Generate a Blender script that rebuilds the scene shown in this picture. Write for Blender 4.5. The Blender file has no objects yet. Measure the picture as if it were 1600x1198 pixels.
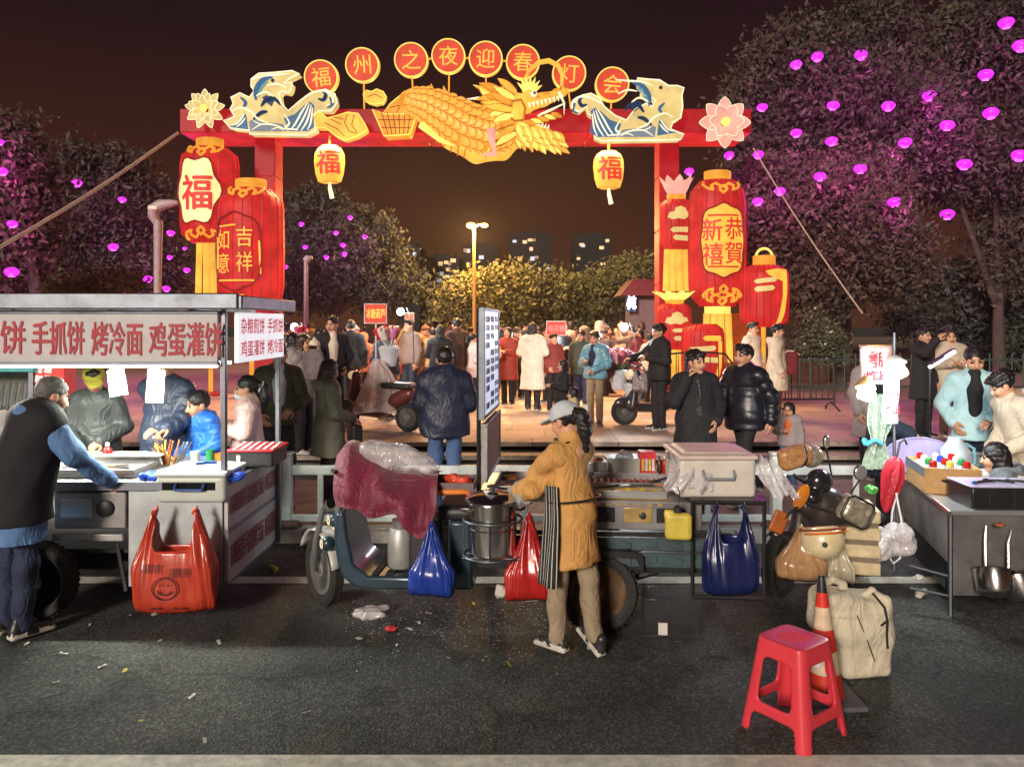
import bpy, bmesh, math, random
import numpy as np
from mathutils import Vector, Matrix

random.seed(7)
rng = np.random.default_rng(7)
SC = bpy.context.scene
COL = SC.collection
PI = math.pi
R = math.radians

# ------------------------------------------------------------------ camera, sky, sun, exposure
CAM_H, F, HY = 2.1, 1200.0, 505.0
cam_d = bpy.data.cameras.new('camera')
cam_d.sensor_width = 36.0
cam_d.lens = 27.0
cam_d.shift_y = -94.0 / 1600.0
cam_d.clip_end = 2000.0
cam = bpy.data.objects.new('camera', cam_d)
COL.objects.link(cam)
cam.location = (0, 0, CAM_H)
cam.rotation_euler = (R(90), 0, 0)
SC.camera = cam

world = bpy.data.worlds.new('World')
SC.world = world
world.use_nodes = True
wn, wl = world.node_tree.nodes, world.node_tree.links
bg = wn['Background']
tc = wn.new('ShaderNodeTexCoord'); sep = wn.new('ShaderNodeSeparateXYZ'); ramp = wn.new('ShaderNodeValToRGB')
wl.new(tc.outputs['Generated'], sep.inputs[0]); wl.new(sep.outputs['Z'], ramp.inputs[0]); wl.new(ramp.outputs[0], bg.inputs['Color'])
ramp.color_ramp.elements[0].position = 0.0; ramp.color_ramp.elements[0].color = (0.068, 0.021, 0.007, 1)
ramp.color_ramp.elements[1].position = 0.55; ramp.color_ramp.elements[1].color = (0.0085, 0.0034, 0.0055, 1)
e = ramp.color_ramp.elements.new(0.20); e.color = (0.034, 0.0095, 0.0054, 1)
e = ramp.color_ramp.elements.new(0.34); e.color = (0.0135, 0.0044, 0.0058, 1)
bg.inputs['Strength'].default_value = 1.0

sun_d = bpy.data.lights.new('sun', 'SUN')
sun_d.energy = 3.0; sun_d.angle = R(12); sun_d.color = (1.0, 0.87, 0.74)
sun = bpy.data.objects.new('sun', sun_d); COL.objects.link(sun)
sun.rotation_euler = Vector((0.38, 0.88, -0.29)).to_track_quat('-Z', 'Y').to_euler()

SC.view_settings.view_transform = 'Standard'
SC.view_settings.look = 'None'
SC.view_settings.gamma = 1.0
SC.view_settings.exposure = 0.22
SC.view_settings.use_curve_mapping = False
SC.cycles.use_denoising = True
SC.cycles.max_bounces = 6
SC.cycles.diffuse_bounces = 3
SC.cycles.glossy_bounces = 3
SC.cycles.transparent_max_bounces = 12
SC.cycles.sample_clamp_indirect = 4.0
SC.cycles.use_light_tree = True

# ------------------------------------------------------------------ helpers
def P(px, py, Y):
    return Vector(((px - 800.0) * Y / F, Y, CAM_H - (py - HY) * Y / F))

def S(r, g, b):
    def c(v):
        v /= 255.0
        return v / 12.92 if v <= 0.04045 else ((v + 0.055) / 1.055) ** 2.4
    return (c(r), c(g), c(b))

_mats = {}
def M(name, col=(0.5, 0.5, 0.5), rough=0.6, metal=0.0, var=0.2, vscale=9.0, bump=0.0, bscale=60.0, emit=0.0, ecol=None,
      alpha=1.0, trans=0.0, objcol=False, folds=0.0, crease=0.0, stretch=None, wave=None, sheen=0.0, coat=0.0, dirt=0.0, spec=None, evar=0.0):
    """procedural material: base colour broken up by two noises, optional bump, emission, transparency"""
    if name in _mats: return _mats[name]
    m = bpy.data.materials.new(name); m.use_nodes = True
    n, l = m.node_tree.nodes, m.node_tree.links
    b = n['Principled BSDF']
    b.inputs['Roughness'].default_value = rough
    b.inputs['Metallic'].default_value = metal
    if spec is not None: b.inputs['Specular IOR Level'].default_value = spec
    if coat: b.inputs['Coat Weight'].default_value = coat; b.inputs['Coat Roughness'].default_value = 0.15
    if sheen: b.inputs['Sheen Weight'].default_value = sheen
    if trans: b.inputs['Transmission Weight'].default_value = trans
    t = n.new('ShaderNodeTexCoord'); src = t.outputs['Object']
    if stretch:
        mp = n.new('ShaderNodeMapping'); mp.inputs['Scale'].default_value = stretch
        l.new(src, mp.inputs[0]); src = mp.outputs[0]
    nz = n.new('ShaderNodeTexNoise'); nz.inputs['Scale'].default_value = vscale; nz.inputs['Detail'].default_value = 5; nz.inputs['Roughness'].default_value = 0.65
    l.new(src, nz.inputs['Vector'])
    mr = n.new('ShaderNodeMapRange'); mr.inputs['From Min'].default_value = 0.3; mr.inputs['From Max'].default_value = 0.7
    mr.inputs['To Min'].default_value = 1 - var; mr.inputs['To Max'].default_value = 1 + var
    l.new(nz.outputs['Fac'], mr.inputs['Value'])
    mx = n.new('ShaderNodeMix'); mx.data_type = 'RGBA'; mx.blend_type = 'MULTIPLY'; mx.inputs['Factor'].default_value = 1.0
    if objcol:
        oi = n.new('ShaderNodeObjectInfo'); l.new(oi.outputs['Color'], mx.inputs['A'])
    else:
        mx.inputs['A'].default_value = (*col, 1)
    cmb = n.new('ShaderNodeCombineColor')
    for i in range(3): l.new(mr.outputs[0], cmb.inputs[i])
    l.new(cmb.outputs[0], mx.inputs['B'])
    cur = mx.outputs['Result']
    if wave:   # (colour, scale, threshold, axis) woven / printed stripes
        wv = n.new('ShaderNodeTexWave'); wv.bands_direction = wave[3]; wv.inputs['Scale'].default_value = wave[1]
        wv.inputs['Distortion'].default_value = wave[4] if len(wave) > 4 else 0.0
        l.new(t.outputs['Object'], wv.inputs['Vector'])
        gt = n.new('ShaderNodeMath'); gt.operation = 'GREATER_THAN'; gt.inputs[1].default_value = wave[2]
        l.new(wv.outputs['Fac'], gt.inputs[0])
        m2 = n.new('ShaderNodeMix'); m2.data_type = 'RGBA'; m2.inputs['B'].default_value = (*wave[0], 1)
        l.new(gt.outputs[0], m2.inputs['Factor']); l.new(cur, m2.inputs['A']); cur = m2.outputs['Result']
    if dirt:
        n3 = n.new('ShaderNodeTexNoise'); n3.inputs['Scale'].default_value = 3.1; n3.inputs['Detail'].default_value = 8; n3.inputs['Roughness'].default_value = 0.75
        l.new(t.outputs['Object'], n3.inputs['Vector'])
        rp = n.new('ShaderNodeMapRange'); rp.inputs['From Min'].default_value = 0.5; rp.inputs['From Max'].default_value = 0.72
        rp.inputs['To Max'].default_value = dirt; l.new(n3.outputs['Fac'], rp.inputs['Value'])
        m3 = n.new('ShaderNodeMix'); m3.data_type = 'RGBA'; m3.inputs['B'].default_value = (0.035, 0.026, 0.02, 1)
        l.new(rp.outputs[0], m3.inputs['Factor']); l.new(cur, m3.inputs['A']); cur = m3.outputs['Result']
        ra = n.new('ShaderNodeMath'); ra.operation = 'MULTIPLY_ADD'; ra.inputs[1].default_value = 0.3; ra.inputs[2].default_value = rough
        l.new(rp.outputs[0], ra.inputs[0]); l.new(ra.outputs[0], b.inputs['Roughness'])
    l.new(cur, b.inputs['Base Color'])
    if bump:
        nb = n.new('ShaderNodeTexNoise'); nb.inputs['Scale'].default_value = bscale; nb.inputs['Detail'].default_value = 4
        l.new(src, nb.inputs['Vector'])
        bp = n.new('ShaderNodeBump'); bp.inputs['Strength'].default_value = bump; bp.inputs['Distance'].default_value = 0.01
        l.new(nb.outputs['Fac'], bp.inputs['Height']); l.new(bp.outputs[0], b.inputs['Normal'])
    if folds or crease:
        if crease:
            vo = n.new('ShaderNodeTexVoronoi'); vo.feature = 'DISTANCE_TO_EDGE'; vo.inputs['Scale'].default_value = crease
            nd = n.new('ShaderNodeTexNoise'); nd.inputs['Scale'].default_value = crease * .6; nd.inputs['Detail'].default_value = 2
            mv = n.new('ShaderNodeMix'); mv.data_type = 'RGBA'; mv.blend_type = 'LINEAR_LIGHT'; mv.inputs['Factor'].default_value = .16
            l.new(t.outputs['Object'], nd.inputs['Vector']); l.new(t.outputs['Object'], mv.inputs['A']); l.new(nd.outputs['Color'], mv.inputs['B']); l.new(mv.outputs['Result'], vo.inputs['Vector'])
            hgt = n.new('ShaderNodeMapRange'); hgt.inputs['From Max'].default_value = .22; l.new(vo.outputs['Distance'], hgt.inputs['Value']); ho = hgt.outputs[0]; st_, di_ = .38, .022
        else:
            nf = n.new('ShaderNodeTexNoise'); nf.inputs['Scale'].default_value = folds; nf.inputs['Detail'].default_value = 2.5; nf.inputs['Distortion'].default_value = 1.6; nf.inputs['Roughness'].default_value = .4
            mf = n.new('ShaderNodeMapping'); mf.inputs['Scale'].default_value = (1.3, 1.3, .8); mf.inputs['Rotation'].default_value = (.5, .35, .2)
            l.new(t.outputs['Object'], mf.inputs[0]); l.new(mf.outputs[0], nf.inputs['Vector'])
            ab = n.new('ShaderNodeMath'); ab.operation = 'PINGPONG'; ab.inputs[1].default_value = .16; l.new(nf.outputs['Fac'], ab.inputs[0]); ho = ab.outputs[0]; st_, di_ = .42, .09
        b2 = n.new('ShaderNodeBump'); b2.inputs['Strength'].default_value = st_; b2.inputs['Distance'].default_value = di_
        l.new(ho, b2.inputs['Height'])
        if bump: l.new(bp.outputs[0], b2.inputs['Normal'])
        l.new(b2.outputs[0], b.inputs['Normal'])
    if emit:
        ec = ecol or col
        if evar:
            ne = n.new('ShaderNodeTexNoise'); ne.inputs['Scale'].default_value = 2.2; ne.inputs['Detail'].default_value = 2
            l.new(t.outputs['Object'], ne.inputs['Vector'])
            me_ = n.new('ShaderNodeMapRange'); me_.inputs['From Min'].default_value = 0.3; me_.inputs['From Max'].default_value = 0.7
            me_.inputs['To Min'].default_value = emit * (1 - evar); me_.inputs['To Max'].default_value = emit * (1 + evar)
            l.new(ne.outputs['Fac'], me_.inputs['Value']); l.new(me_.outputs[0], b.inputs['Emission Strength'])
        else:
            b.inputs['Emission Strength'].default_value = emit
        b.inputs['Emission Color'].default_value = (*ec, 1)
    if alpha < 1: b.inputs['Alpha'].default_value = alpha
    _mats[name] = m
    return m

def tag(o, label=None, cat=None, group=None, kind=None):
    if label: o['label'] = label
    if cat: o['category'] = cat
    if group: o['group'] = group
    if kind: o['kind'] = kind
    return o

def empty(name, loc=(0, 0, 0), rz=0.0, label=None, cat=None, group=None):
    o = bpy.data.objects.new(name, None); COL.objects.link(o)
    o.location = loc; o.rotation_euler = (0, 0, rz); o.empty_display_size = 0.1
    return tag(o, label, cat, group)

def link(name, me, parent=None, loc=None, rot=None):
    o = bpy.data.objects.new(name, me); COL.objects.link(o)
    if parent is not None: o.parent = parent
    if loc is not None: o.location = loc
    if rot is not None: o.rotation_euler = rot
    return o

def kids(o): return [c for c in bpy.data.objects if c.parent == o]

def dup(root, loc=None, rz=None, label=None, group=None, tree=None):
    r = root.copy(); COL.objects.link(r)
    if loc is not None: r.location = loc
    if rz is not None: r.rotation_euler = (0, 0, rz)
    if label: r['label'] = label
    if group: r['group'] = group
    for ch in root.children:
        c = ch.copy(); COL.objects.link(c); c.parent = r
        for g in ch.children:
            d = g.copy(); COL.objects.link(d); d.parent = c
    return r

def rotm(x=0, y=0, z=0):
    return Matrix.Rotation(z, 3, 'Z') @ Matrix.Rotation(y, 3, 'Y') @ Matrix.Rotation(x, 3, 'X')

class MB:
    """collects shapes, then links them as one mesh object"""
    def __init__(s): s.v, s.f, s.m = [], [], []
    def add(s, vs, fs, mi=0, T=None):
        o = len(s.v)
        for p in vs:
            p = Vector(p)
            s.v.append(T @ p if T is not None else p)
        for q in fs: s.f.append([o + i for i in q]); s.m.append(mi)
        return s
    def box(s, c, d, rot=None, mi=0, taper=1.0):
        hx, hy, hz = d[0] / 2, d[1] / 2, d[2] / 2
        vs = []
        for z in (-hz, hz):
            k = taper if z > 0 else 1.0
            for x, y in ((-hx, -hy), (hx, -hy), (hx, hy), (-hx, hy)):
                p = Vector((x * k, y * k, z))
                if rot is not None: p = rot @ p
                vs.append(p + Vector(c))
        return s.add(vs, [(0, 3, 2, 1), (4, 5, 6, 7), (0, 1, 5, 4), (1, 2, 6, 5), (2, 3, 7, 6), (3, 0, 4, 7)], mi)
    def tube(s, pts, r, n=8, mi=0, caps=True, closed=False):
        pts = [Vector(p) for p in pts]; k = len(pts)
        rs = list(r) if isinstance(r, (list, tuple)) else [r] * k
        o = len(s.v); prev = None
        for i, p in enumerate(pts):
            if closed: t = pts[(i + 1) % k] - pts[i - 1]
            else: t = pts[min(i + 1, k - 1)] - pts[max(i - 1, 0)]
            if t.length < 1e-9: t = Vector((0, 0, 1))
            t.normalize()
            if prev is None:
                a = Vector((0, 0, 1)) if abs(t.z) < 0.9 else Vector((1, 0, 0))
                u = t.cross(a).normalized()
            else:
                u = prev - t * prev.dot(t)
                u = u.normalized() if u.length > 1e-6 else t.orthogonal().normalized()
            prev = u; w = t.cross(u)
            for j in range(n):
                a = 2 * PI * j / n
                s.v.append(p + (u * math.cos(a) + w * math.sin(a)) * rs[i])
        for i in range(k if closed else k - 1):
            for j in range(n):
                a, b = o + i * n + j, o + i * n + (j + 1) % n
                c, d = o + ((i + 1) % k) * n + (j + 1) % n, o + ((i + 1) % k) * n + j
                s.f.append([a, b, c, d]); s.m.append(mi)
        if caps and not closed:
            s.f.append([o + j for j in range(n)][::-1]); s.m.append(mi)
            s.f.append([o + (k - 1) * n + j for j in range(n)]); s.m.append(mi)
        return s
    def cyl(s, a, b, r, n=16, mi=0): return s.tube([a, b], r, n, mi)
    def lathe(s, prof, n=24, c=(0, 0, 0), mi=0, sy=1.0, rib=0.0, ribs=0, T=None):
        o = len(s.v); k = len(prof); c = Vector(c)
        for (r, z) in prof:
            for j in range(n):
                a = 2 * PI * j / n
                q = r * (1 + (rib * (abs(math.cos(a * ribs / 2)) - 0.6) if ribs else 0))
                p = Vector((q * math.cos(a), q * math.sin(a) * sy, z))
                s.v.append((T @ p if T is not None else p) + c)
        for i in range(k - 1):
            for j in range(n):
                s.f.append([o + i * n + j, o + i * n + (j + 1) % n, o + (i + 1) * n + (j + 1) % n, o + (i + 1) * n + j]); s.m.append(mi)
        if prof[0][0] > 1e-4: s.f.append([o + j for j in range(n)][::-1]); s.m.append(mi)
        if prof[-1][0] > 1e-4: s.f.append([o + (k - 1) * n + j for j in range(n)]); s.m.append(mi)
        return s
    def ball(s, c, r, n=10, mi=0):
        r = (r, r, r) if not isinstance(r, (tuple, list)) else r
        o = len(s.v); c = Vector(c); h = max(4, n // 2)
        for i in range(h + 1):
            t = PI * i / h
            for j in range(n):
                a = 2 * PI * j / n
                s.v.append(c + Vector((r[0] * math.sin(t) * math.cos(a), r[1] * math.sin(t) * math.sin(a), -r[2] * math.cos(t))))
        for i in range(h):
            for j in range(n):
                s.f.append([o + i * n + j, o + i * n + (j + 1) % n, o + (i + 1) * n + (j + 1) % n, o + (i + 1) * n + j]); s.m.append(mi)
        return s
    def prism(s, poly, y0, y1, mi=0, T=None, mside=None):
        """polygon in x,z extruded along y"""
        n = len(poly)
        vs = [(x, y0, z) for x, z in poly] + [(x, y1, z) for x, z in poly]
        area = sum(poly[i][0] * poly[(i + 1) % n][1] - poly[(i + 1) % n][0] * poly[i][1] for i in range(n))
        fr, bk = list(range(n)), list(range(n, 2 * n))[::-1]
        if area < 0: fr, bk = fr[::-1], bk[::-1]
        s.add(vs, [fr, bk], mi, T)
        o = len(s.v) - 2 * n
        for i in range(n):
            j = (i + 1) % n
            q = [o + i, o + n + i, o + n + j, o + j]
            s.f.append(q if area > 0 else q[::-1]); s.m.append(mi if mside is None else mside)
        return s
    def grid(s, fn, nu, nv, mi=0, close_u=False):
        o = len(s.v)
        for i in range(nu + 1):
            for j in range(nv + 1): s.v.append(Vector(fn(i / nu, j / nv)))
        w = nv + 1
        for i in range(nu):
            for j in range(nv):
                s.f.append([o + i * w + j, o + (i + 1) * w + j, o + (i + 1) * w + j + 1, o + i * w + j + 1]); s.m.append(mi)
        return s
    def mesh(s, name, mats, smooth=None, weld=False):
        me = bpy.data.meshes.new(name)
        me.from_pydata([tuple(p) for p in s.v], [], s.f)
        for m in (mats if isinstance(mats, (list, tuple)) else [mats]): me.materials.append(m)
        if any(s.m): me.polygons.foreach_set('material_index', s.m)
        me.update()
        if smooth:
            me.shade_smooth(); me.set_sharp_from_angle(angle=R(smooth))
        return me
    def build(s, name, mats, parent=None, smooth=40, bevel=0.0, loc=None, rot=None):
        o = link(name, s.mesh(name, mats, smooth), parent, loc, rot)
        if bevel:
            b = o.modifiers.new('bevel', 'BEVEL'); b.width = bevel; b.segments = 2; b.limit_method = 'ANGLE'; b.angle_limit = R(40)
        return o

def np_mesh(name, V, Q, mats, mi=None, smooth=True):
    me = bpy.data.meshes.new(name)
    V = np.ascontiguousarray(V, np.float32); Q = np.ascontiguousarray(Q, np.int32)
    k = Q.shape[1]
    me.vertices.add(len(V)); me.vertices.foreach_set('co', V.ravel())
    me.loops.add(Q.size); me.loops.foreach_set('vertex_index', Q.ravel())
    me.polygons.add(len(Q)); me.polygons.foreach_set('loop_start', np.arange(0, Q.size, k, dtype=np.int32))
    for m in (mats if isinstance(mats, (list, tuple)) else [mats]): me.materials.append(m)
    if mi is not None: me.polygons.foreach_set('material_index', np.ascontiguousarray(mi, np.int32))
    me.update(calc_edges=True); me.validate()
    if smooth: me.shade_smooth()
    return me

# ------------------------------------------------------------------ signed-distance modelling (smooth organic shapes)
def surface_nets(Fg, org, h, T=None):
    s = Fg < 0
    c = np.zeros(tuple(n - 1 for n in Fg.shape), np.int8)
    offs = [(i, j, k) for i in (0, 1) for j in (0, 1) for k in (0, 1)]
    nx, ny, nz = c.shape
    for i, j, k in offs: c += s[i:i + nx, j:j + ny, k:k + nz]
    act = (c > 0) & (c < 8)
    idx = np.argwhere(act)
    if len(idx) == 0: return np.zeros((0, 3)), np.zeros((0, 4), int), None
    vid = np.full(c.shape, -1, np.int32); vid[act] = np.arange(len(idx))
    vals = np.stack([Fg[idx[:, 0] + i, idx[:, 1] + j, idx[:, 2] + k] for i, j, k in offs], 1)
    acc = np.zeros((len(idx), 3)); cnt = np.zeros(len(idx))
    O = np.array(offs, float)
    for a in range(8):
        for b in range(a + 1, 8):
            if np.abs(O[a] - O[b]).sum() != 1: continue
            va, vb = vals[:, a], vals[:, b]
            x = (va < 0) != (vb < 0)
            t = np.where(x, va / np.where(va == vb, 1, va - vb), 0)[:, None]
            acc += np.where(x[:, None], O[a] * (1 - t) + O[b] * t, 0); cnt += x
    V = org + h * (idx + acc / cnt[:, None])
    quads = []
    for ax in range(3):
        a1, a2 = (ax + 1) % 3, (ax + 2) % 3
        sl0 = [slice(None)] * 3; sl1 = [slice(None)] * 3
        sl0[ax] = slice(0, -1); sl1[ax] = slice(1, None)
        for sl in (sl0, sl1): sl[a1] = slice(1, -1); sl[a2] = slice(1, -1)
        A, B = s[tuple(sl0)], s[tuple(sl1)]
        e_ = np.argwhere(A != B)
        if len(e_) == 0: continue
        flip = A[e_[:, 0], e_[:, 1], e_[:, 2]]
        e_[:, a1] += 1; e_[:, a2] += 1
        def cell(d1, d2):
            q = e_.copy(); q[:, a1] -= d1; q[:, a2] -= d2
            return vid[q[:, 0], q[:, 1], q[:, 2]]
        q = np.stack([cell(1, 1), cell(0, 1), cell(0, 0), cell(1, 0)], 1)
        q[~flip] = q[~flip][:, ::-1]
        quads.append(q)
    Q = np.concatenate(quads)
    Q = Q[(Q >= 0).all(1)]
    tg = None
    if T is not None:
        ii = np.clip(np.rint((V - org) / h).astype(int), 0, np.array(T.shape) - 1)
        tg = T[ii[:, 0], ii[:, 1], ii[:, 2]][Q[:, 0]]
    return V, Q, tg

class SDF:
    def __init__(s): s.ops = []
    def cone(s, a, b, ra, rb=None, k=0.03, flat=None, tag=0, quilt=None, op=1):
        s.ops.append(('c', np.array(a, float), np.array(b, float), ra, ra if rb is None else rb, k, flat, tag, quilt, op)); return s
    def chain(s, pts, rs, **kw):
        for i in range(len(pts) - 1): s.cone(pts[i], pts[i + 1], rs[i], rs[i + 1], **kw)
        return s
    def ell(s, c, r, k=0.02, tag=0, rot=None, op=1):
        r = (r, r, r) if not isinstance(r, (tuple, list)) else r
        s.ops.append(('e', np.array(c, float), np.array(r, float), k, None if rot is None else np.array(rot), tag, op)); return s
    def box(s, c, hd, rad=0.01, k=0.01, tag=0, rot=None, op=1):
        s.ops.append(('b', np.array(c, float), np.array(hd, float), rad, k, None if rot is None else np.array(rot), tag, op)); return s
    def cut(s, nrm, off, k=0.004):
        s.ops.append(('p', np.array(nrm, float), off, k)); return s
    def bounds(s):
        lo, hi = np.full(3, 1e9), np.full(3, -1e9)
        for o in s.ops:
            if o[0] == 'c' and o[9] > 0:
                r = max(o[3], o[4]); lo = np.minimum(lo, np.minimum(o[1], o[2]) - r); hi = np.maximum(hi, np.maximum(o[1], o[2]) + r)
            elif o[0] in 'eb' and o[-1] > 0:
                r = np.max(o[2]) if o[4 if o[0] == 'e' else 5] is not None else o[2]
                r = r * (1.75 if (o[0] == 'b' and o[5] is not None) else 1)
                lo = np.minimum(lo, o[1] - r); hi = np.maximum(hi, o[1] + r)
        return lo, hi
    def mesh(s, h, noise=None, fn=None):
        lo, hi = s.bounds(); lo = lo - 3 * h - 0.02; hi = hi + 3 * h + 0.02
        n = np.ceil((hi - lo) / h).astype(int) + 1
        ax = [lo[i] + h * np.arange(n[i]) for i in range(3)]
        D = np.full(n, 1.0, np.float32); Tg = np.zeros(n, np.int8); best = np.full(n, 9.0, np.float32)
        for o in s.ops:
            if o[0] == 'p':
                X, Y, Z = ax[0][:, None, None], ax[1][None, :, None], ax[2][None, None, :]
                d = o[1][0] * X + o[1][1] * Y + o[1][2] * Z - o[2]
                D = np.maximum(D, d).astype(np.float32); continue
            if o[0] == 'c':
                r = max(o[3], o[4]); l_, h_ = np.minimum(o[1], o[2]) - r, np.maximum(o[1], o[2]) + r; k = o[5]; op = o[9]; tg = o[7]
            else:
                rot = o[4] if o[0] == 'e' else o[5]
                r = np.full(3, np.linalg.norm(o[2])) if rot is not None else o[2]
                l_, h_ = o[1] - r, o[1] + r; k = o[3] if o[0] == 'e' else o[4]; op = o[-1]; tg = o[-2]
            pad = k + 3 * h + 0.01
            i0 = np.clip(np.floor((l_ - pad - lo) / h).astype(int), 0, n - 1); i1 = np.clip(np.ceil((h_ + pad - lo) / h).astype(int) + 1, 1, n)
            if (i1 <= i0).any(): continue
            sl = tuple(slice(i0[i], i1[i]) for i in range(3))
            X = ax[0][sl[0]][:, None, None] - o[1][0]; Y = ax[1][sl[1]][None, :, None] - o[1][1]; Z = ax[2][sl[2]][None, None, :] - o[1][2]
            if o[0] == 'c':
                ba = o[2] - o[1]
                if o[6] is not None:
                    nv, rt = np.array(o[6][0], float), o[6][1]
                    g = (nv[0] * X + nv[1] * Y + nv[2] * Z) * (1 / rt - 1)
                    X, Y, Z = X + nv[0] * g, Y + nv[1] * g, Z + nv[2] * g
                L2 = max(ba @ ba, 1e-9)
                t = np.clip((X * ba[0] + Y * ba[1] + Z * ba[2]) / L2, 0, 1)
                d = np.sqrt((X - ba[0] * t) ** 2 + (Y - ba[1] * t) ** 2 + (Z - ba[2] * t) ** 2) - (o[3] + (o[4] - o[3]) * t)
                if o[6] is not None: d = d * (0.5 + 0.5 * o[6][1])
                if o[8]:
                    d = d - o[8][0] * (np.abs(np.sin(PI * (t * math.sqrt(L2) / o[8][1] + 0.25))) ** 0.6 - 0.5)
            else:
                if rot is not None:
                    X, Y, Z = (rot[0, 0] * X + rot[1, 0] * Y + rot[2, 0] * Z, rot[0, 1] * X + rot[1, 1] * Y + rot[2, 1] * Z, rot[0, 2] * X + rot[1, 2] * Y + rot[2, 2] * Z)
                if o[0] == 'e':
                    r = o[2]
                    k0 = np.sqrt((X / r[0]) ** 2 + (Y / r[1]) ** 2 + (Z / r[2]) ** 2)
                    k1 = np.sqrt((X / r[0] ** 2) ** 2 + (Y / r[1] ** 2) ** 2 + (Z / r[2] ** 2) ** 2) + 1e-6
                    d = k0 * (k0 - 1) / k1
                    d = np.where(k0 < 0.2, -r.min() * 0.8, d)
                else:
                    hd, rad = o[2], o[3]
                    qx, qy, qz = np.abs(X) - hd[0] + rad, np.abs(Y) - hd[1] + rad, np.abs(Z) - hd[2] + rad
                    d = np.sqrt(np.maximum(qx, 0) ** 2 + np.maximum(qy, 0) ** 2 + np.maximum(qz, 0) ** 2) + np.minimum(np.maximum(qx, np.maximum(qy, qz)), 0) - rad
            d = np.broadcast_to(d, D[sl].shape).astype(np.float32)
            a = D[sl]; k = max(k, 1e-4)
            if op > 0:
                hh = np.clip(0.5 + 0.5 * (a - d) / k, 0, 1)
                D[sl] = a * (1 - hh) + d * hh - k * hh * (1 - hh)
                bm_ = d < best[sl]
                Tg[sl] = np.where(bm_, tg, Tg[sl]); best[sl] = np.where(bm_, d, best[sl])
            else:
                d = -d
                hh = np.clip(0.5 - 0.5 * (a - d) / k, 0, 1)
                D[sl] = a * (1 - hh) + d * hh + k * hh * (1 - hh)
        if noise:
            X, Y, Z = ax[0][:, None, None], ax[1][None, :, None], ax[2][None, None, :]
            am, fr = noise[0], noise[1]; ph = noise[2] if len(noise) > 2 else 0.0
            w = np.sin(fr * (X + 0.6 * Z) + 2 * np.sin(fr * 0.6 * Y + ph) + ph) + np.sin(fr * 1.7 * (Z - 0.5 * X) + 1.5 * np.sin(fr * 0.8 * X + ph) + 2 * ph) + 0.7 * np.sin(fr * 2.3 * (Y + 0.7 * Z) + ph * 3)
            D = D + (am / 2.0) * w
        if fn: D = D + fn(ax[0][:, None, None], ax[1][None, :, None], ax[2][None, None, :])
        D[0] = D[-1] = 1; D[:, 0] = D[:, -1] = 1; D[:, :, 0] = D[:, :, -1] = 1
        return surface_nets(D, lo, h, Tg)
    def build(s, name, mats, parent=None, h=0.015, noise=None, fn=None):
        V, Q, tg = s.mesh(h, noise, fn)
        mats = mats if isinstance(mats, (list, tuple)) else [mats]
        return link(name, np_mesh(name, V, Q, mats, tg if len(mats) > 1 else None), parent)

# ------------------------------------------------------------------ lettering
TEXTS = {}
def prepare_texts(items):
    """items: set of (string, bold offset) -> flat triangle meshes, unit em, centred"""
    tmp = []
    for s_, b_ in items:
        cu = bpy.data.curves.new('t', 'FONT'); cu.body = s_; cu.size = 1.0; cu.offset = 0.0; cu.align_x = 'CENTER'; cu.align_y = 'CENTER'; cu.resolution_u = 2
        o = bpy.data.objects.new('t', cu); COL.objects.link(o); tmp.append((s_, b_, o))
    dg = bpy.context.evaluated_depsgraph_get(); dg.update()
    for s_, b_, o in tmp:
        me = bpy.data.meshes.new_from_object(o.evaluated_get(dg))
        V = np.array([v.co for v in me.vertices]); Fc = [list(p.vertices) for p in me.polygons]
        if len(V):
            V = V - np.array([(V[:, 0].min() + V[:, 0].max()) / 2, (V[:, 1].min() + V[:, 1].max()) / 2, 0])
        TEXTS[(s_, b_)] = (V, Fc)
        bpy.data.meshes.remove(me)
    for s_, b_, o in tmp:
        cu = o.data; bpy.data.objects.remove(o); bpy.data.curves.remove(cu)

def text_on(mb, s_, b_, fn, h, w=None, mi=0, split=None):
    """adds lettering of height h (and width w) through fn(u, v) -> point"""
    V, Fc = TEXTS[(s_, b_)]
    if not len(V): return
    hh = V[:, 1].max() - V[:, 1].min(); ww = V[:, 0].max() - V[:, 0].min()
    ky = h / hh; kx = (w / ww) if w else ky
    vs, fs = [(p[0] * kx, p[1] * ky) for p in V], Fc
    if split: vs, fs = refine(vs, fs, split)
    d = (b_ - .008) * 1.05 * ky if b_ >= .012 else 0
    for k, (du, dv) in enumerate(((0, 0), (d, 0), (-d, 0), (0, d * .8), (0, -d * .8)) if d else ((0, 0),)):
        mb.add([Vector(fn(u + du, v + dv)) + Vector((.0006, -.0006, 0)) * k for u, v in vs], fs, mi)

def refine(pts2, faces, maxlen):
    bm = bmesh.new()
    vv = [bm.verts.new((p[0], p[1], 0)) for p in pts2]
    for f in faces:
        try: bm.faces.new([vv[i] for i in f])
        except ValueError: pass
    bmesh.ops.triangulate(bm, faces=bm.faces[:])
    for _ in range(4):
        ed = [e_ for e_ in bm.edges if e_.calc_length() > maxlen]
        if not ed: break
        bmesh.ops.subdivide_edges(bm, edges=ed, cuts=1, use_grid_fill=False)
        bmesh.ops.triangulate(bm, faces=[f for f in bm.faces if len(f.verts) > 3])
    bm.verts.index_update()
    out = [(v.co.x, v.co.y) for v in bm.verts], [[v.index for v in f.verts] for f in bm.faces]
    bm.free()
    return out

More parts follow.
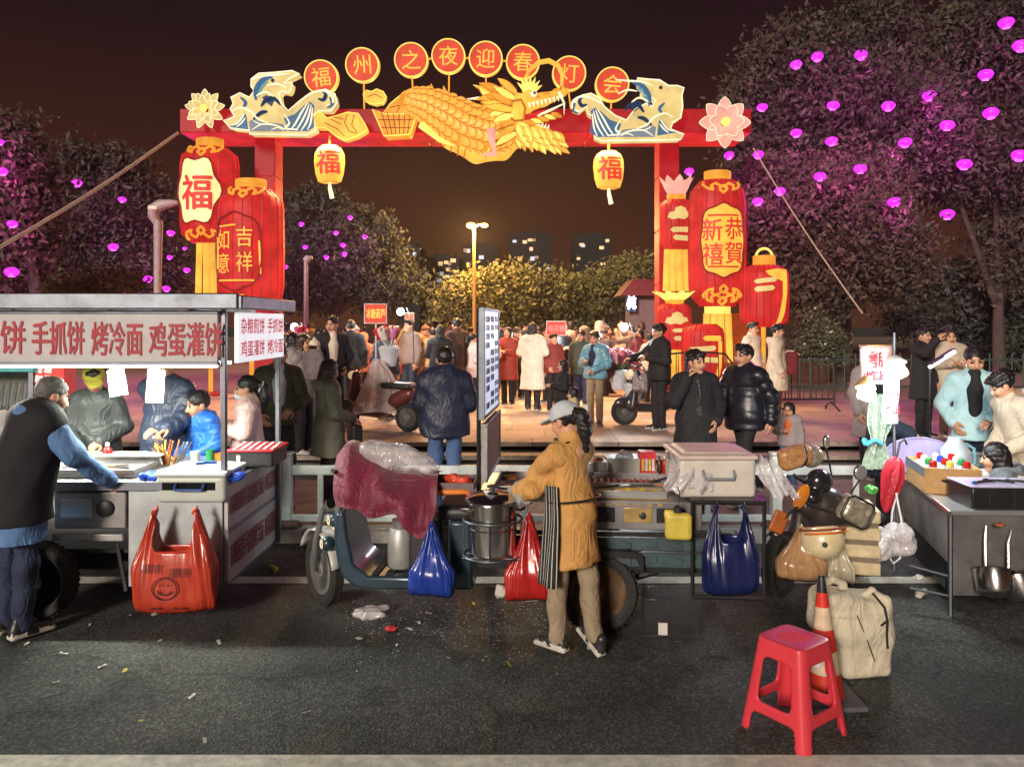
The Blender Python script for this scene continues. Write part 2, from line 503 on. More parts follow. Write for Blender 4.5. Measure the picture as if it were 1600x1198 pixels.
def light(name, kind, loc, energy, col, size=0.05, parent=None, rot=None, size_y=None, spread=None):
    d = bpy.data.lights.new(name, kind); d.energy = energy; d.color = col
    if kind == 'AREA':
        d.shape = 'RECTANGLE' if size_y else 'SQUARE'; d.size = size
        if size_y: d.size_y = size_y
        if spread: d.spread = spread
    else: d.shadow_soft_size = size
    o = bpy.data.objects.new(name, d); COL.objects.link(o); o.location = loc
    if rot: o.rotation_euler = rot
    if parent is not None: o.parent = parent
    return o

prepare_texts({(c, 0.012) for c in '福州之夜迎春灯会'} | {('福', 0.03), ('福', 0.02), ('吉', .012), ('祥', .012), ('如', .012), ('意', .012), ('恭', .02), ('賀', .02), ('新', .02), ('禧', .02)}
    | {(s_, 0.025) for s_ in ('煎饼', '手抓饼', '烤冷面', '鸡蛋灌饼', '杂粮煎饼', '杂粮煎饼手抓饼烤冷面', '鸡蛋灌饼')}
    | {('冰糖葫芦', .02), ('糖葫芦', .02), ('小吃', .02), ('棉花糖', .02), ('淀粉肠', .02), ('烤肠', .02), ('炸串', .02), ('福地', .01), ('mix', .02), ('鲜香', 0.01), ('杂粮煎饼手抓饼烤冷面', .012), ('鸡蛋灌饼', .012), ('谢谢', .01), ('惠顾', .01), ('M', .03)})

# ------------------------------------------------------------------ materials of the setting
def asphalt():
    m = bpy.data.materials.new('asphalt'); m.use_nodes = True; n, l = m.node_tree.nodes, m.node_tree.links; b = n['Principled BSDF']
    t = n.new('ShaderNodeTexCoord')
    v = n.new('ShaderNodeTexVoronoi'); v.inputs['Scale'].default_value = 78; l.new(t.outputs['Object'], v.inputs['Vector'])
    r = n.new('ShaderNodeValToRGB'); l.new(v.outputs['Color'], r.inputs[0])
    r.color_ramp.elements[0].color = (.042, .042, .041, 1); r.color_ramp.elements[1].color = (.165, .17, .162, 1); r.color_ramp.elements[1].position = .95
    e1 = r.color_ramp.elements.new(.55); e1.color = (.074, .076, .073, 1)
    z = n.new('ShaderNodeTexNoise'); z.inputs['Scale'].default_value = .9; z.inputs['Detail'].default_value = 7; l.new(t.outputs['Object'], z.inputs['Vector'])
    mr = n.new('ShaderNodeMapRange'); mr.inputs['From Min'].default_value = .35; mr.inputs['From Max'].default_value = .65; mr.inputs['To Min'].default_value = .6; mr.inputs['To Max'].default_value = 1.25
    l.new(z.outputs['Fac'], mr.inputs['Value'])
    mx = n.new('ShaderNodeMix'); mx.data_type = 'RGBA'; mx.blend_type = 'MULTIPLY'; mx.inputs['Factor'].default_value = 1
    l.new(r.outputs[0], mx.inputs['A']); l.new(mr.outputs[0], mx.inputs['B']); l.new(mx.outputs['Result'], b.inputs['Base Color'])
    z2 = n.new('ShaderNodeTexNoise'); z2.inputs['Scale'].default_value = 130; z2.inputs['Detail'].default_value = 3; l.new(t.outputs['Object'], z2.inputs['Vector'])
    ad = n.new('ShaderNodeMath'); ad.operation = 'ADD'; l.new(z2.outputs['Fac'], ad.inputs[0]); l.new(v.outputs['Distance'], ad.inputs[1])
    bp = n.new('ShaderNodeBump'); bp.inputs['Strength'].default_value = .8; bp.inputs['Distance'].default_value = .008
    l.new(ad.outputs[0], bp.inputs['Height']); l.new(bp.outputs[0], b.inputs['Normal'])
    b.inputs['Specular IOR Level'].default_value = .16
    zs = n.new('ShaderNodeTexNoise'); zs.inputs['Scale'].default_value = 1.9; zs.inputs['Detail'].default_value = 6; zs.inputs['Roughness'].default_value = .7; l.new(t.outputs['Object'], zs.inputs['Vector'])
    ms = n.new('ShaderNodeMapRange'); ms.inputs['From Min'].default_value = .52; ms.inputs['From Max'].default_value = .68; ms.inputs['To Min'].default_value = 1; ms.inputs['To Max'].default_value = .55; l.new(zs.outputs['Fac'], ms.inputs['Value'])
    vc = n.new('ShaderNodeTexVoronoi'); vc.feature = 'DISTANCE_TO_EDGE'; vc.inputs['Scale'].default_value = .55
    nc = n.new('ShaderNodeTexNoise'); nc.inputs['Scale'].default_value = 3.5; nc.inputs['Detail'].default_value = 5; l.new(t.outputs['Object'], nc.inputs['Vector'])
    mv = n.new('ShaderNodeMix'); mv.data_type = 'RGBA'; mv.blend_type = 'LINEAR_LIGHT'; mv.inputs['Factor'].default_value = .22; l.new(t.outputs['Object'], mv.inputs['A']); l.new(nc.outputs['Color'], mv.inputs['B']); l.new(mv.outputs['Result'], vc.inputs['Vector'])
    mc = n.new('ShaderNodeMapRange'); mc.inputs['From Min'].default_value = .002; mc.inputs['From Max'].default_value = .008; mc.inputs['To Min'].default_value = .6; l.new(vc.outputs['Distance'], mc.inputs['Value'])
    mm = n.new('ShaderNodeMath'); mm.operation = 'MULTIPLY'; l.new(ms.outputs[0], mm.inputs[0]); l.new(mc.outputs[0], mm.inputs[1])
    my = n.new('ShaderNodeMix'); my.data_type = 'RGBA'; my.blend_type = 'MULTIPLY'; my.inputs['Factor'].default_value = 1; l.new(mx.outputs['Result'], my.inputs['A']); l.new(mm.outputs[0], my.inputs['B']); l.new(my.outputs['Result'], b.inputs['Base Color'])
    z3 = n.new('ShaderNodeMapRange'); l.new(z.outputs['Fac'], z3.inputs['Value']); z3.inputs['To Min'].default_value = .5; z3.inputs['To Max'].default_value = .8
    l.new(z3.outputs[0], b.inputs['Roughness'])
    return m
ASPH = asphalt()
LINE = M('road_paint', (.66, .64, .56), .7, var=.25, vscale=14, bump=.5, bscale=120, dirt=.5)
KERB = M('kerb_stone', (.36, .34, .31), .75, var=.25, bump=.3, dirt=.5)
PAVE = M('pavement_stone', (.24, .22, .20), .7, var=.25, vscale=5, bump=.25, dirt=.5)
TILE = M('plaza_stone', rough=.5, var=.18, vscale=3.5, bump=.12, objcol=True, dirt=.35)
PLZ = M('plaza_far', (.34, .24, .18), .55, var=.25, vscale=1.2, bump=.1)
GRND = M('dark_ground', (.05, .045, .04), .9, var=.3)
BARK = M('bark', (.06, .042, .034), .85, var=.4, vscale=12, bump=.8, bscale=25, stretch=(1, 1, .2))

# ------------------------------------------------------------------ ground, road, steps, plaza
def sheet(name, x0, x1, y0, y1, z, mat, nx=1):
    mb = MB(); mb.add([(x0, y0, z), (x1, y0, z), (x1, y1, z), (x0, y1, z)], [(0, 1, 2, 3)])
    return tag(mb.build(name, mat), kind='structure')
sheet('ground', -350, 350, -90, 400, -.02, GRND)
sheet('road', -70, 70, -40, 7.34, 0, ASPH)
sheet('road_line', -60, 60, 3.30, 3.735, .004, LINE)
sheet('road_line', -60, 60, 6.20, 6.36, .004, LINE)
mb = MB()
kerb = tag(MB().box((0, 7.42, .025), (120, .02, .05)).build('kerb', KERB), kind='structure')
for i in range(-9, 9):
    o = link('kerb_stone', bpy.data.meshes['kerb_stone'] if 'kerb_stone' in bpy.data.meshes else MB().box((0, 0, .055), (.985, .15, .11)).mesh('kerb_stone', KERB, 40), kerb, (i * 1.0 + .5, 7.415, 0))
sheet('pavement', -70, 70, 7.49, 10.2, .10, PAVE)
steps = tag(MB().box((0, 10.75, .05), (60, .8, .26)).build('steps', KERB), kind='structure')
slab = MB().box((0, 0, 0), (1.19, .42, .06)).mesh('step_slab', M('step_stone', (.40, .33, .27), .6, var=.22, bump=.2, dirt=.55), 40)
for yy, zz in ((10.18, .17), (10.56, .29), (10.95, .41)):
    for i in range(-8, 8):
        o = link('step_slab', slab, steps, (i * 1.2 + .5 + (yy * 7 % 1) * .6, yy, zz + random.uniform(-.003, .003)))
riser = MB().box((0, 0, 0), (60, .03, .09))
plaza = sheet('plaza', -60, 60, 11.1, 95, .40, PLZ)
tile = MB().box((0, 0, 0), (.99, .69, .04)).mesh('paving_tile', TILE, 40)
for j in range(9):
    for i in range(-9, 9):
        o = link('paving_tile', tile, plaza, (i * 1.0 + (.5 if j % 2 else 0), 11.52 + j * .70, .415 + random.uniform(-.003, .003)))
        k = random.uniform(.75, 1.2); o.color = (.40 * k, .30 * k, .235 * k, 1)

# ------------------------------------------------------------------ far apartment towers with lit windows
TOWER = M('tower_wall', (.012, .010, .013), .9)
WIN = {k: M('lit_window_' + k, c, emit=e_, ecol=c) for k, c, e_ in (('warm', S(250, 205, 150), .5), ('cool', S(205, 215, 235), .4), ('dim', S(170, 130, 110), .4))}
winmesh = {k: MB().box((0, 0, 0), (1.5, .1, 1.3)).mesh('window', WIN[k], 40) for k in WIN}
lit = {0: [(631, 397), (636, 397), (646, 397), (630, 409), (645, 413), (634, 424), (660, 434), (664, 434), (638, 447), (650, 452)],
       1: [(672, 443), (688, 412), (697, 410), (702, 412), (708, 407), (690, 428), (699, 432), (685, 446), (694, 451), (671, 452), (705, 446), (700, 421), (686, 438), (712, 425)],
       2: [(727, 391), (732, 392), (732, 413), (752, 402), (774, 411), (729, 431), (757, 428), (740, 421)],
       3: [(804, 377), (820, 378), (828, 375), (834, 375), (830, 389), (832, 404), (838, 402), (829, 418), (856, 420), (812, 404), (845, 433)],
       4: [(909, 382), (911, 384), (949, 376), (940, 387), (942, 413), (904, 404), (926, 421), (934, 437)]}
spans = {0: (622, 656, 385), 1: (664, 718, 402), 2: (722, 780, 384), 3: (796, 862, 366), 4: (898, 956, 368)}
for k, (xa, xb, yt) in spans.items():
    Y = 190 + k * 12
    a, b = P(xa, yt, Y), P(xb, yt, Y)
    t = empty('apartment_tower', ((a.x + b.x) / 2, Y, 0), 0, ['narrow dark apartment tower farthest left under the arch', 'broad dark apartment block with many lit windows in rows', 'dark apartment tower behind the orange street lamp', 'tall dark apartment tower right of the street lamp', 'dark apartment tower nearest the right arch pillar'][k], 'building', 'apartment towers on the skyline')
    MB().box((0, 8, a.z / 2), (b.x - a.x, 15.6, a.z)).build('wall', TOWER, t)
    MB().box((0, 8, a.z + .6), ((b.x - a.x) * .6, 10, 1.2)).build('roof', TOWER, t)
    for (px, py) in lit[k]:
        p = P(px, py, Y); kk = random.choice(['warm', 'cool', 'warm', 'dim'])
        o = link('window', winmesh[kk], t, (p.x - t.location.x, .17, p.z)); o.scale = (random.uniform(.6, .95),) * 1 + (1, random.uniform(.6, .9))

# ------------------------------------------------------------------ trees
def leaf_mat(name, col, var=.45, rough=.65):
    return M(name, col, rough, var=var, vscale=1.3, spec=.25)
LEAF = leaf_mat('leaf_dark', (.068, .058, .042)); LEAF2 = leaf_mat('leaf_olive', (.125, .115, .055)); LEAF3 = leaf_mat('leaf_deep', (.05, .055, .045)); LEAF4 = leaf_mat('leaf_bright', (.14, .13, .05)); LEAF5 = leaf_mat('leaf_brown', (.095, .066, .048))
def leaves(blobs, n, size, clump=.32, per=48):
    clump *= .95
    w = np.array([b[2] if len(b) > 2 else 1 for b in blobs], float); w /= w.sum()
    nc = max(1, n // per)
    which = rng.choice(len(blobs), nc, p=w)
    d = rng.normal(size=(nc, 3)); d /= np.linalg.norm(d, axis=1)[:, None]
    rad = rng.uniform(.45, 1.02, nc) ** .55
    C = np.array([blobs[i][0] for i in which]) + d * rad[:, None] * np.array([blobs[i][1] for i in which])
    Pp = np.repeat(C, per, 0) + rng.normal(size=(nc * per, 3)) * clump * np.array([1, 1, .75])
    k = len(Pp)
    a = rng.normal(size=(k, 3)); a[:, 2] = np.abs(a[:, 2]) * .8 + .1; a /= np.linalg.norm(a, axis=1)[:, None]
    b = np.cross(a, rng.normal(size=(k, 3))); b /= np.linalg.norm(b, axis=1)[:, None]; c = np.cross(a, b)
    s_ = (size * rng.uniform(.6, 1.35, k))[:, None]
    V = np.stack([Pp - b * s_, Pp + c * s_ * .42, Pp + b * s_, Pp - c * s_ * .42], 1).reshape(-1, 3)
    return V, np.arange(k * 4).reshape(-1, 4)
def tree(name, base, blobs, n, size, mat, label, trunk_r=.16, cat='tree', group=None, clump=.32, limbs=7, lean=0):
    base = Vector(base); t = empty(name, base, 0, label, cat, group)
    bl = [((Vector(b[0]) - base), b[1], b[2] if len(b) > 2 else 1) for b in blobs]
    V, Q = leaves(bl, n, size, clump)
    if trunk_r:
        tr = MB(); top = min(b[0].z for b in bl)
        f = Vector((lean, 0, max(top * .6, .6)))
        tr.tube([(0, 0, -.05), f * .3 + Vector((.03, 0, 0)), f * .7, f], [trunk_r * 1.25, trunk_r, trunk_r * .85, trunk_r * .7], 9)
        for i in range(limbs):
            b = bl[i % len(bl)]
            e_ = b[0] + Vector((random.uniform(-.5, .5) * b[1][0], random.uniform(-.5, .5) * b[1][1], random.uniform(-.2, .6) * b[1][2]))
            m_ = f.lerp(e_, .5) + Vector((random.uniform(-.2, .2), random.uniform(-.2, .2), .1))
            tr.tube([f * .92, m_, e_], [trunk_r * .6, trunk_r * .38, trunk_r * .12], 6)
        tr.build('trunk', BARK, t)
    link('crown', np_mesh('crown', V, Q, mat, smooth=False), t)
    return t
def blob(px, py, rpx, rpy, Y, w=1.0, dy=None):
    p = P(px, py, Y); return (p, (rpx * Y / F, dy or rpx * Y / F, rpy * Y / F), w)
tree('banyan_tree', (9.6, 22.5, .4), [blob(1300, 170, 130, 110, 22.5, 1.3), blob(1240, 100, 70, 60, 22.5, .6), blob(1350, 60, 70, 50, 23, .6), blob(1190, 190, 60, 90, 22.5, .8), blob(1400, 210, 100, 90, 23, 1)],
     44000, .095, LEAF, 'tall broad tree hung with magenta lanterns right of the arch', .3)
tree('banyan_tree', (15.2, 24, .0), [blob(1530, 130, 110, 130, 24, 1.4), blob(1570, 40, 90, 70, 24, .8), blob(1450, 250, 90, 70, 24, .8), blob(1560, 270, 90, 60, 24, .8), blob(1590, 380, 60, 90, 24, .6)],
     38000, .10, LEAF, 'tall dark tree filling the upper right corner', .2)
tree('camphor_tree', (8.75, 20.5, .4), [blob(1290, 360, 120, 90, 20.5, 1.4), blob(1210, 330, 60, 90, 20.5, .8), blob(1370, 400, 70, 70, 20.5, .7), blob(1260, 450, 70, 40, 20.5, .5), blob(1330, 300, 80, 60, 21, .7)],
     40000, .085, LEAF5, 'smaller leafy tree with a forked pale trunk behind the hanging banner', .13, limbs=9)
tree('shrub_tree', (14.5, 27, .0), [blob(1480, 480, 90, 70, 27, 1), blob(1570, 520, 70, 70, 27, 1)], 12000, .11, LEAF3, 'low dark shrubby tree behind the right snack stall', .1)
tree('plane_tree', (-10.3, 17, .0), [blob(10, 250, 55, 60, 17, 1), blob(25, 330, 50, 70, 17, 1.2), blob(-20, 400, 70, 60, 17, 1)], 17000, .085, LEAF5, 'brownish tree at the left edge nearest the stall canopy', .16)
tree('plane_tree', (-14, 26, .0), [blob(110, 310, 75, 75, 26, 1.3), blob(190, 330, 75, 65, 26, 1), blob(90, 410, 80, 60, 26, 1), blob(220, 420, 70, 60, 26, 1), blob(160, 260, 60, 25, 26, .4)], 30000, .10, LEAF, 'round dark tree behind the curved street lamp', .22)
tree('plane_tree', (-8.6, 37, .2), [blob(500, 360, 60, 70, 37, 1), blob(560, 390, 70, 70, 37, 1), blob(600, 440, 60, 50, 37, .8), blob(480, 440, 60, 50, 37, .8)], 20000, .14, LEAF3, 'dark tree hung with small magenta lanterns left under the arch', .25)
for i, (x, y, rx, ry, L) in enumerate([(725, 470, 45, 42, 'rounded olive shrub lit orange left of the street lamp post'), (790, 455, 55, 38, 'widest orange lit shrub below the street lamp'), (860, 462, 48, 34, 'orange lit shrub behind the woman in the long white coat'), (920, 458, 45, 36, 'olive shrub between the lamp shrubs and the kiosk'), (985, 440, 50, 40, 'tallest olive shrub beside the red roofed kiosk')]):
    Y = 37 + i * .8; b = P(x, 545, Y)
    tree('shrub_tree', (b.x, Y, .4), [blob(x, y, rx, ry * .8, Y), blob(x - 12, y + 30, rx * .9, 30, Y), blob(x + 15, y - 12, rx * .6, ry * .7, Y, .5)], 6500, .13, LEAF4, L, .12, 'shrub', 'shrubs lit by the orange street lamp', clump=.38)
tree('fairy_light_bush', P(1265, 590, 19.3), [blob(1265, 525, 32, 38, 19.3), blob(1300, 545, 18, 30, 19.3, .5)], 3800, .05, M('leaf_glossy', (.10, .11, .06), .3, var=.4, vscale=2), 'glossy leaved bush sparkling white beside the last red lantern', .05, 'bush', clump=.15)
tree('bamboo_clump', P(170, 500, 20), [blob(170, 440, 50, 14, 20), blob(120, 450, 40, 10, 20, .6)], 1500, .09, LEAF4, 'sprig of yellow green leaves lit above the left canopy', .04, 'bush', clump=.2)

# ------------------------------------------------------------------ lantern materials (lit from inside: they emit)
def glow(name, c, e_=1.0, base=None, evar=.12, rough=.5): return M('glow_' + name, base or tuple(v * .2 for v in c), rough, var=.12, vscale=5, spec=.2, emit=e_, ecol=c, evar=evar)
G_RED = glow('red', S(200, 38, 36), .84, evar=.36)
G_RED2 = glow('arch_red', S(180, 24, 32), .70, base=(.07, .003, .004), evar=.22)
G_DISC = glow('disc_red', S(216, 74, 48), .85, evar=.22)
G_GOLD = glow('gold', S(250, 184, 72), .92, evar=.3)
G_AMBER = glow('amber', S(240, 158, 54), .86, evar=.32)
G_YEL = glow('yellow', S(255, 224, 110), 1.0, evar=.2)
G_CREAM = glow('cream', S(230, 200, 128), .78, evar=.25)
G_BLUE = glow('blue', S(62, 98, 132), .9)
G_DBLUE = glow('dark_blue', S(30, 52, 84), .8)
G_PINK = glow('pink', S(238, 168, 150), .9, evar=.25)
G_WHITE = glow('white', S(255, 240, 200), .95)
G_DKRED = M('lantern_rib', (.16, .012, .01), .5, emit=.25, ecol=S(150, 20, 22))
INK = M('red_ink', S(176, 40, 30), .6, emit=.6, ecol=S(190, 42, 34))
BLK = M('black_paint', (.02, .02, .02), .5)
AY = 18.0
SC18 = AY / F
def A(px, py, Y=AY): return P(px, py, Y)
def poly(pts, Y, ref): return [(P(x, y, Y).x - ref.x, P(x, y, Y).z - ref.z) for x, y in pts]

# ------------------------------------------------------------------ gateway
z0, z1 = 6.58, 7.12
xa, xb = A(280, 0).x, A(1175, 0).x
gate = empty('lantern_gateway', ((xa + xb) / 2, 18.7, .42), 0, 'huge red gateway beam on two pillars over the plaza entrance', 'gateway')
gx = gate.location.x
def loc(p): return Vector(p) - gate.location
nP = 7; wP = (xb - xa) / nP
MB().box(loc((gx, 18.74, (z0 + z1) / 2)), (xb - xa - .02, 1.40, z1 - z0 - .02)).build('beam', G_RED2, gate, bevel=.01)
for i in range(nP):
    cx = xa + wP * (i + .5)
    MB().box(loc((cx, 18.02, (z0 + z1) / 2)), (wP - .03, .03, z1 - z0)).build('front_panel', G_RED2, gate, bevel=.008)
    MB().box(loc((cx, 18.74, z0 - .01)), (wP - .03, 1.38, .02)).build('soffit_panel', G_RED, gate, bevel=.006)
for px in (398, 1020):
    s_ = 1 if px < 700 else -1
    X0, X1 = P(398, 0, 18.5).x, P(429, 0, 18.5).x
    if px > 700: X0, X1 = P(1031, 0, 18.5).x, P(1061, 0, 18.5).x
    pil = MB().box(loc(((X0 + X1) / 2, 18.82, 3.5)), (X1 - X0 - .02, .60, 6.15)).build('pillar', G_RED2, gate, bevel=.01)
    zz = .44
    for hgt in (1.3, 1.3, 1.3, 1.3, .9):
        MB().box(loc(((X0 + X1) / 2, 18.505, zz + hgt / 2)), (X1 - X0, .02, hgt - .025)).build('cladding_panel', G_RED2, pil, bevel=.006)
        MB().box(loc(((X1 + .005) if s_ > 0 else (X0 - .005), 18.82, zz + hgt / 2)), (.02, .6, hgt - .025)).build('cladding_panel', G_RED, pil, bevel=.006)
        zz += hgt
light('down_light', 'AREA', loc((gx - 2.2, 18.2, 6.50)), 700, (1, .52, .22), 3.6, gate, (R(-8), 0, 0), .07, R(112))
light('down_light', 'AREA', loc((gx + 2.2, 18.2, 6.50)), 700, (1, .52, .22), 3.6, gate, (R(-8), 0, 0), .07, R(112))

# ------------------------------------------------------------------ eight character discs on rods
discs = [('福', 503, 122, -6), ('州', 567, 103, -3), ('之', 643, 95, -2), ('夜', 701, 89, 0), ('迎', 759, 93, 1), ('春', 817, 98, 2), ('灯', 889, 116, 3), ('会', 956, 133, 5)]
ordn = ['first disc from the left, standing above the left wave', 'second disc from the left, above the small gold cloud', 'third disc from the left, first of the joined four', 'fourth disc from the left, highest of the row', 'fifth disc from the left, above the dragon back', 'sixth disc from the left, above the dragon horns', 'seventh disc from the left, behind the dragon whisker', 'last disc on the right, above the right wave']
prev = None
for i, (ch, px, py, rot) in enumerate(discs):
    Y = 18.35; c = P(px, py, Y); rr = 26.5 * Y / F
    t = empty('character_disc', c, 0, 'round red lantern disc reading %s, %s' % (ch, ordn[i]), 'sign', 'character discs over the arch')
    Mx = rotm(R(8), R(rot), 0)
    def pt(p): return Mx @ Vector(p)
    d = MB()
    d.lathe([(rr, -.09), (rr, .09)], 40, T=Mx @ rotm(R(90), 0, 0)); d.build('drum', G_GOLD, t, 50)
    f = MB(); f.lathe([(rr * .93, -.012), (rr * .93, .012)], 40, T=Mx @ rotm(R(90), 0, 0)); f.v = [v + pt((0, -.10, 0)) for v in f.v]; f.build('face', G_DISC, t, 50)
    g = MB(); text_on(g, ch, .012, lambda u, v: pt((u, -.118, v)), rr * 1.08); g.build('character', G_GOLD, t)
    e_ = MB(); e_.tube([pt((rr * .955 * math.cos(a), -.105, rr * .955 * math.sin(a))) for a in np.linspace(0, 2 * PI, 40, endpoint=False)], .018, 6, closed=True); e_.build('rim', G_YEL, t)
    s_ = MB(); s_.tube([(0, .12, -rr * .95), (random.uniform(-.05, .1), .12, 7.14 - c.z)], .022, 6); s_.build('rod', G_AMBER, t)
    if 2 <= i <= 4:
        q = P(discs[i + 1][1], discs[i + 1][2], Y) - c; u = q.normalized()
        MB().tube([u * rr * .98, q - u * rr * .98], .022, 6).build('link_bar', G_AMBER, t)

# ------------------------------------------------------------------ lotus flowers on the beam
def flower(name, px, py, rpx, mat, core, label, layers, Y=17.85):
    c = P(px, py, Y); t = empty(name, c, 0, label, 'lantern'); rr = rpx * Y / F
    for (n, rad, tilt, off, wd) in layers:
        for k in range(n):
            a = 2 * PI * (k + off) / n
            def fn(u, v, a=a):
                w = math.sin(PI * min(1, max(0.02, u * .93 + .06))) ** .75 * wd * rr
                x = (v - .5) * 2 * w; r_ = .12 * rr + u * rad * rr
                y = -tilt * rr * (math.sin(u * 1.8)) + .22 * rr * abs(v - .5) * -1 + .08
                return (math.sin(a) * r_ + math.cos(a) * x, y, math.cos(a) * r_ - math.sin(a) * x)
            pm = MB(); pm.grid(fn, 7, 4); o = pm.build('petal', mat, t, 60)
            so = o.modifiers.new('thick', 'SOLIDIFY'); so.thickness = .012
            MB().tube([fn(u, v) for u, v in [(i / 8, 0) for i in range(9)] + [(i / 8, 1) for i in range(8, -1, -1)]], .010, 5).build('petal_edge', G_WHITE, o)
    MB().ball((0, -.16, 0), (rr * .2, rr * .16, rr * .2), 12).build('seed_head', core, t)
    return t
flower('lotus_lantern', 322, 172, 29, G_CREAM, G_YEL, 'pale cream lotus flower at the left end of the beam', [(9, .95, .25, 0, .22), (8, .72, .45, .5, .2), (6, .5, .6, 0, .17)])
flower('lotus_lantern', 1131, 193, 37, G_PINK, G_YEL, 'larger pink lotus flower at the right end of the beam', [(8, .95, .2, 0, .30), (6, .6, .5, .5, .25)])

# ------------------------------------------------------------------ wave dragons
WL = [(393.6, 212.5), (482.8, 213.9), (497, 206.7), (491.4, 185), (500, 176.5), (520, 176.5), (528.8, 165), (526, 150.6), (511.5, 143.4), (488.5, 149), (471, 162), (454, 176.5), (442.5, 165), (439.6, 150), (443, 146), (454, 149), (458, 142), (459.8, 133), (446, 134), (456, 126), (471, 119), (459.8, 114.7), (431, 117.6), (408, 119), (396.5, 127.6), (396.5, 139), (401, 146), (393.6, 156), (379, 149), (365, 156), (369, 165), (364, 173.6), (370.6, 185), (361, 190), (353.4, 191), (365, 204), (393.6, 206.7)]
WR = [(894, 174), (899, 160), (908, 153), (922, 149.7), (935.6, 156.6), (942.5, 170), (959.7, 184), (977, 191), (990.6, 173.8), (1007.8, 165), (1018, 170), (1022, 160), (1018, 156.6), (1004, 153), (1000, 146), (1006, 139), (994, 130.8), (994, 126), (1012, 128), (1028.4, 129), (1042, 137.7), (1056, 137.7), (1066, 141), (1062.8, 153), (1064, 170), (1061, 187.5), (1049, 194), (1045.6, 205), (1066, 213), (1061, 221), (1025, 222), (939, 223), (928.8, 218), (927, 201), (928.8, 187.5), (918, 181), (915, 170), (905, 178)]
G_GREYB = glow('grey_blue', S(120, 130, 140), .8); G_TEAL = glow('teal', S(96, 148, 150), .8)
PL = [([(447, 188), (464, 182), (478, 169), (488, 163), (494, 168), (492.5, 181), (495, 201), (484, 208), (454.5, 208)], G_BLUE, 'water_panel', -.19), ([(362, 201), (374, 195), (384, 182), (386, 177), (389, 185.5), (391.5, 206), (374, 203)], G_BLUE, 'water_panel', -.188),
      ([(393, 193), (403, 188), (416.5, 194), (445, 197), (453, 208), (395, 208)], G_GREYB, 'water_panel', -.183), ([(402, 152), (407, 141.6), (416.5, 132), (424, 130), (414, 142), (409, 155)], G_TEAL, 'neck_panel', -.186), ([(413, 156), (420, 152), (432, 160), (428, 170), (420, 164)], G_DBLUE, 'dark_blue_panel', -.184)]  # the last panel is dark blue
CR = [([(458, 207), (466, 196), (476, 178), (484, 166)], .022), ([(466, 208), (474, 196), (482, 180), (487, 166)], .020), ([(474, 208), (482, 196), (487, 182), (490, 168)], .022), ([(484, 207), (489, 196), (491, 182), (492, 172)], .020), ([(366, 200), (376, 196), (384, 186), (387, 180)], .018), ([(374, 202), (382, 196), (388, 188)], .018), ([(398, 207), (414, 198), (436, 200), (450, 206)], .018), ([(400, 192), (412, 198), (430, 197)], .014), ([(428, 207), (438, 203), (448, 207)], .014)]
def flip(pts): return [(1416 - x, y + 9) for x, y in pts]
def plates_of(mr): return [(flip(a) if mr else a, b, c, d) for a, b, c, d in PL]
def cream_of(mr): return [(flip(a) if mr else a, b) for a, b in CR]
def wave(outl, label, mirror, blue_arcs, foam, eyes):
    Y = 17.75; ref = P((outl[0][0] + outl[5][0]) / 2, 213 if not mirror else 222, Y)
    t = empty('wave_lantern', ref, 0, label, 'lantern', 'wave and dragon lanterns on the beam')
    pl = poly(outl, Y, ref)
    b = MB(); b.prism(pl, -.16, .16); b.build('body', G_CREAM, t, bevel=.03)
    MB().tube([(x, -.17, z) for x, z in pl], .018, 6, closed=True).build('outline', G_WHITE, t)
    def stripe(pts, w, mat, name, y=-.185):
        pp = [P(x, y_, Y) - ref for x, y_ in pts]
        n = len(pp); sm = []
        for i in range(n - 1):
            for q in range(4):
                a, b_, c_, d_ = pp[max(i - 1, 0)], pp[i], pp[i + 1], pp[min(i + 2, n - 1)]; s_ = q / 4
                sm.append(.5 * ((2 * b_) + (c_ - a) * s_ + (2 * a - 5 * b_ + 4 * c_ - d_) * s_ * s_ + (3 * b_ - a - 3 * c_ + d_) * s_ ** 3))
        sm.append(pp[-1]); k = len(sm)
        MB().tube([(p.x, y, p.z) for p in sm], [w * (.25 + .75 * math.sin(PI * (i + .5) / k)) for i in range(k)], 6).build(name, mat, t)
    for pts, m_, nm_, yy in plates_of(mirror):
        MB().prism(poly(pts, Y, ref), yy, -.10).build(nm_, m_, t, bevel=.008)
    for pts, w in cream_of(mirror): stripe(pts, w, G_WHITE, 'foam_line', -.205)
    for pts, w, m_ in blue_arcs[-6:]: stripe(pts, w, m_, 'water_stripe')
    for pts, w in foam: stripe(pts, w, G_WHITE, 'foam_curl', -.20)
    for (x, y_) in eyes:
        p = P(x, y_, Y) - ref; MB().ball((p.x, -.19, p.z), .045, 8).build('eye', G_DBLUE, t)
def mir(a, cx0, cx1, dy): return [([(cx1 - (x - cx0), y + dy) for x, y in q[0]],) + tuple(q[1:]) for q in a]
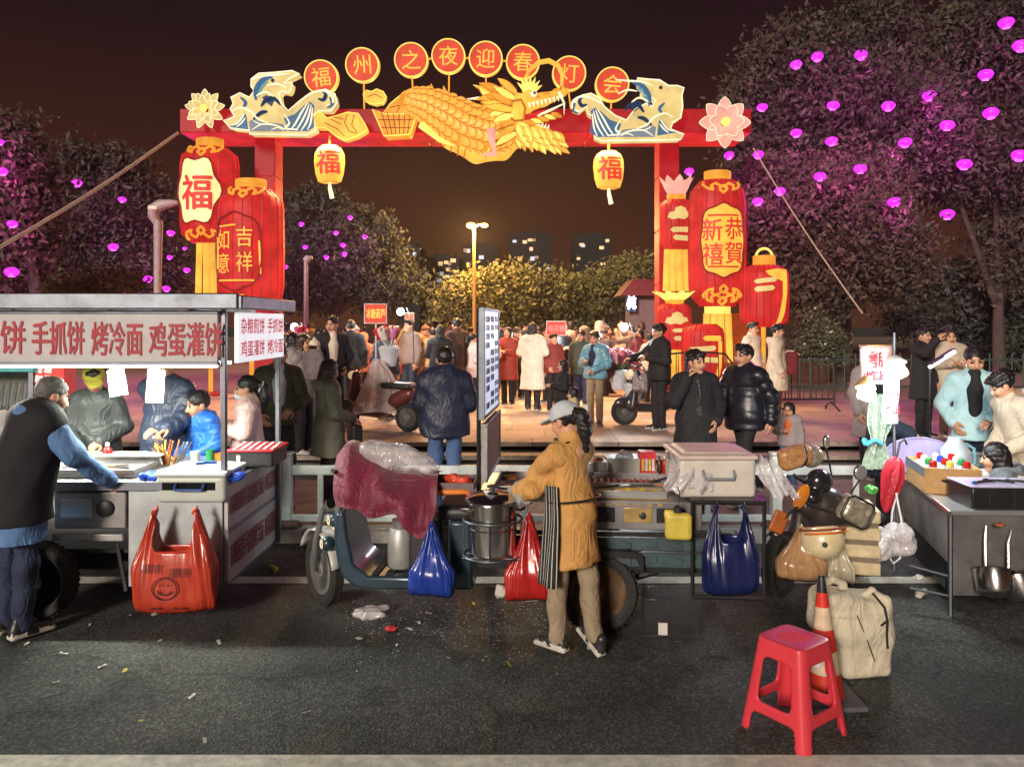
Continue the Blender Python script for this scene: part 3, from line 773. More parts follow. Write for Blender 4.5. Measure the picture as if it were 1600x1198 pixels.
arcs = [([(455, 206), (470, 196), (482, 178), (486, 162)], 0.068, G_BLUE), ([(468, 208), (480, 198), (488, 182), (491, 168)], 0.061, G_DBLUE), ([(480, 210), (488, 200), (492, 190)], 0.054, G_BLUE), ([(440, 204), (458, 192), (474, 172), (482, 158)], 0.061, G_BLUE),
        ([(425, 208), (440, 198), (458, 186)], 0.047, G_DBLUE), ([(366, 200), (382, 194), (392, 182), (396, 172)], 0.061, G_BLUE), ([(378, 203), (392, 196), (402, 184), (400, 176)], 0.054, G_DBLUE), ([(396, 208), (408, 200), (418, 196)], 0.054, G_BLUE),
        ([(404, 160), (404, 146), (414, 130), (430, 124)], 0.061, G_BLUE), ([(442, 168), (432, 158), (420, 160), (412, 170)], 0.054, G_DBLUE), ([(400, 190), (412, 180), (422, 178)], 0.047, G_DBLUE), ([(506, 146), (512, 152), (508, 160), (500, 158)], 0.047, G_DBLUE), ([(518, 156), (522, 166), (514, 172)], 0.041, G_BLUE), ([(380, 156), (388, 164), (384, 172)], 0.041, G_BLUE)]
foam = [([(474, 160), (490, 150), (508, 146), (522, 154), (522, 166), (512, 170)], .03), ([(368, 178), (380, 172), (396, 178), (408, 190), (424, 196)], .028), ([(448, 182), (456, 196), (450, 204), (470, 206)], .024), ([(398, 130), (412, 124), (434, 122), (456, 120)], .025), ([(422, 138), (438, 136), (452, 142)], .022), ([(402, 156), (420, 148), (436, 160)], .024)]
wave(WL, 'cream and blue wave with a dragon head on the left of the beam', False, arcs, foam, [(430, 130)])
arR = [([(x0 - 4, y0 + 9) for x0, y0 in [(1420 - x, y) for x, y in q[0]]], q[1], q[2]) for q in arcs]
foR = [([(1420 - x - 4, y + 9) for x, y in q[0]], q[1]) for q in foam]
wave(WR, 'cream and blue wave with a dragon head on the right of the beam', True, arR, foR, [(1030, 141)])

# ------------------------------------------------------------------ gold ingot, tail fin, small cloud
def slab_lantern(name, pts, Y, d, mat, label, lines=(), lmat=None, lname='seam', cat='lantern'):
    xs = [p[0] for p in pts]; ys = [p[1] for p in pts]
    ref = P(sum(xs) / len(xs), max(ys), Y); t = empty(name, ref, 0, label, cat)
    MB().prism(poly(pts, Y, ref), -d / 2, d / 2).build('body', mat, t, bevel=.05)
    pl = poly(pts, Y, ref)
    MB().tube([(x, -d / 2, z) for x, z in pl], .016, 6, closed=True).build('outline', G_YEL, t)
    for q in lines:
        MB().tube([(P(x, y, Y).x - ref.x, -d / 2 - .008, P(x, y, Y).z - ref.z) for x, y in q], .009, 5).build(lname, lmat or G_DKRED, t)
    return t, ref
slab_lantern('gold_ingot', [(585, 176), (604, 183), (636, 183), (655, 176), (643, 214), (603, 217)], 17.8, .5, G_AMBER, 'gold ingot shaped lantern between tail fin and dragon body', [[(590 + i * 9, 181), (603 + i * 6, 214)] for i in range(1, 7)] + [[(594, 192), (648, 192)], [(598, 204), (645, 204)]])
it, iref = slab_lantern('gold_ingot', [(600, 182), (612, 166), (628, 153), (640, 152), (650, 162), (650, 180), (630, 185)], 17.95, .4, G_AMBER, 'gold mound heaped on top of the ingot', [[(612, 172), (630, 168), (646, 172)], [(620, 182), (634, 160)]])
slab_lantern('dragon_tail_lantern', [(492, 183), (500, 177), (514, 188), (530, 184), (545, 179), (562, 181), (573, 198), (576, 206), (560, 216), (541, 222), (528, 216), (512, 203), (494, 202)], 17.75, .35, G_GOLD, 'gold dragon tail fin hooked over the beam beside the left wave', [[(510, 195), (530, 205), (541, 216)], [(545, 182), (541, 195), (548, 208), (560, 212)], [(556, 183), (552, 198), (560, 210)], [(520, 190), (536, 198)], [(524, 186), (540, 190)]])
slab_lantern('gold_cloud', [(569, 150), (574, 144), (582, 146), (590, 142), (600, 146), (605, 154), (600, 163), (588, 166), (574, 162)], 18.2, .25, G_GOLD, 'small gold cloud on the rod of the second disc', [[(576, 154), (588, 150), (598, 156)]])

# ------------------------------------------------------------------ golden dragon
DY = 17.55
dref = P(760, 200, DY)
dr = empty('dragon_lantern', dref, 0, 'big golden dragon with scaled body and open jaws across the beam', 'lantern')
def D(px, py, dy=0.0): q = P(px, py, DY) - dref; return Vector((q.x, dy, q.z))
K = DY / F
body = [(640, 158, 17), (668, 166, 26), (700, 183, 33), (732, 203, 37), (765, 213, 36), (795, 205, 30)]
sd = SDF(); sd.chain([D(x, y) for x, y, r in body], [r * K for x, y, r in body], k=.08)
sd.build('body', G_AMBER, dr, .045)
sd = SDF(); sd.chain([D(x, y, -.12) for x, y in [(672, 196), (706, 222), (745, 240), (785, 238), (806, 226)]], [.10, .2, .24, .2, .12], k=.08, flat=((0, 1, 0), .9)); sd.build('belly', G_GOLD, dr, .04)
# scales in staggered rows over the front of the body
sc = MB(); sc.grid(lambda u, v: ((v - .5) * .26 * (1 - (2 * u - 1) ** 2 * .55 if u > .5 else 1), -.035 * math.sin(PI * u * .8) - .025 * (1 - (2 * v - 1) ** 2) - .02 * u, (.5 - u) * .3), 4, 4)
scm = sc.mesh('scale', [M('glow_scale', S(150, 90, 30), .45, emit=.9, ecol=S(246, 168, 66), evar=.28)], 60)
sce = MB(); sce.tube([((v - .5) * .26 * (1 - (2 * u - 1) ** 2 * .55 if u > .5 else 1), -.035 * math.sin(PI * u * .8) - .02 * u - .008, (.5 - u) * .3) for u, v in [(0.3, 0), (.5, 0), (.7, 0), (.88, 0), (1, .2), (1, .5), (1, .8), (.88, 1), (.7, 1), (.5, 1), (.3, 1)]], .011, 4)
scem = sce.mesh('scale_edge', [M('scale_edge', (.25, .1, .02), .5, emit=.55, ecol=S(190, 92, 20))], 60)
path = [(D(x, y), r * K) for x, y, r in body]
def along(t):
    t *= len(path) - 1; i = min(int(t), len(path) - 2); f_ = t - i
    return path[i][0].lerp(path[i + 1][0], f_), path[i][1] * (1 - f_) + path[i + 1][1] * f_, (path[i + 1][0] - path[i][0]).normalized()
n = 0
for i in range(15):
    for j in range(6):
        t_ = (i + .5 * (j % 2) + .2) / 15.5; ph = R(-62 + 23 * j)
        if t_ > .97: continue
        c, r_, tg = along(t_)
        up = Vector((0, 1, 0)).cross(tg).normalized()
        if up.z < 0: up = -up
        nrm = (Vector((0, -1, 0)) * math.cos(ph) + up * math.sin(ph)).normalized()
        pos = c + nrm * (r_ + .012)
        yax = -nrm; zax = (-tg - nrm * (-tg).dot(nrm)).normalized(); xax = yax.cross(zax).normalized()
        Mx = Matrix((xax, yax, zax)).transposed()
        Mx = Mx @ rotm(R(-10), 0, 0)
        s_ = .62 + .55 * r_ / .5 * .8
        for nm, me in (('scale', scm),):
            o = link(nm, me, dr, pos, Mx.to_euler()); o.scale = (s_ * .8, 1, s_ * .8)
        q = link('scale_edge', scem, o)
        n += 1
# dorsal fins
for k, (x, y, h, dx) in enumerate([(672, 142, 16, 10), (697, 152, 26, 4), (720, 165, 20, 6), (738, 170, 16, 10)]):
    f = MB(); f.prism([(D(x - 10, y + 14).x, D(x, y + 14).z), (D(x + dx - 8, y - h * .7).x, D(x, y - h * .7).z), (D(x + 14, y + 12).x, D(x, y + 12).z)], -.04, .04); f.build('fin', G_AMBER, dr, bevel=.015)
# head
EDGM = bpy.data.materials['scale_edge']
hd = SDF()
hd.ell(D(800, 172, -.1), (.42, .34, .36), k=.1); hd.cone(D(806, 168, -.15), D(848, 160, -.2), .23, .15, k=.1); hd.cone(D(848, 160, -.2), D(878, 150, -.2), .15, .09, k=.06); hd.ell(D(880, 146, -.2), (.11, .13, .09), k=.05)
hd.cone(D(800, 188, -.2), D(822, 200, -.22), .20, .13, k=.08); hd.cone(D(822, 200, -.22), D(866, 214, -.22), .12, .06, k=.06); hd.ell(D(828, 157, -.40), (.15, .1, .12), k=.05)
hd.ell(D(806, 188, -.38), (.19, .10, .19), k=.04)
hd.build('head', G_GOLD, dr, .03)
MB().tube([D(818, 190, -.36), D(836, 188, -.40), D(858, 178, -.38)], [.07, .06, .02], 8).build('tongue', G_RED, dr); MB().tube([D(836, 190, -.42), D(858, 181, -.44), D(878, 171, -.42)], [.02, .03, .015], 6).build('tusk', G_WHITE, dr)
MB().tube([D(796, 176, -.46), D(800, 168, -.5), D(814, 166, -.5), D(820, 178, -.48), D(818, 196, -.46), D(804, 198, -.48), D(792, 188, -.48)], .03, 6, closed=True).build('cheek_ring', EDGM, dr)
MB().ball(D(833, 157, -.50), .075, 10).build('eye', G_WHITE, dr); MB().ball(D(834, 157, -.57), .035, 8).build('pupil', M('pupil', (.2, .02, .01), .2), dr)
def spike(pts, r, mat, nm): MB().tube([D(*p) for p in pts], [r * (1 - .93 * (i / (len(pts) - 1)) ** 1.2) for i in range(len(pts))], 7).build(nm, mat, dr)
for i in range(7):   # brow flame
    a = R(150 - i * 22); spike([(826 + 6 * math.cos(a), 154 - 4 * math.sin(a), -.48), (826 + 14 * math.cos(a), 152 - 13 * math.sin(a), -.5), (826 + 21 * math.cos(a), 150 - 22 * math.sin(a), -.46)], .06, G_YEL, 'brow_spike')
def blade(p, d, ln, wd, mat, nm, bend=0.0):
    p = Vector(p); d = Vector(d).normalized(); sd_ = Vector((-d.z, 0, d.x))
    def fn(u, v):
        w = wd * math.sin(PI * min(1, u * .85 + .15)) ** .8 * (v - .5) * 2
        return p + d * (u * ln) + sd_ * (w + bend * u * u * ln) + Vector((0, -.10 * math.sin(PI * u * .8) + .05 * abs(v - .5) * 2, 0))
    o = MB().grid(fn, 7, 4).build(nm, mat, dr, 60); sm = o.modifiers.new('thick', 'SOLIDIFY'); sm.thickness = .02
    MB().tube([fn(i / 7, 0) for i in range(8)] + [fn(i / 7, 1) for i in range(7, -1, -1)], .012, 4).build(nm + '_edge', EDG, o)
EDG = bpy.data.materials['scale_edge']
rdd = random.Random(3)
for lay in range(4):
    for i in range(8):
        f_ = i / 7; a = R(152 + 66 * f_ + rdd.uniform(-9, 9)); x, y = 806 - 9 * lay - 5 * math.sin(PI * f_), 154 + 62 * f_ + 3 * (lay % 2)
        blade(D(x, y, -.50 + .06 * lay), (math.cos(a), 0, math.sin(a)), rdd.uniform(.34, .62), .085, (G_GOLD, G_YEL, G_AMBER)[(i + lay) % 3], 'mane_blade', rdd.uniform(-.22, .22))
for row in range(3):
    for i in range(12):
        f_ = i / 11; x, y = 808 + 60 * f_, 203 + 12 * f_ + 8 * row
        blade(D(x, y, -.40 - .05 * (2 - row)), (.25 + .5 * f_, 0, -1), .27 + .1 * rdd.random(), .07, (G_YEL, G_GOLD)[(i + row) % 2], 'beard_blade', rdd.uniform(-.1, .35))
for i in range(7): blade(D(800 + 10 * i, 203 - 5 * i * .6, -.42), (.8, 0, -.5), .25, .06, G_YEL if i % 2 else G_AMBER, 'cheek_blade', .2)
for (x, y, rx, rz) in ((868, 150, .09, .035), (852, 155, .10, .035), (838, 160, .10, .03)): MB().ball(D(x, y, -.42), (rx, .06, rz), 10).build('snout_ridge', G_AMBER, dr)
for x, y in ((874, 146), (882, 144)): MB().ball(D(x, y, -.37), .035, 8).build('nostril', EDG, dr)
for i in range(11):
    f_ = i / 10; a_, b_ = D(690 + 100 * f_, 216 + 18 * math.sin(PI * f_) - 2, -.30), D(684 + 104 * f_, 228 + 24 * math.sin(PI * f_), -.22); MB().tube([a_, (a_ + b_) / 2 + Vector((0, -.05, 0)), b_], .012, 4).build('belly_seam', EDG, dr)
for i in range(9):
    f_ = i / 8; spike([(826 + 50 * f_, 169 - 12 * f_, -.38), (828 + 50 * f_, 177 - 12 * f_, -.38)], .035, G_WHITE, 'tooth')
    if i < 7: spike([(828 + 36 * f_, 198 + 12 * f_, -.34), (830 + 36 * f_, 191 + 12 * f_, -.34)], .028, G_WHITE, 'tooth')
spike([(806, 152, -.2), (780, 148, -.25), (755, 143, -.3), (740, 139, -.28)], .07, G_YEL, 'horn'); spike([(800, 146, .1), (770, 152, .1), (745, 152, .1), (728, 153, .1)], .08, G_WHITE, 'horn')
spike([(798, 140, 0), (794, 130, 0), (788, 124, 0)], .07, G_GOLD, 'ear')
MB().tube([D(818, 135, -.35), D(826, 120, -.4), D(840, 108, -.42), D(856, 105, -.42), D(870, 112, -.42), D(877, 126, -.4), D(876, 142, -.36)], [.035, .045, .055, .06, .055, .05, .035], 8).build('whisker', G_GOLD, dr)
spike([(872, 150, -.3), (880, 168, -.34), (880, 186, -.3)], .04, G_WHITE, 'whisker')
for (pts, r_) in [([(768, 214, -.55), (770, 232, -.65), (776, 250, -.6)], .12), ([(776, 248, -.6), (764, 252, -.66), (752, 250, -.64)], .07), ([(660, 200, -.3), (690, 225, -.35), (720, 236, -.3)], .09)]:
    spike(pts, r_, G_PINK if r_ != .09 else G_YEL, 'claw')

# ------------------------------------------------------------------ hanging fu lanterns
for px, py, L in ((515, 257, 'small gold barrel lantern reading 福 hung under the left of the beam'), (951, 266, 'small gold barrel lantern reading 福 hung under the right of the beam')):
    Y = 18.3; c = P(px, py, Y); t = empty('fu_lantern', c, 0, L, 'lantern', 'small fu lanterns under the beam')
    s_ = Y / F
    prof = [(.55, -28), (.75, -27), (.92, -14), (1.0, 4), (.95, 16), (.75, 25), (.5, 28)]
    prf = [(r_ * 24 * s_, z * s_) for r_, z in prof]
    MB().lathe(prf, 32, sy=.6).build('shade', G_GOLD, t, 60)
    for k in (0, -1): MB().tube([(prf[k][0] * math.cos(a), prf[k][0] * .6 * math.sin(a), prf[k][1]) for a in np.linspace(0, 2 * PI, 24, endpoint=False)], .02, 6, closed=True).build('ring', G_AMBER, t)
    g = MB(); text_on(g, '福', .03, lambda u, v: (u, -.6 * math.sqrt(max(.0, (24.4 * s_) ** 2 - u * u)) - .015 + .12 * (abs(v) / (28 * s_)) ** 2 * .4, v + .02), 36 * s_, split=.12); g.build('character', INK, t)
    MB().tube([(0, 0, 28 * s_), (0, 0, z0 - c.z)], .03, 8).build('hanger', G_AMBER, t)
    MB().tube([(0, 0, -28 * s_), (.01, 0, -38 * s_), (.06, 0, -53 * s_)], [.03, .05, .055], 8).build('tassel', G_WHITE, t)

# ------------------------------------------------------------------ big standing lanterns
def barrel(rx, hh, top=.62, ex=.16):
    """profile of a straight sided barrel with rounded shoulders: half height hh, radius rx"""
    out = []
    for i in range(13):
        f_ = -1 + 2 * i / 12
        a = abs(f_)
        r_ = rx * (1 if a < .72 else (1 - (1 - top) * ((a - .72) / .28) ** 2.2))
        out.append((r_ * (1 - .03 * a), f_ * hh))
    return out
def prof_r(prof, z):
    for (r0, a), (r1, b) in zip(prof, prof[1:]):
        if a <= z <= b: return r0 + (r1 - r0) * (z - a) / max(b - a, 1e-6)
    return prof[0][0] if z < prof[0][1] else prof[-1][0]
def lantern(px, py, rpx, hpx, label, Y=17.4, mat=None, cap=True, ribs=11, sy=.75, stand=True):
    s_ = Y / F; c = P(px, py, Y); rx, hh = rpx * s_, hpx * s_
    t = empty('red_lantern', (c.x, Y, .42), 0, label, 'lantern', 'big red lanterns on the plaza')
    prof = barrel(rx, hh); dz = c.z - .42
    MB().lathe([(r_, z + dz) for r_, z in prof], 48, sy=sy).build('shade', mat or G_RED, t, 60)
    for k in range(ribs * 2):
        a = 2 * PI * (k + .5) / (ribs * 2)
        if math.sin(a) > .3: continue
        MB().tube([(r_ * math.cos(a) * 1.004, r_ * sy * math.sin(a) * 1.004, z + dz) for r_, z in prof], .008, 4).build('rib', G_DKRED, t)
    def wrap(u, v, off=.012):
        r_ = prof_r(prof, max(-hh, min(hh, v))) + off
        a = max(-1.5, min(1.5, u / r_)); return (r_ * math.sin(a), -r_ * sy * math.cos(a) - (off if off > .02 else 0), v + dz)
    if cap:
        MB().lathe([(rx * .42, hh + dz - .02), (rx * .46, hh + dz + .02), (rx * .46, hh + dz + .2), (rx * .40, hh + dz + .22)], 24, sy=.8, rib=.08, ribs=16).build('cap', G_AMBER, t, 40)
    if stand:
        MB().cyl((0, .05, 0), (0, .05, dz - hh + .02), .05, 10).build('pole', G_AMBER, t)
        MB().lathe([(rx * .5, 0), (rx * .5, .05), (.1, .09)], 20).build('base', G_DKRED, t, 40)
    return t, wrap, s_, dz, hh, rx
def decor(t, wrap, pts, mat, name, s_, off=.02, edge=None):
    """flat shape given in pixels from the lantern centre, bent onto its surface, with thickness"""
    vs, fs = refine([(x * s_, -y * s_) for x, y in pts], [list(range(len(pts)))], .09)
    mb = MB(); mb.add([wrap(u, v, off) for u, v in vs], fs)
    o = mb.build(name, mat, t, 60)
    if edge:
        P2 = [(x * s_, -y * s_) for x, y in pts]; q = []
        for i in range(len(P2)):
            a, b = P2[i], P2[(i + 1) % len(P2)]
            for k in range(3): q.append(wrap(a[0] + (b[0] - a[0]) * k / 3, a[1] + (b[1] - a[1]) * k / 3, off + .008))
        MB().tube(q, .018, 5, closed=True).build('plaque_edge', edge, t)
    return o
def line(t, wrap, pts, w, mat, name, s_, off=.022):
    P2 = [(x * s_, -y * s_) for x, y in pts]; q = []
    for i in range(len(P2) - 1):
        for k in range(4): q.append(wrap(P2[i][0] + (P2[i + 1][0] - P2[i][0]) * k / 4, P2[i][1] + (P2[i + 1][1] - P2[i][1]) * k / 4, off))
    q.append(wrap(*P2[-1], off)); MB().tube(q, w, 6).build(name, mat, t)
def glyph(t, wrap, ch, bold, x, y, h, s_, mat, w=None, off=.03):
    g = MB(); text_on(g, ch, bold, lambda u, v: wrap(u + x * s_, v - y * s_, off), h * s_, w * s_ if w else None, split=.1); return g.build('character', mat, t)
def curls(t, wrap, y, s_, mat, up=1, wd=30):
    for sx in (-1, 1):
        line(t, wrap, [(sx * 3, y), (sx * 10, y - 6 * up), (sx * 18, y - 2 * up), (sx * 15, y + 5 * up), (sx * 24, y + 2 * up), (sx * wd, y - 5 * up), (sx * wd * .93, y - 9 * up)], .03, mat, 'scroll', s_)
    line(t, wrap, [(-6, y + 4 * up), (0, y + 10 * up), (6, y + 4 * up), (0, y - 2 * up), (-6, y + 4 * up)], .03, mat, 'scroll', s_)
def tassels(t, x, ztop, n, sp, length, mat, y=0):
    for k in range(n):
        MB().tube([(x + (k - (n - 1) / 2) * sp, y, ztop), (x + (k - (n - 1) / 2) * sp * 1.15, y, ztop - length)], .075, 8).build('tassel', mat, t)
# A: far left, cream plaque
t, w, s_, dz, hh, rx = lantern(328, 306, 46, 74, 'red barrel lantern with a cream plaque reading 福 left of the left pillar', 17.9)
lob = [(38 * (1 + .10 * math.cos(6 * a)) * math.cos(a) - 9, 51 * (1 + .10 * math.cos(6 * a)) * math.sin(a) - 3) for a in np.linspace(0, 2 * PI, 36, endpoint=False)]
decor(t, w, lob, M('glow_plaque', S(190, 170, 110), .5, var=.3, vscale=10, emit=.85, ecol=S(248, 222, 150), evar=.2), 'plaque', s_, edge=G_DKRED); glyph(t, w, '福', .03, -8, 0, 52, s_, INK, 50)
curls(t, w, -66, s_, G_AMBER); curls(t, w, 62, s_, G_AMBER, -1)
tassels(t, .0, dz - hh, 4, .16, 1.35, G_GOLD)
# B: nearer, gold writing
t, w, s_, dz, hh, rx = lantern(392, 388, 52, 92, 'taller red lantern with gold writing 吉祥如意 in front of the left pillar', 17.2)
lob = [(44 * (1 - .05 * math.cos(4 * a) + .03 * math.cos(8 * a)) * math.cos(a) - 12, 60 * (1 - .03 * math.cos(4 * a) + .03 * math.cos(8 * a)) * math.sin(a) + 8) for a in np.linspace(0, 2 * PI, 36, endpoint=False)]
line(t, w, lob + lob[:1], .022, G_DKRED, 'plaque_edge', s_)
for ch, x, y in (('如', -32, -10), ('意', -32, 26), ('吉', 4, -14), ('祥', 4, 24)): glyph(t, w, ch, .012, x, y, 30, s_, G_GOLD, 24)
for q in ([(-40, -30), (-10, -32)], [(-47, -14), (-47, 34)], [(26, -8), (28, 42)], [(-42, 52), (18, 52)]): line(t, w, q, .02, G_GOLD, 'scroll', s_)
curls(t, w, -84, s_, G_AMBER); curls(t, w, 84, s_, G_AMBER, -1)
# C and D: stacked pair with lotus tops
def cloud(t, w, x, y, k, s_, mat=G_CREAM):
    pts = [(-22, 6), (-18, -2), (-10, -3), (-8, -9), (0, -12), (8, -9), (11, -3), (18, -2), (22, 4), (12, 6), (6, 10), (-4, 8), (-12, 10)]
    decor(t, w, [(x + a * k, y + b * k) for a, b in pts], mat, 'cloud', s_)
def band(t, w, x0, x1, y, h, s_, mat=G_CREAM, skew=0):
    decor(t, w, [(x0, y), (x0 + 4, y - h / 2), (x1 - 4, y - h / 2 + skew), (x1, y + skew), (x1 - 4, y + h / 2 + skew), (x0 + 4, y + h / 2)], mat, 'wave_band', s_)
def lotus_top(t, z, s_, mat, n=8, h=34, spread=.55):
    for k in range(n):
        a = 2 * PI * k / n
        def fn(u, v, a=a):
            wdt = math.sin(PI * min(1, u * .9 + .1)) ** .8 * 9 * s_; r_ = 6 * s_ + u * spread * h * s_
            x = (v - .5) * 2 * wdt
            return (math.cos(a) * r_ - math.sin(a) * x, math.sin(a) * r_ + math.cos(a) * x, z + u * h * s_ * (1 - .25 * spread * u))
        o = MB().grid(fn, 6, 4).build('petal', mat, t, 60); so = o.modifiers.new('thick', 'SOLIDIFY'); so.thickness = .012
t, w, s_, dz, hh, rx = lantern(1057, 351, 27, 39, 'upper small red lantern with cream cloud under a pink lotus', 17.6, cap=False, ribs=7, stand=False)
lotus_top(t, dz + hh, s_, G_PINK, 8, 40, .5); MB().lathe([(.2, dz + hh - .02), (.22, dz + hh + .1)], 16).build('collar', G_AMBER, t)
cloud(t, w, 2, -15, .95, s_); band(t, w, -14, 20, 10, 8, s_); band(t, w, -10, 24, 22, 8, s_, skew=2); tassels(t, 0, dz - hh, 4, .14, .95, G_GOLD)
MB().cyl((0, .3, 0), (0, .3, dz), .06, 10).build('pole', G_DKRED, t)
t, w, s_, dz, hh, rx = lantern(1054, 510, 26, 36, 'lower small red lantern with cream cloud under a yellow lotus', 17.3, cap=False, ribs=7)
lotus_top(t, dz + hh, s_, G_YEL, 9, 26, 1.1); MB().lathe([(.2, dz + hh - .02), (.22, dz + hh + .1)], 16).build('collar', G_AMBER, t)
cloud(t, w, 0, -12, .9, s_); band(t, w, -8, 20, 6, 6, s_); band(t, w, -6, 20, 18, 7, s_, skew=1); tassels(t, 0, dz - hh, 3, .16, .75, G_GOLD)
# E: tallest
t, w, s_, dz, hh, rx = lantern(1121, 381, 45, 98, 'tallest red lantern with gold plaque reading 恭賀新禧 right of the arch', 17.2)
q4 = [(38 * (1 - .07 * math.cos(4 * a) + .04 * math.cos(8 * a)) * math.cos(a), 57 * (1 - .04 * math.cos(4 * a) + .04 * math.cos(8 * a)) * math.sin(a) - 2) for a in np.linspace(0, 2 * PI, 40, endpoint=False)]
decor(t, w, q4, G_GOLD, 'plaque', s_, edge=G_DKRED)
for ch, x, y in (('新', -18, -18), ('恭', 17, -20), ('禧', -17, 19), ('賀', 17, 17)): glyph(t, w, ch, .02, x, y, 33, s_, INK, 31)
for y in (-40, 38): line(t, w, [(-24, y), (24, y)], .02, INK, 'plaque_bar', s_)
curls(t, w, -84, s_, G_AMBER, 1, 32); curls(t, w, 76, s_, G_AMBER, -1, 32); curls(t, w, 86, s_, G_AMBER, 1, 26)
MB().lathe([(rx * .45, dz - hh - .16), (rx * .45, dz - hh + .02)], 20, sy=.8).build('collar', G_YEL, t); tassels(t, 0, dz - hh - .15, 4, .16, 1.1, G_GOLD)
# F: hanging round one on the right, G: low one
t, w, s_, dz, hh, rx = lantern(1194, 463, 38, 48, 'round red lantern with a ring handle at the far right of the arch', 17.0, sy=.85)
MB().tube([(13 * s_ * math.cos(a), 0, dz + hh + .18 + 14 * s_ * math.sin(a)) for a in np.linspace(0, PI, 14)], .03, 7).build('ring_handle', G_YEL, t)
decor(t, w, [(-8, -38), (12, -42), (30, -40), (31, -10), (26, 20), (18, 40), (8, 44), (14, 26), (20, 0), (20, -22), (4, -28), (-4, -32)], G_GOLD, 'wave_band', s_); band(t, w, -26, 10, -22, 7, s_, G_CREAM, -3); band(t, w, -26, 6, -10, 8, s_, G_CREAM, -2)
t, w, s_, dz, hh, rx = lantern(1098, 552, 33, 46, 'low red lantern with cream waves behind the man on the phone', 16.8, cap=False)
band(t, w, -6, 28, -24, 8, s_, G_GOLD); band(t, w, -30, 16, -6, 8, s_, G_CREAM, -3); band(t, w, -22, 26, 8, 8, s_, G_CREAM, 2); decor(t, w, [(20, -20), (29, -20), (28, 20), (20, 40), (10, 44), (20, 16)], G_GOLD, 'wave_band', s_)

# ------------------------------------------------------------------ guy ropes
ROPE = M('rope', (.45, .33, .26), .8)
def rope(p0, p1, r, L, sag=.1):
    mb = MB(); a, b = Vector(p0), Vector(p1)
    mb.tube([a.lerp(b, i / 12) - Vector((0, 0, sag * math.sin(PI * i / 12))) for i in range(13)], r, 6)
    tag(mb.build('guy_rope', ROPE), L, 'rope', 'guy ropes of the gateway')
rope(A(278, 208), P(-60, 420, 12.5), .035, 'thick guy rope from the left end of the beam')
rope(A(1177, 232), P(1348, 490, 15.5), .016, 'thin guy rope from the right end of the beam')

# ------------------------------------------------------------------ magenta lanterns in the trees
PK = M('glow_magenta', S(120, 20, 120), .4, emit=1.15, ecol=S(220, 44, 228), evar=.12)
PK2 = M('glow_magenta_rim', S(200, 90, 200), .4, emit=1.2, ecol=S(255, 120, 255))
pk = MB().lathe([(.09, -.15), (.17, -.12), (.24, -.02), (.235, .05), (.17, .13), (.08, .16)], 18, rib=.06, ribs=12).mesh('shade', PK, 60)
pk2 = MB().tube([(.10 * math.cos(a), .10 * math.sin(a), -.165) for a in np.linspace(0, 2 * PI, 14, endpoint=False)], .014, 5, closed=True).mesh('rim', PK2, 60)
pk3 = MB().tube([(0, 0, .15), (.01, 0, .6)], .006, 4).mesh('cord', BLK, 60)
proto = empty('magenta_lantern', (0, 0, 0), 0, 'x', 'lantern')
link('shade', pk, proto); link('rim', pk2, proto); link('cord', pk3, proto)
first = [True]
def pink(px, py, Y, k, label, group):
    t = proto if first[0] else dup(proto); first[0] = False
    t.location = P(px, py, Y); t.rotation_euler = (R(random.uniform(-8, 8)), R(random.uniform(-8, 8)), random.uniform(0, 6)); t.scale = (k * .88,) * 3
    t['label'] = label; t['group'] = group
    p = t.location
    lt = light('bulb', 'POINT', (0, -.22, -.34), 24 * k, (1, .10, .80), .08, t)
RT = [(1244, 101), (1277, 89), (1345, 86), (1191, 168), (1244, 208), (1299, 221), (1388, 166), (1452, 150), (1480, 196), (1414, 223), (1507, 257), (1281, 276), (1344, 264), (1397, 316), (1480, 335), (1540, 117), (1572, 36), (1548, 177), (1593, 243), (1595, 72), (1219, 299), (1185, 242), (1184, 315), (1139, 243), (1077, 268), (1302, 165)]
ORD = ['first', 'second', 'third', 'fourth', 'fifth', 'sixth', 'seventh', 'eighth', 'ninth', 'tenth']
def ranked(pts, bands, names):
    out = {}
    for (lo, hi), nm_ in zip(bands, names):
        for i_, q in enumerate(sorted([p for p in pts if lo <= p[1] < hi])): out[q[:2]] = (ORD[i_], nm_)
    return out
RK = ranked(RT, ((0, 125), (125, 200), (200, 250), (250, 310), (310, 400)), ('top row', 'second row', 'middle row', 'fourth row', 'lowest row'))
for px, py in RT:
    Y = (19.7 if py < 240 else 18.7) if px < 1430 else 20.6
    rr = 8.5 + (px - 1080) / 520 * 5
    pink(px, py, Y, rr * Y / F / .24, 'magenta bowl lantern, %s from left in the %s of the right trees' % RK[(px, py)], 'magenta lanterns in the right trees')
for q_, (px, py, r_) in zip(('second from the top', 'third from the top', 'lowest and largest', 'topmost'), [(4, 268, 9), (19, 350, 9), (18, 425, 12), (0, 222, 7)]): pink(px, py, 15.8, r_ * 15.8 / F / .24, 'magenta lantern in the left edge tree, ' + q_, 'magenta lanterns in the left edge tree')
LT = [(120, 286, 9), (191, 312, 7), (177, 386, 9), (248, 348, 7), (267, 364, 7), (265, 402, 5), (292, 422, 6), (231, 436, 8), (260, 451, 7), (289, 388, 4), (174, 427, 4)]
RK = ranked(LT, ((0, 355), (355, 395), (395, 430), (430, 500)), ('upper row', 'middle row', 'lower row', 'bottom row'))
for px, py, r_ in LT: pink(px, py, 22.5, r_ * 22.5 / F / .24, 'magenta lantern, %s from left in the %s of the round left tree' % RK[(px, py)], 'magenta lanterns in the left round tree')
UT = [(471, 350), (477, 386), (547, 340), (525, 364), (536, 383), (538, 397), (510, 402), (570, 370), (446, 417)]
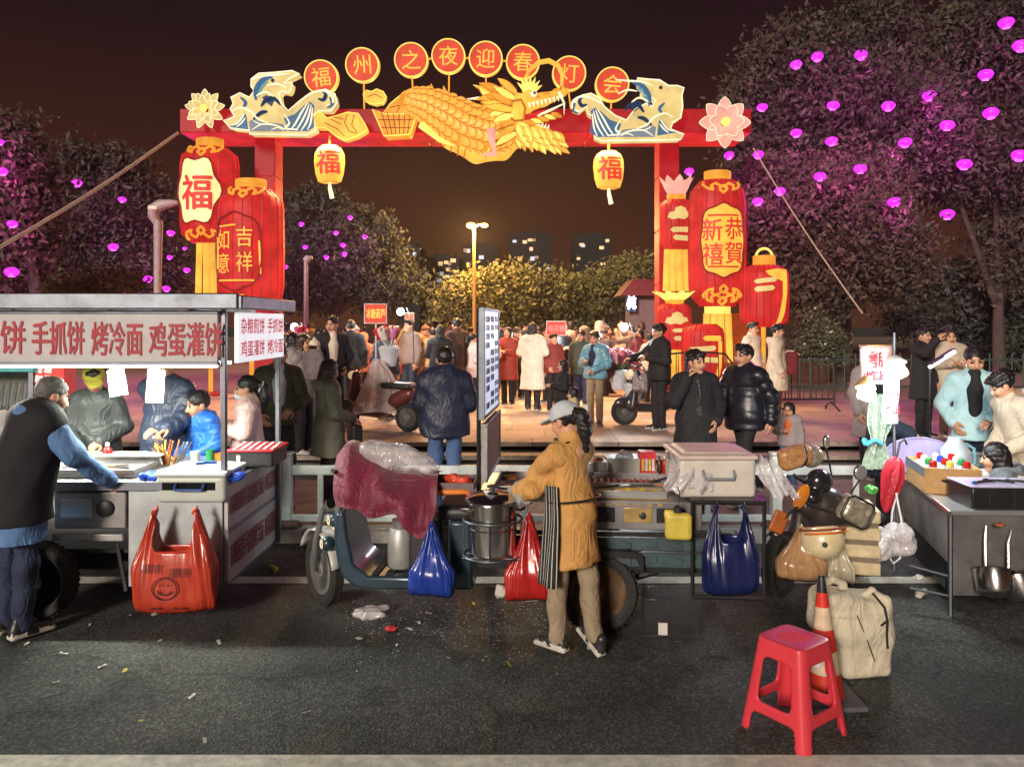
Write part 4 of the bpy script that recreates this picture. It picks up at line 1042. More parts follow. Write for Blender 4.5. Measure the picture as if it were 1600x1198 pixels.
RK = ranked(UT, ((0, 360), (360, 380), (380, 390), (390, 500)), ('top row', 'second row', 'third row', 'bottom row'))
for px, py in UT: pink(px, py, 33, 5 * 33 / F / .24, 'tiny magenta lantern under the arch, %s from left in the %s' % RK[(px, py)], 'tiny magenta lanterns under the arch')

# ------------------------------------------------------------------ street lamps
STEEL = M('painted_steel', (.42, .36, .34), .5, var=.15)
ORG = M('lamp_glow', S(255, 190, 90), emit=9.0, ecol=S(255, 176, 72))
Y = 35; b = P(741, 0, Y); t = empty('street_lamp', (b.x, Y, .4), 0, 'twin armed street lamp glowing orange beyond the arch', 'street lamp')
zt = P(0, 354, Y).z - .4
MB().tube([(0, 0, 0), (0, 0, zt)], [.1, .06], 8).build('pole', M('lamp_pole', S(190, 140, 70), .5), t)
for x_, k, pw in ((736, 1, 3000), (757, .75, 800)):
    dx = P(x_, 0, Y).x - b.x
    MB().tube([(0, 0, zt - .05), (dx * .5, 0, zt + .1), (dx, 0, zt + .12)], .04, 6).build('arm', STEEL, t)
    MB().ball((dx, -.05, zt + .05), (.22 * k, .16 * k, .13 * k), 12).build('lamp_head', ORG, t)
    light('lamp', 'POINT', (dx, -.2, zt - .25), pw, (1, .55, .18), .15, t)
Y = 19; b = P(246, 0, Y); t = empty('street_lamp', (b.x, Y, .1), 0, 'pale street lamp with a broad curved head at the left', 'street lamp')
zt = P(0, 345, Y).z - .1
MB().tube([(0, 0, 0), (0, 0, zt * .6), (.02, 0, zt)], [.10, .085, .11], 12).build('pole', STEEL, t)
MB().tube([(.0, 0, zt - .05), (-.1, -.02, zt + .12), (-.08, -.04, zt + .28), (.1, -.05, zt + .38), (.35, -.06, zt + .42), (.52, -.06, zt + .44)], [.10, .13, .15, .14, .10, .05], 12).build('curved_head', STEEL, t, 60)
MB().box((-.04, -.17, zt + .3), (.22, .06, .09), rotm(R(20))).build('lens', M('lens', (.5, .45, .35), .15, emit=.5, ecol=S(230, 200, 150)), t, bevel=.02)
Y = 27; b = P(478, 0, Y); t = empty('street_lamp', (b.x, Y, .4), 0, 'slim pale street lamp with a short arm behind the left pillar', 'street lamp')
zt = P(0, 408, Y).z - .4
MB().tube([(0, 0, 0), (0, 0, zt)], [.09, .07], 10).build('pole', STEEL, t); MB().tube([(0, 0, zt), (.06, 0, zt + .1), (.22, 0, zt + .13)], [.13, .14, .06], 10).build('lamp_head', STEEL, t)

# ------------------------------------------------------------------ people
SKIN = M('skin', S(205, 152, 122), .5, var=.06, vscale=20); SKIN2 = M('skin_tan', S(188, 132, 100), .5, var=.06, vscale=20)
LIP = M('lip', S(150, 78, 70), .5); EYE = M('eye_dark', (.012, .01, .01), .25)
HAIR = M('hair_black', (.012, .010, .010), .42, var=.3, bump=.5, bscale=90, stretch=(1, 1, .25)); HAIRG = M('hair_grey', (.12, .115, .11), .6, var=.4, bump=.6, bscale=90, stretch=(1, 1, .25)); HAIRB = M('hair_brown', (.045, .026, .018), .45, var=.3, bump=.5, bscale=90, stretch=(1, 1, .25))
def cloth(name, c, rough=.8, bump=.25, bscale=45, var=.15, **k): return M('cloth_' + name, S(*c), rough, var=var, vscale=6, bump=bump, bscale=bscale, folds=k.pop('folds', 5.5), **k)
BLACK = cloth('black', (30, 28, 32)); NAVY = cloth('navy', (34, 38, 60)); CHAR = cloth('charcoal', (48, 48, 54)); OLIVE = cloth('olive', (92, 90, 72)); TAN = cloth('tan', (204, 152, 86)); BEIGE = cloth('beige', (198, 182, 160)); CREAMC = cloth('cream', (226, 208, 188))
GREYC = cloth('grey', (150, 140, 140)); DENIM = cloth('denim', (70, 96, 138), bscale=120, bump=.4, var=.3); DENIMD = cloth('dark_denim', (38, 48, 76), bscale=120, bump=.4, var=.3); KHAKI = cloth('khaki', (150, 132, 108)); PINKC = cloth('pink', (222, 186, 180), .5); BLUEC = cloth('bright_blue', (40, 110, 210), .45, var=.3); SHINY = cloth('shiny_blue', (110, 158, 180), .3, var=.25); PUFF = cloth('black_puffer', (28, 28, 38), .35, folds=0); PUFFN = cloth('navy_puffer', (52, 62, 84), .4); BROWN = cloth('brown', (84, 54, 42)); YEL = cloth('mustard', (222, 160, 72)); LBLUE = cloth('pale_blue', (176, 214, 220)); WINE = cloth('wine', (110, 26, 40)); ORANGEC = cloth('orange', (216, 110, 60)); WHITEC = cloth('white', (225, 222, 218)); SAGE = cloth('grey_green', (120, 116, 100))
SHOEB = M('shoe_black', (.02, .02, .022), .4); SHOEW = M('shoe_white', (.6, .58, .55), .5, dirt=.4); SOLE = M('shoe_sole', (.55, .52, .47), .6, dirt=.4)

def mesh_head(h):
    s = SDF()
    s.ell((0, .012, .03), (.076, .095, .095), k=.03); s.ell((0, -.018, -.045), (.059, .068, .075), k=.04); s.ell((0, -.058, -.098), (.026, .022, .02), k=.03)
    s.cone((0, .02, -.08), (0, .035, -.22), .056, .064, k=.03)
    for x in (-1, 1):
        s.ell((x * .036, -.058, -.028), (.03, .03, .03), k=.03); s.ell((x * .031, -.099, .012), (.018, .012, .011), k=.014, op=-1)
        s.ell((x * .078, .008, -.005), (.012, .022, .032), k=.01)
    s.cone((0, -.086, .012), (0, -.106, -.026), .008, .013, k=.014); s.ell((-.01, -.096, -.03), (.01, .01, .008), k=.01); s.ell((.01, -.096, -.03), (.01, .01, .008), k=.01)
    if h < .012:
        for x in (-1, 1):
            s.ell((x * .031, -.084, .011), (.012, .0075, .0045), k=.003, tag=2)
            s.cone((x * .017, -.0905, .031), (x * .046, -.0775, .033), .0042, .003, k=.003, tag=2)
        s.cone((-.02, -.0835, -.064), (.02, -.0835, -.064), .0065, k=.006, tag=1); s.cone((-.012, -.087, -.066), (.012, -.087, -.066), .0075, k=.006, tag=1)
    return s.mesh(h)
def mesh_hand(curl, h=.006):
    s = SDF(); s.box((0, 0, .048), (.040, .014, .046), .013, k=.01); s.cone((0, 0, -.05), (0, 0, .01), .026, .028, k=.02)
    c1, c2 = {'relax': (.35, .5), 'grip': (.9, 1.4), 'flat': (.06, .08), 'point': (.9, 1.3), 'fist': (1.3, 1.6)}[curl]
    for i, (x, L, r) in enumerate([(-.030, .058, .0078), (-.0105, .072, .0088), (.0105, .076, .009), (.031, .068, .0088)]):
        a1, a2 = (c1, c2) if not (curl == 'point' and i == 3) else (.12, .1)
        a1 += .06 * (3 - i); p0 = np.array((x, 0, .088)); sp = x * .8
        p1 = p0 + L * .5 * np.array((sp, -math.sin(a1), math.cos(a1))); p2 = p1 + L * .32 * np.array((sp, -math.sin(a1 + a2 * .7), math.cos(a1 + a2 * .7))); p3 = p2 + L * .26 * np.array((sp * .5, -math.sin(a1 + a2 * 1.2), math.cos(a1 + a2 * 1.2)))
        s.chain([p0, p1, p2, p3], [r * 1.08, r * 1.0, r * .93, r * .8], k=.004)
    q = .5 if curl in ('grip', 'fist', 'point') else 0
    s.chain([(.030, -.004, .018), (.056, -.016 - .012 * q, .046), (.062 - .02 * q, -.026 - .02 * q, .074), (.060 - .035 * q, -.034 - .022 * q, .096)], [.016, .0125, .0108, .009], k=.008)
    return s.mesh(h)
_cache = {}
def cached(key, fn):
    if key not in _cache: _cache[key] = fn()
    return _cache[key]
def mesh_hair(kind, h):
    s = SDF(); amp = .004
    s.ell((0, .020, .042), (.086, .102, .096), k=.01)
    if kind in ('short', 'crop', 'mop'):
        if kind == 'mop': s.ell((0, -.06, .085), (.07, .05, .035), k=.03); s.ell((0, .04, .06), (.092, .10, .09), k=.02); amp = .009
        s.ell((0, -.112, -.035), (.085, .085, .098), k=.012, op=-1); s.cut((0, -.25, -1), .052)
        if kind == 'short': s.ell((0, -.055, .105), (.066, .05, .03), k=.03); amp = .007
    else:
        s.ell((0, -.108, -.045), (.062, .075, .112), k=.012, op=-1)
        if kind == 'bob':
            s.cone((0, .03, .0), (0, .04, -.10), .092, .088, k=.03); s.ell((0, -.1, -.06), (.063, .085, .12), k=.012, op=-1); s.cut((0, 0, -1), .13)
        elif kind == 'long':
            s.cone((0, .05, .0), (0, .085, -.34), .088, .075, k=.04, flat=((0, 1, 0), .6)); s.ell((0, -.1, -.06), (.063, .085, .14), k=.012, op=-1)
            for x in (-1, 1): s.cone((x * .072, -.01, .02), (x * .088, -.015, -.26), .024, .018, k=.03)
        elif kind == 'pony':
            s.cut((0, 0, -1), .075); s.cone((0, .11, .05), (.01, .16, .02), .032, .045, k=.03); s.chain([(.01, .16, .02), (.02, .175, -.08), (.02, .15, -.22)], [.045, .048, .02], k=.03)
        elif kind == 'bun':
            s.cut((0, 0, -1), .075); s.ell((0, .12, .06), (.05, .05, .05), k=.02)
        amp = .005
    return s.mesh(h, noise=(amp, 75))
def mesh_cap(kind, h):
    s = SDF()
    if kind == 'cap':
        s.ell((0, .014, .052), (.099, .117, .100), k=.01); s.cut((0, .12, -1), -.026); s.ell((0, -.125, .04), (.075, .085, .012), k=.012, rot=rotm(R(14)))
    elif kind == 'beanie':
        s.ell((0, .012, .055), (.095, .11, .098), k=.01); s.cut((0, .2, -1), -.02); s.cone((-.0, .0, .03), (0, .03, .03), .01, k=.01); s.ell((0, .012, .165), .03, k=.02)
    elif kind == 'hood':
        s.ell((0, .035, .03), (.11, .13, .125), k=.01); s.cone((0, .06, -.05), (0, .06, -.16), .10, .12, k=.05); s.ell((0, -.12, -.015), (.075, .12, .10), k=.015, op=-1); s.cut((0, -1, 0), .085)
    return s.mesh(h)
def tf(V, Mx, off): return np.asarray(V) @ np.array(Mx).T + np.array(off)
def frame(z, y):
    z = Vector(z).normalized(); y = Vector(y); y = (y - z * y.dot(z)).normalized(); x = y.cross(z); return Matrix((x, y, z)).transposed()

ARM = {'down': ((.235, .03, 1.10), (.245, -.05, .86)), 'pocket': ((.27, .07, 1.12), (.18, -.10, .95)), 'chest': ((.25, -.02, 1.12), (.07, -.26, 1.17)), 'low': ((.25, .0, 1.11), (.10, -.25, 1.02)), 'reach': ((.25, -.16, 1.18), (.20, -.42, 1.14)),
       'phone': ((.27, -.13, 1.17), (.135, -.12, 1.42)), 'up': ((.26, -.2, 1.32), (.16, -.32, 1.52)), 'swing': ((.25, .12, 1.12), (.27, .08, .88)), 'swingf': ((.25, -.06, 1.11), (.24, -.22, .92)), 'cross': ((.26, -.04, 1.13), (-.04, -.2, 1.16)), 'mouth': ((.25, -.13, 1.15), (.06, -.2, 1.42))}

def person(pos, rz=0, H=1.7, label='', top=None, legs=NAVY, shoes=SHOEB, hair=('short', HAIR), arms=('down', 'down'), lean=0.0, walk=0.0, head=(0, 0), q='mid', hs=1.0, skin=SKIN, bulk=0.0, kind='short', hem=None, quilt=None, hood=None, hat=None, mask=None, hands=('relax', 'relax'), group=None, fold=.006, collar=True, side=0.0, gloves=None, zipper=None, sit=False, wide=1.0, shirt=None, skirt=None):
    """arms: (left, right) preset names or (elbow, wrist); facing -Y at rz = 0"""
    s = H / 1.7
    t = empty('person', pos, rz, label, 'person', group)
    hq = {'near': .0135, 'mid': .018, 'far': .034}[q]; hh = {'near': .0065, 'mid': .009, 'far': .022}[q]
    ca, sa, cs, ss = math.cos(lean), math.sin(lean), math.cos(side), math.sin(side)
    def T(p):
        x, y, z = p
        if z > .93:
            dz = z - .93; y, z = y * ca - dz * sa, .93 + dz * ca + y * sa
            dz = z - .93; x, z = x * cs + dz * ss, .93 + dz * cs - x * ss
        return np.array((x * s, y * s, z * s))
    fl = np.array((0, ca, sa)); W_ = wide
    J = {}
    for sd_, sg, pr in (('L', 1, arms[0]), ('R', -1, arms[1])):
        e_, w_ = ARM[pr] if isinstance(pr, str) else pr
        f = (lambda p: T((sg * p[0], p[1], p[2]))) if isinstance(pr, str) else (lambda p: T((sg * p[0], p[1], p[2])))
        J[sd_] = (T((sg * .165 * W_, .01, 1.365)), f(e_), f(w_))
    # legs
    def leg(sg):
        k = walk * sg
        if sit: return [(sg * .09 * s, 0, .88 * s), (sg * .10 * s, -.40 * s, .86 * s), (sg * .10 * s, -.38 * s, .42 * s)]
        return [np.array((sg * .085, 0, .88)) * s, np.array((sg * .095, -.22 * k - .015, .48)) * s, np.array((sg * .09, -.30 * k + (.12 if k < 0 else 0) * abs(k), .085 + (.06 if k < 0 else 0) * abs(k))) * s]
    # trousers
    tr = SDF()
    tr.ell((0, .01 * s, .90 * s), (.150 * s * W_, .105 * s, .12 * s), k=.04)
    for sg in (-1, 1):
        a, b, c = leg(sg); tr.cone(a, b, .084 * s, .072 * s, k=.03); tr.cone(b, c, .072 * s, .062 * s, k=.03)
    if skirt: tr.cone((0, 0, .9 * s), (0, 0, skirt * s), .16 * s, .24 * s, k=.05, flat=((0, 1, 0), .75)); 
    for sg in (-1, 1): pass
    ph = (sum(map(ord, label)) % 17) * .7
    tr.build('trousers', legs, t, hq * 1.1, noise=(fold * .8, 17 / s, ph))
    # shoes
    def shoe_mesh():
        k = SDF(); k.cone((0, .045, .045), (0, -.04, .05), .040, .040, k=.03); k.cone((0, -.04, .04), (0, -.145, .032), .042, .034, k=.03); k.cone((0, .04, .06), (0, .03, .11), .036, .036, k=.02)
        k.box((0, -.052, .014), (.044, .136, .018), .014, k=.004, tag=1); k.cut((0, 0, -1), 0.0); return k.mesh(.012 if q != 'far' else .025)
    V, Q, tg = cached(('shoe', q == 'far'), shoe_mesh)
    key = ('shoeme', shoes.name, q == 'far')
    if key not in _cache: _cache[key] = np_mesh('shoe', V, Q, [shoes, SOLE], tg)
    for sg in (-1, 1):
        c = leg(sg)[2]; o = link('shoe', _cache[key], t, (c[0], c[1] - .0, max(0.0, c[2] - .085 * s) + .002), (R(-25) if walk * sg < 0 else 0, 0, R(8) * sg)); o.scale = (s, s, s)
    # jacket
    jk = SDF(); B = bulk
    hem_ = hem if hem is not None else {'short': .84, 'long': .50, 'mid': .70}[kind]
    qt = quilt
    jk.cone(T((0, .005, 1.31)), T((0, 0, 1.08)), (.158 + B) * s * W_, (.146 + B) * s * W_, k=.05, flat=(fl, .70), quilt=qt)
    jk.cone(T((0, 0, 1.08)), T((0, 0, .94)), (.146 + B) * s * W_, (.172 + B) * s * W_, k=.05, flat=(fl, .76), quilt=qt)
    jk.cone((0, 0, .94 * s), (0, -.0, (hem_ - .12) * s), (.176 + B) * s * W_, (.186 + B + (.04 if hem_ < .7 else 0)) * s * W_, k=.05, flat=((0, 1, 0), .78), quilt=qt)
    jk.cut((0, 0, -1), -hem_ * s, k=.004)
    jk.cone(T((-.13 * W_, .01, 1.365)), T((.13 * W_, .01, 1.365)), (.068 + B * .6) * s, k=.05)
    for sd_ in 'LR':
        a, b, c = J[sd_]; d = (c - b); d = d / max(np.linalg.norm(d), 1e-6)
        jk.cone(a, b, (.070 + B * .6) * s, (.056 + B * .6) * s, k=.03, quilt=qt); jk.cone(b, c - d * .015 * s, (.056 + B * .6) * s, (.046 + B * .5) * s, k=.025, quilt=qt)
    if collar: jk.cone(T((0, .022, 1.40)), T((0, .018, 1.455)), .076 * s, .074 * s, k=.025)
    if hood: jk.ell(T((0, .105, 1.405)), (.125 * s, .075 * s, .085 * s), k=.04); jk.ell(T((0, .09, 1.46)), (.07 * s, .05 * s, .05 * s), k=.03, op=-1)
    mats_j = [top or BLACK]
    if zipper:
        mats_j.append(zipper)
        for i in range(7):
            z = hem_ + .03 + i * (1.36 - hem_) / 7; z2 = z + (1.36 - hem_) / 7
            rr = (.118 + B * .72) * W_
            jk.cone(T((0, -rr + .004, z)), T((0, -rr + .004, z2)), .011 * s, k=.004, tag=1)
    jk.build('jacket', mats_j, t, hq, noise=(fold * .85, 17 / s, ph + 1))
    if shirt:
        sh = SDF(); yb = (.118 + B * .72) * W_
        sh.cone(T((0, -.045, 1.43)), T((0, -yb + .054, 1.28)), .062 * s, .074 * s, k=.02); sh.cone(T((0, -yb + .054, 1.28)), T((0, -yb + .058, hem_ + .08)), .074 * s, .072 * s, k=.02); sh.cut((0, 0, -1), -(hem_ + .02) * s); sh.build('shirt', shirt, t, hq)
    # body: head + neck + core + hands, one mesh
    Hc = T((0, -.015, 1.562 - .12 * (hs - 1)))
    Mh = rotm(lean * .55 + head[1], side * .5, 0) @ rotm(0, 0, head[0]); Mh3 = np.array(Mh) * s * hs
    V, Q, tg = cached(('head', hh), lambda: mesh_head(hh)); Vs, Qs, Ts = [tf(V, Mh3, Hc)], [Q], [tg]
    core = SDF(); core.cone(T((0, .005, 1.36)), T((0, 0, .95)), .10 * s, .09 * s, k=.03, flat=(fl, .7)); core.cone(T((0, .02, 1.36)), T((0, .015, 1.47)), .054 * s, k=.03); core.cone(T((-.14, .01, 1.36)), T((.14, .01, 1.36)), .045 * s, k=.03)
    for sd_ in 'LR':
        a, b, c = J[sd_]; core.cone(a, b, .042 * s, .036 * s, k=.02); core.cone(b, c, .036 * s, .026 * s, k=.02)
    for sg in (-1, 1):
        a, b, c = leg(sg); core.cone(a, b, .065 * s, .05 * s, k=.03); core.cone(b, np.array(c) + np.array((0, 0, .02)), .045 * s, .035 * s, k=.02)
    V2, Q2, _ = core.mesh(.03 if q != 'far' else .04); n0 = len(Vs[0]); Vs.append(V2); Qs.append(Q2 + n0); Ts.append(np.zeros(len(Q2), np.int8)); n0 += len(V2)
    for sd_, sg, cu in (('L', 1, hands[0]), ('R', -1, hands[1])):
        if cu is None: continue
        a, b, c = J[sd_]; d = c - b; d = d / np.linalg.norm(d)
        V3, Q3, _ = cached(('hand', cu, q == 'far'), lambda: mesh_hand(cu, .006 if q != 'far' else .014))
        V3 = V3.copy()
        pn = Vector((-sg * .8, -.15, -.35)) if abs(d[2]) > .6 else Vector((-sg * .5, 0, -1.0))
        Mx = frame(d, -pn)
        if Mx[0][0] * 0 + (Mx @ Vector((1, 0, 0))).dot(Vector((0, -1, .4))) < 0: V3[:, 0] *= -1; Q3 = Q3[:, ::-1]
        V3 = tf(V3, np.array(Mx) * s * .95, c); Vs.append(V3); Qs.append(Q3 + n0); Ts.append(np.full(len(Q3), 3 if gloves else 0, np.int8)); n0 += len(V3)
    link('body', np_mesh('body', np.concatenate(Vs), np.concatenate(Qs), [skin, LIP, EYE] + ([gloves] if gloves else []), np.concatenate(Ts)), t)
    if hair:
        hk = {'near': .009, 'mid': .011, 'far': .022}[q]; V, Q, _ = cached(('hair', hair[0], hk), lambda: mesh_hair(hair[0], hk)); link('hair', np_mesh('hair', tf(V, Mh3, Hc), Q, hair[1]), t)
    if hat:
        V, Q, _ = cached(('hat', hat[0], hh), lambda: mesh_cap(hat[0], max(hh, .009))); link({'cap': 'cap', 'beanie': 'hat', 'hood': 'hood'}[hat[0]], np_mesh('hat', tf(V, Mh3, Hc), Q, hat[1]), t)
    if mask:
        def mm():
            k = SDF(); k.ell((0, -.052, -.06), (.062, .062, .05), k=.01); return k.mesh(.009)
        V, Q, _ = cached('mask', mm); link('mask', np_mesh('mask', tf(V, Mh3, Hc), Q, mask), t)
    t['_H'] = H
    return t, T, J, Mh, Vector(Hc)

# ------------------------------------------------------------------ materials of the stalls
STEELB = M('brushed_steel', (.50, .50, .50), .34, .72, var=.14, vscale=3, bump=.06, bscale=90, stretch=(1, 1, 14), dirt=.35)
STEELD = M('worn_steel', (.30, .29, .29), .44, .75, var=.3, vscale=4, bump=.08, dirt=.55)
POLI = M('polished_steel', (.62, .60, .58), .18, 1.0, var=.08, bump=.03, bscale=20)
ALU = M('aluminium', (.20, .215, .25), .45, 1.0, var=.2, vscale=5, dirt=.3)
GALV = M('galvanised_sheet', (.46, .50, .52), .42, .55, var=.16, vscale=5, dirt=.3)
BOARD = M('sign_board', (.52, .49, .50), .45, var=.10, vscale=3, dirt=.2)
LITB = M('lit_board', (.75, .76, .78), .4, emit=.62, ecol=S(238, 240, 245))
REDINK = M('red_print', S(168, 28, 46), .5); REDINKL = M('red_print_lit', S(190, 20, 60), .5, emit=.35, ecol=S(190, 30, 60))
RUBBER = M('rubber', (.022, .021, .020), .8, var=.4, bump=.5, bscale=50, dirt=.2)
BLKM = M('black_metal', (.022, .022, .024), .42, .3, var=.3, dirt=.2); BLKP = M('black_plastic', (.02, .02, .022), .45, var=.3)
WHITEP = M('white_plastic', (.62, .60, .56), .45, var=.08, dirt=.2); CLEARBOX = M('translucent_plastic', (.62, .66, .60), .35, var=.06, alpha=.88); LID = M('lid_plastic', (.62, .68, .66), .35, var=.06, alpha=.93)
TRUB = M('trike_blue', (.022, .048, .075), .35, .2, var=.25, coat=.4, dirt=.4); TRUG = M('trike_green', (.05, .085, .09), .5, .2, var=.3, dirt=.5)
WHBAR = M('barrier_white', (.62, .66, .64), .45, var=.12, dirt=.35)
REDP = M('red_plastic', S(214, 60, 72), .34, var=.07, vscale=4, bump=.04, bscale=30, dirt=.12)
MAROON = cloth('maroon', (112, 22, 52), .6, var=.25, sheen=.3)
def film(name, c=(.5, .5, .5), a=.8, rough=.22): return M(name, c, rough, var=.25, vscale=12, bump=.0, alpha=a, spec=.7, crease=13)
def bagfilm(name, c, a): return M(name, c, .26, var=.22, vscale=9, bump=.6, bscale=9, alpha=a, spec=.7, stretch=(1.6, 1.6, .35))
RBAG = bagfilm('red_bag_film', S(196, 66, 44), .80); RBAG2 = bagfilm('dark_red_film', S(180, 36, 34), .82); BBAG = bagfilm('blue_bag_film', S(36, 64, 158), .84); DBAG = bagfilm('dark_blue_film', S(26, 36, 86), .82); CBAG = film('clear_film', (.72, .68, .70), .42, .15); WBAG = film('white_film', (.72, .72, .70), .86); BBAG2 = film('bright_blue_film', S(40, 90, 210), .95)
CARD = M('cardboard', S(186, 146, 96), .8, var=.15, bump=.1, dirt=.15); FOODY = M('food_yellow', S(222, 190, 80), .6, var=.4, vscale=30); FOODB = M('food_brown', S(160, 92, 48), .6, var=.4, vscale=30); STEELWARM = M('warm_reflection_steel', (.62, .44, .18), .3, .55, var=.35, vscale=6, dirt=.4)  # tray steel: a warm golden reflection is painted into its base colour
LED = M('led_white', (1, 1, 1), emit=36, ecol=(.92, 1.0, 1.0)); LEDY = M('led_strip', (1, 1, .8), emit=7, ecol=(1, .97, .72))
def at(t): return lambda p: Vector(p) - t.location
def bag(name, px0, px1, pyt, pyb, Y, mat, label, group=None, handles=2, depth=.16, flat=False, cat='bag'):
    """carrier bag hung by its handles: body with pleats and two handle loops"""
    a, b = P(px0, pyb, Y), P(px1, pyt, Y); w, h = b.x - a.x, b.z - a.z
    t = empty(name, ((a.x + b.x) / 2, Y, a.z), 0, label, cat, group)
    ph = random.uniform(0, 6); NU, NV = 72, 18; two = handles == 2
    hc = .23 * w if two else 0.0
    def fn(u, v):
        an = 2 * PI * u; c_, s_ = math.cos(an), math.sin(an)
        x0 = math.copysign(abs(c_) ** .6, c_) * w / 2; y0 = math.copysign(abs(s_) ** .8, s_) * depth
        sg = 1 if x0 > 0 else -1
        q = abs(x0) / (w / 2)
        top = (.62 + .38 * min(1, max(0, (q - .42) / .3)) ** 1.0) if two else .70 + .3 * (1 if abs(x0) > -1 else 0)
        z = v * top
        f = max(0, (z - (.42 if two else .35)) / (.58 if two else .65))
        low = math.sin(PI / 2 * min(1, z * 7 + .12)); bul = 1 + .06 * math.sin(PI * min(1, z / .6))
        xb = x0 * (.90 + .06 * bul) * (.93 + .07 * low)
        if two: xt = sg * hc + (xb - sg * w * .36) * .10
        else: xt = x0 * .07
        g_ = f ** (1.15 if two else .75)
        x = xb * (1 - g_) + xt * g_; y = y0 * (low * .6 + .4) * bul * (1 - g_ * .93)
        pl_ = (.004 + .020 * f) * math.sin(an * 11 + ph + 2.5 * z) + .006 * math.sin(an * 23 + 2 * ph + 7 * z) + .010 * math.sin(an * 3 + 9 * z + ph) * (1 - f)
        return Vector((x + pl_ * .4, y + pl_, z * h + .018 * math.sin(an * 2 + ph) * max(0, .2 - z) * 3))
    m = MB(); m.grid(fn, NU, NV); m.add([fn(i_ / NU, 0) for i_ in range(NU)], [list(range(NU))[::-1]])
    o = m.build('bag_body', mat, t, 180); sm = o.modifiers.new('thick', 'SOLIDIFY'); sm.thickness = .003
    for sx in ((-1, 1) if two else (0,)):
        MB().tube([(sx * hc - .012, 0, h * .965), (sx * hc, -.008, h * 1.0), (sx * hc + .004, .02, h * 1.03)], [.02, .014, .008], 8).build('handle', mat, t)
    ct_ = SDF(); rd = random.Random(px0)
    for i_ in range(5): ct_.box((rd.uniform(-.22, .22) * w, rd.uniform(-.2, .2) * depth, h * rd.uniform(.08, .26)), (w * .16, depth * .4, h * .10), .01, k=.01, rot=rotm(0, R(rd.uniform(-25, 25)), 0))
    ct_.build('contents', M('bag_contents', (.30, .28, .26), .7, var=.4), t, .014)
    return t, w, h
def wheel(parent, c, r, wd, ax, spokes=5, rim=None, name='wheel'):
    """ax: axle direction; tyre and rim are sub-parts"""
    q = Vector(ax).normalized().to_track_quat('Z', 'Y'); Mq = q.to_matrix()
    w = MB().lathe([(.03, -wd * .55), (.035, wd * .55)], 14, T=Mq).build(name, STEELD, parent, 40, loc=c)
    MB().lathe([(r * .70, -wd * .35), (r * .80, -wd * .5), (r * .93, -wd * .48), (r, -wd * .28), (r * 1.0, wd * .28), (r * .93, wd * .48), (r * .80, wd * .5), (r * .70, wd * .35), (r * .68, 0), (r * .70, -wd * .35)], 40, T=Mq).build('tyre', RUBBER, w, 40)
    tr = MB()
    for i in range(44):
        for sgn in (-1, 1):
            a = 2 * PI * (i + .25 * sgn) / 44; p = Mq @ Vector((math.cos(a) * r * .995, math.sin(a) * r * .995, sgn * wd * .2)); tr.box(p, (wd * .3, r * .07, r * .03), Mq @ rotm(0, 0, a) @ rotm(0, R(90), 0) @ rotm(0, 0, R(25 * sgn)))
    o = tr.build('tread', RUBBER, w)
    rm = MB(); rm.lathe([(r * .70, -wd * .36), (r * .64, -wd * .3), (r * .60, 0), (r * .64, wd * .3), (r * .70, wd * .36), (r * .72, 0), (r * .70, -wd * .36)], 36, T=Mq)
    for i in range(spokes):
        a = 2 * PI * i / spokes; d = Mq @ Vector((math.cos(a), math.sin(a), 0)); e_ = Mq @ Vector((math.cos(a + .25), math.sin(a + .25), 0)); 
        rm.tube([d * .03, d * r * .35, e_ * r * .64], [.022, .016, .020], 6)
    rm.lathe([(.0, -wd * .4), (.055, -wd * .38), (.06, wd * .38), (.0, wd * .4)], 16, T=Mq)
    rm.build('rim', rim or STEELD, w, 40)
    return w

# ------------------------------------------------------------------ left pancake stall
st = empty('pancake_stall', (-3.2, 6.1, 0), 0, 'long steel pancake cart with lit canopy and red lettering on white boards', 'food stall')
L = at(st)
def pbox(par, nm, x0, x1, y0, y1, z0, z1, mat, bev=.004, org=st):
    return MB().box(Vector(((x0 + x1) / 2, (y0 + y1) / 2, (z0 + z1) / 2)) - org.location, (x1 - x0, y1 - y0, z1 - z0)).build(nm, mat, par, bevel=bev)
for x, y in ((-2.10, 5.60), (-2.035, 6.68), (-4.7, 5.60), (-4.7, 6.68)): MB().box(L((x, y, 1.2)), (.04, .04, 2.0)).build('post', ALU, st, bevel=.006)
roof = pbox(st, 'roof', -4.85, -1.96, 5.50, 6.82, 2.245, 2.285, STEELB)
pbox(roof, 'gutter', -4.85, -1.95, 5.455, 5.497, 2.20, 2.315, ALU, .01); pbox(roof, 'gutter', -1.955, -1.92, 5.47, 6.82, 2.20, 2.30, ALU, .01)
for x in (-4.4, -3.6, -2.9, -2.3): pbox(roof, 'roof_batten', x, x + .03, 5.52, 6.8, 2.19, 2.243, STEELD)
fs = pbox(st, 'front_sign', -4.7, -2.125, 5.545, 5.575, 1.815, 2.175, BOARD, .006)
for z in (1.81, 2.18): pbox(fs, 'sign_frame', -4.7, -2.12, 5.535, 5.585, z - .012, z + .012, ALU)
def sgn(par, txt, x0, x1, ya, yb, Y, mat):
    a, b = P(x0, yb, Y), P(x1, ya, Y); c = (a + b) / 2 - st.location; g = MB()
    text_on(g, txt, .025, lambda u, v: (c.x + u, c.y, c.z + v), b.z - a.z, b.x - a.x); return g.build('lettering', mat, par)
sgn(fs, '煎饼', -40, 39, 501, 553, 5.542, REDINK); sgn(fs, '手抓饼', 50, 131, 502, 554, 5.542, REDINK); sgn(fs, '烤冷面', 143, 222, 503, 555, 5.542, REDINK); sgn(fs, '鸡蛋灌饼', 233, 347, 504, 557, 5.542, REDINK)
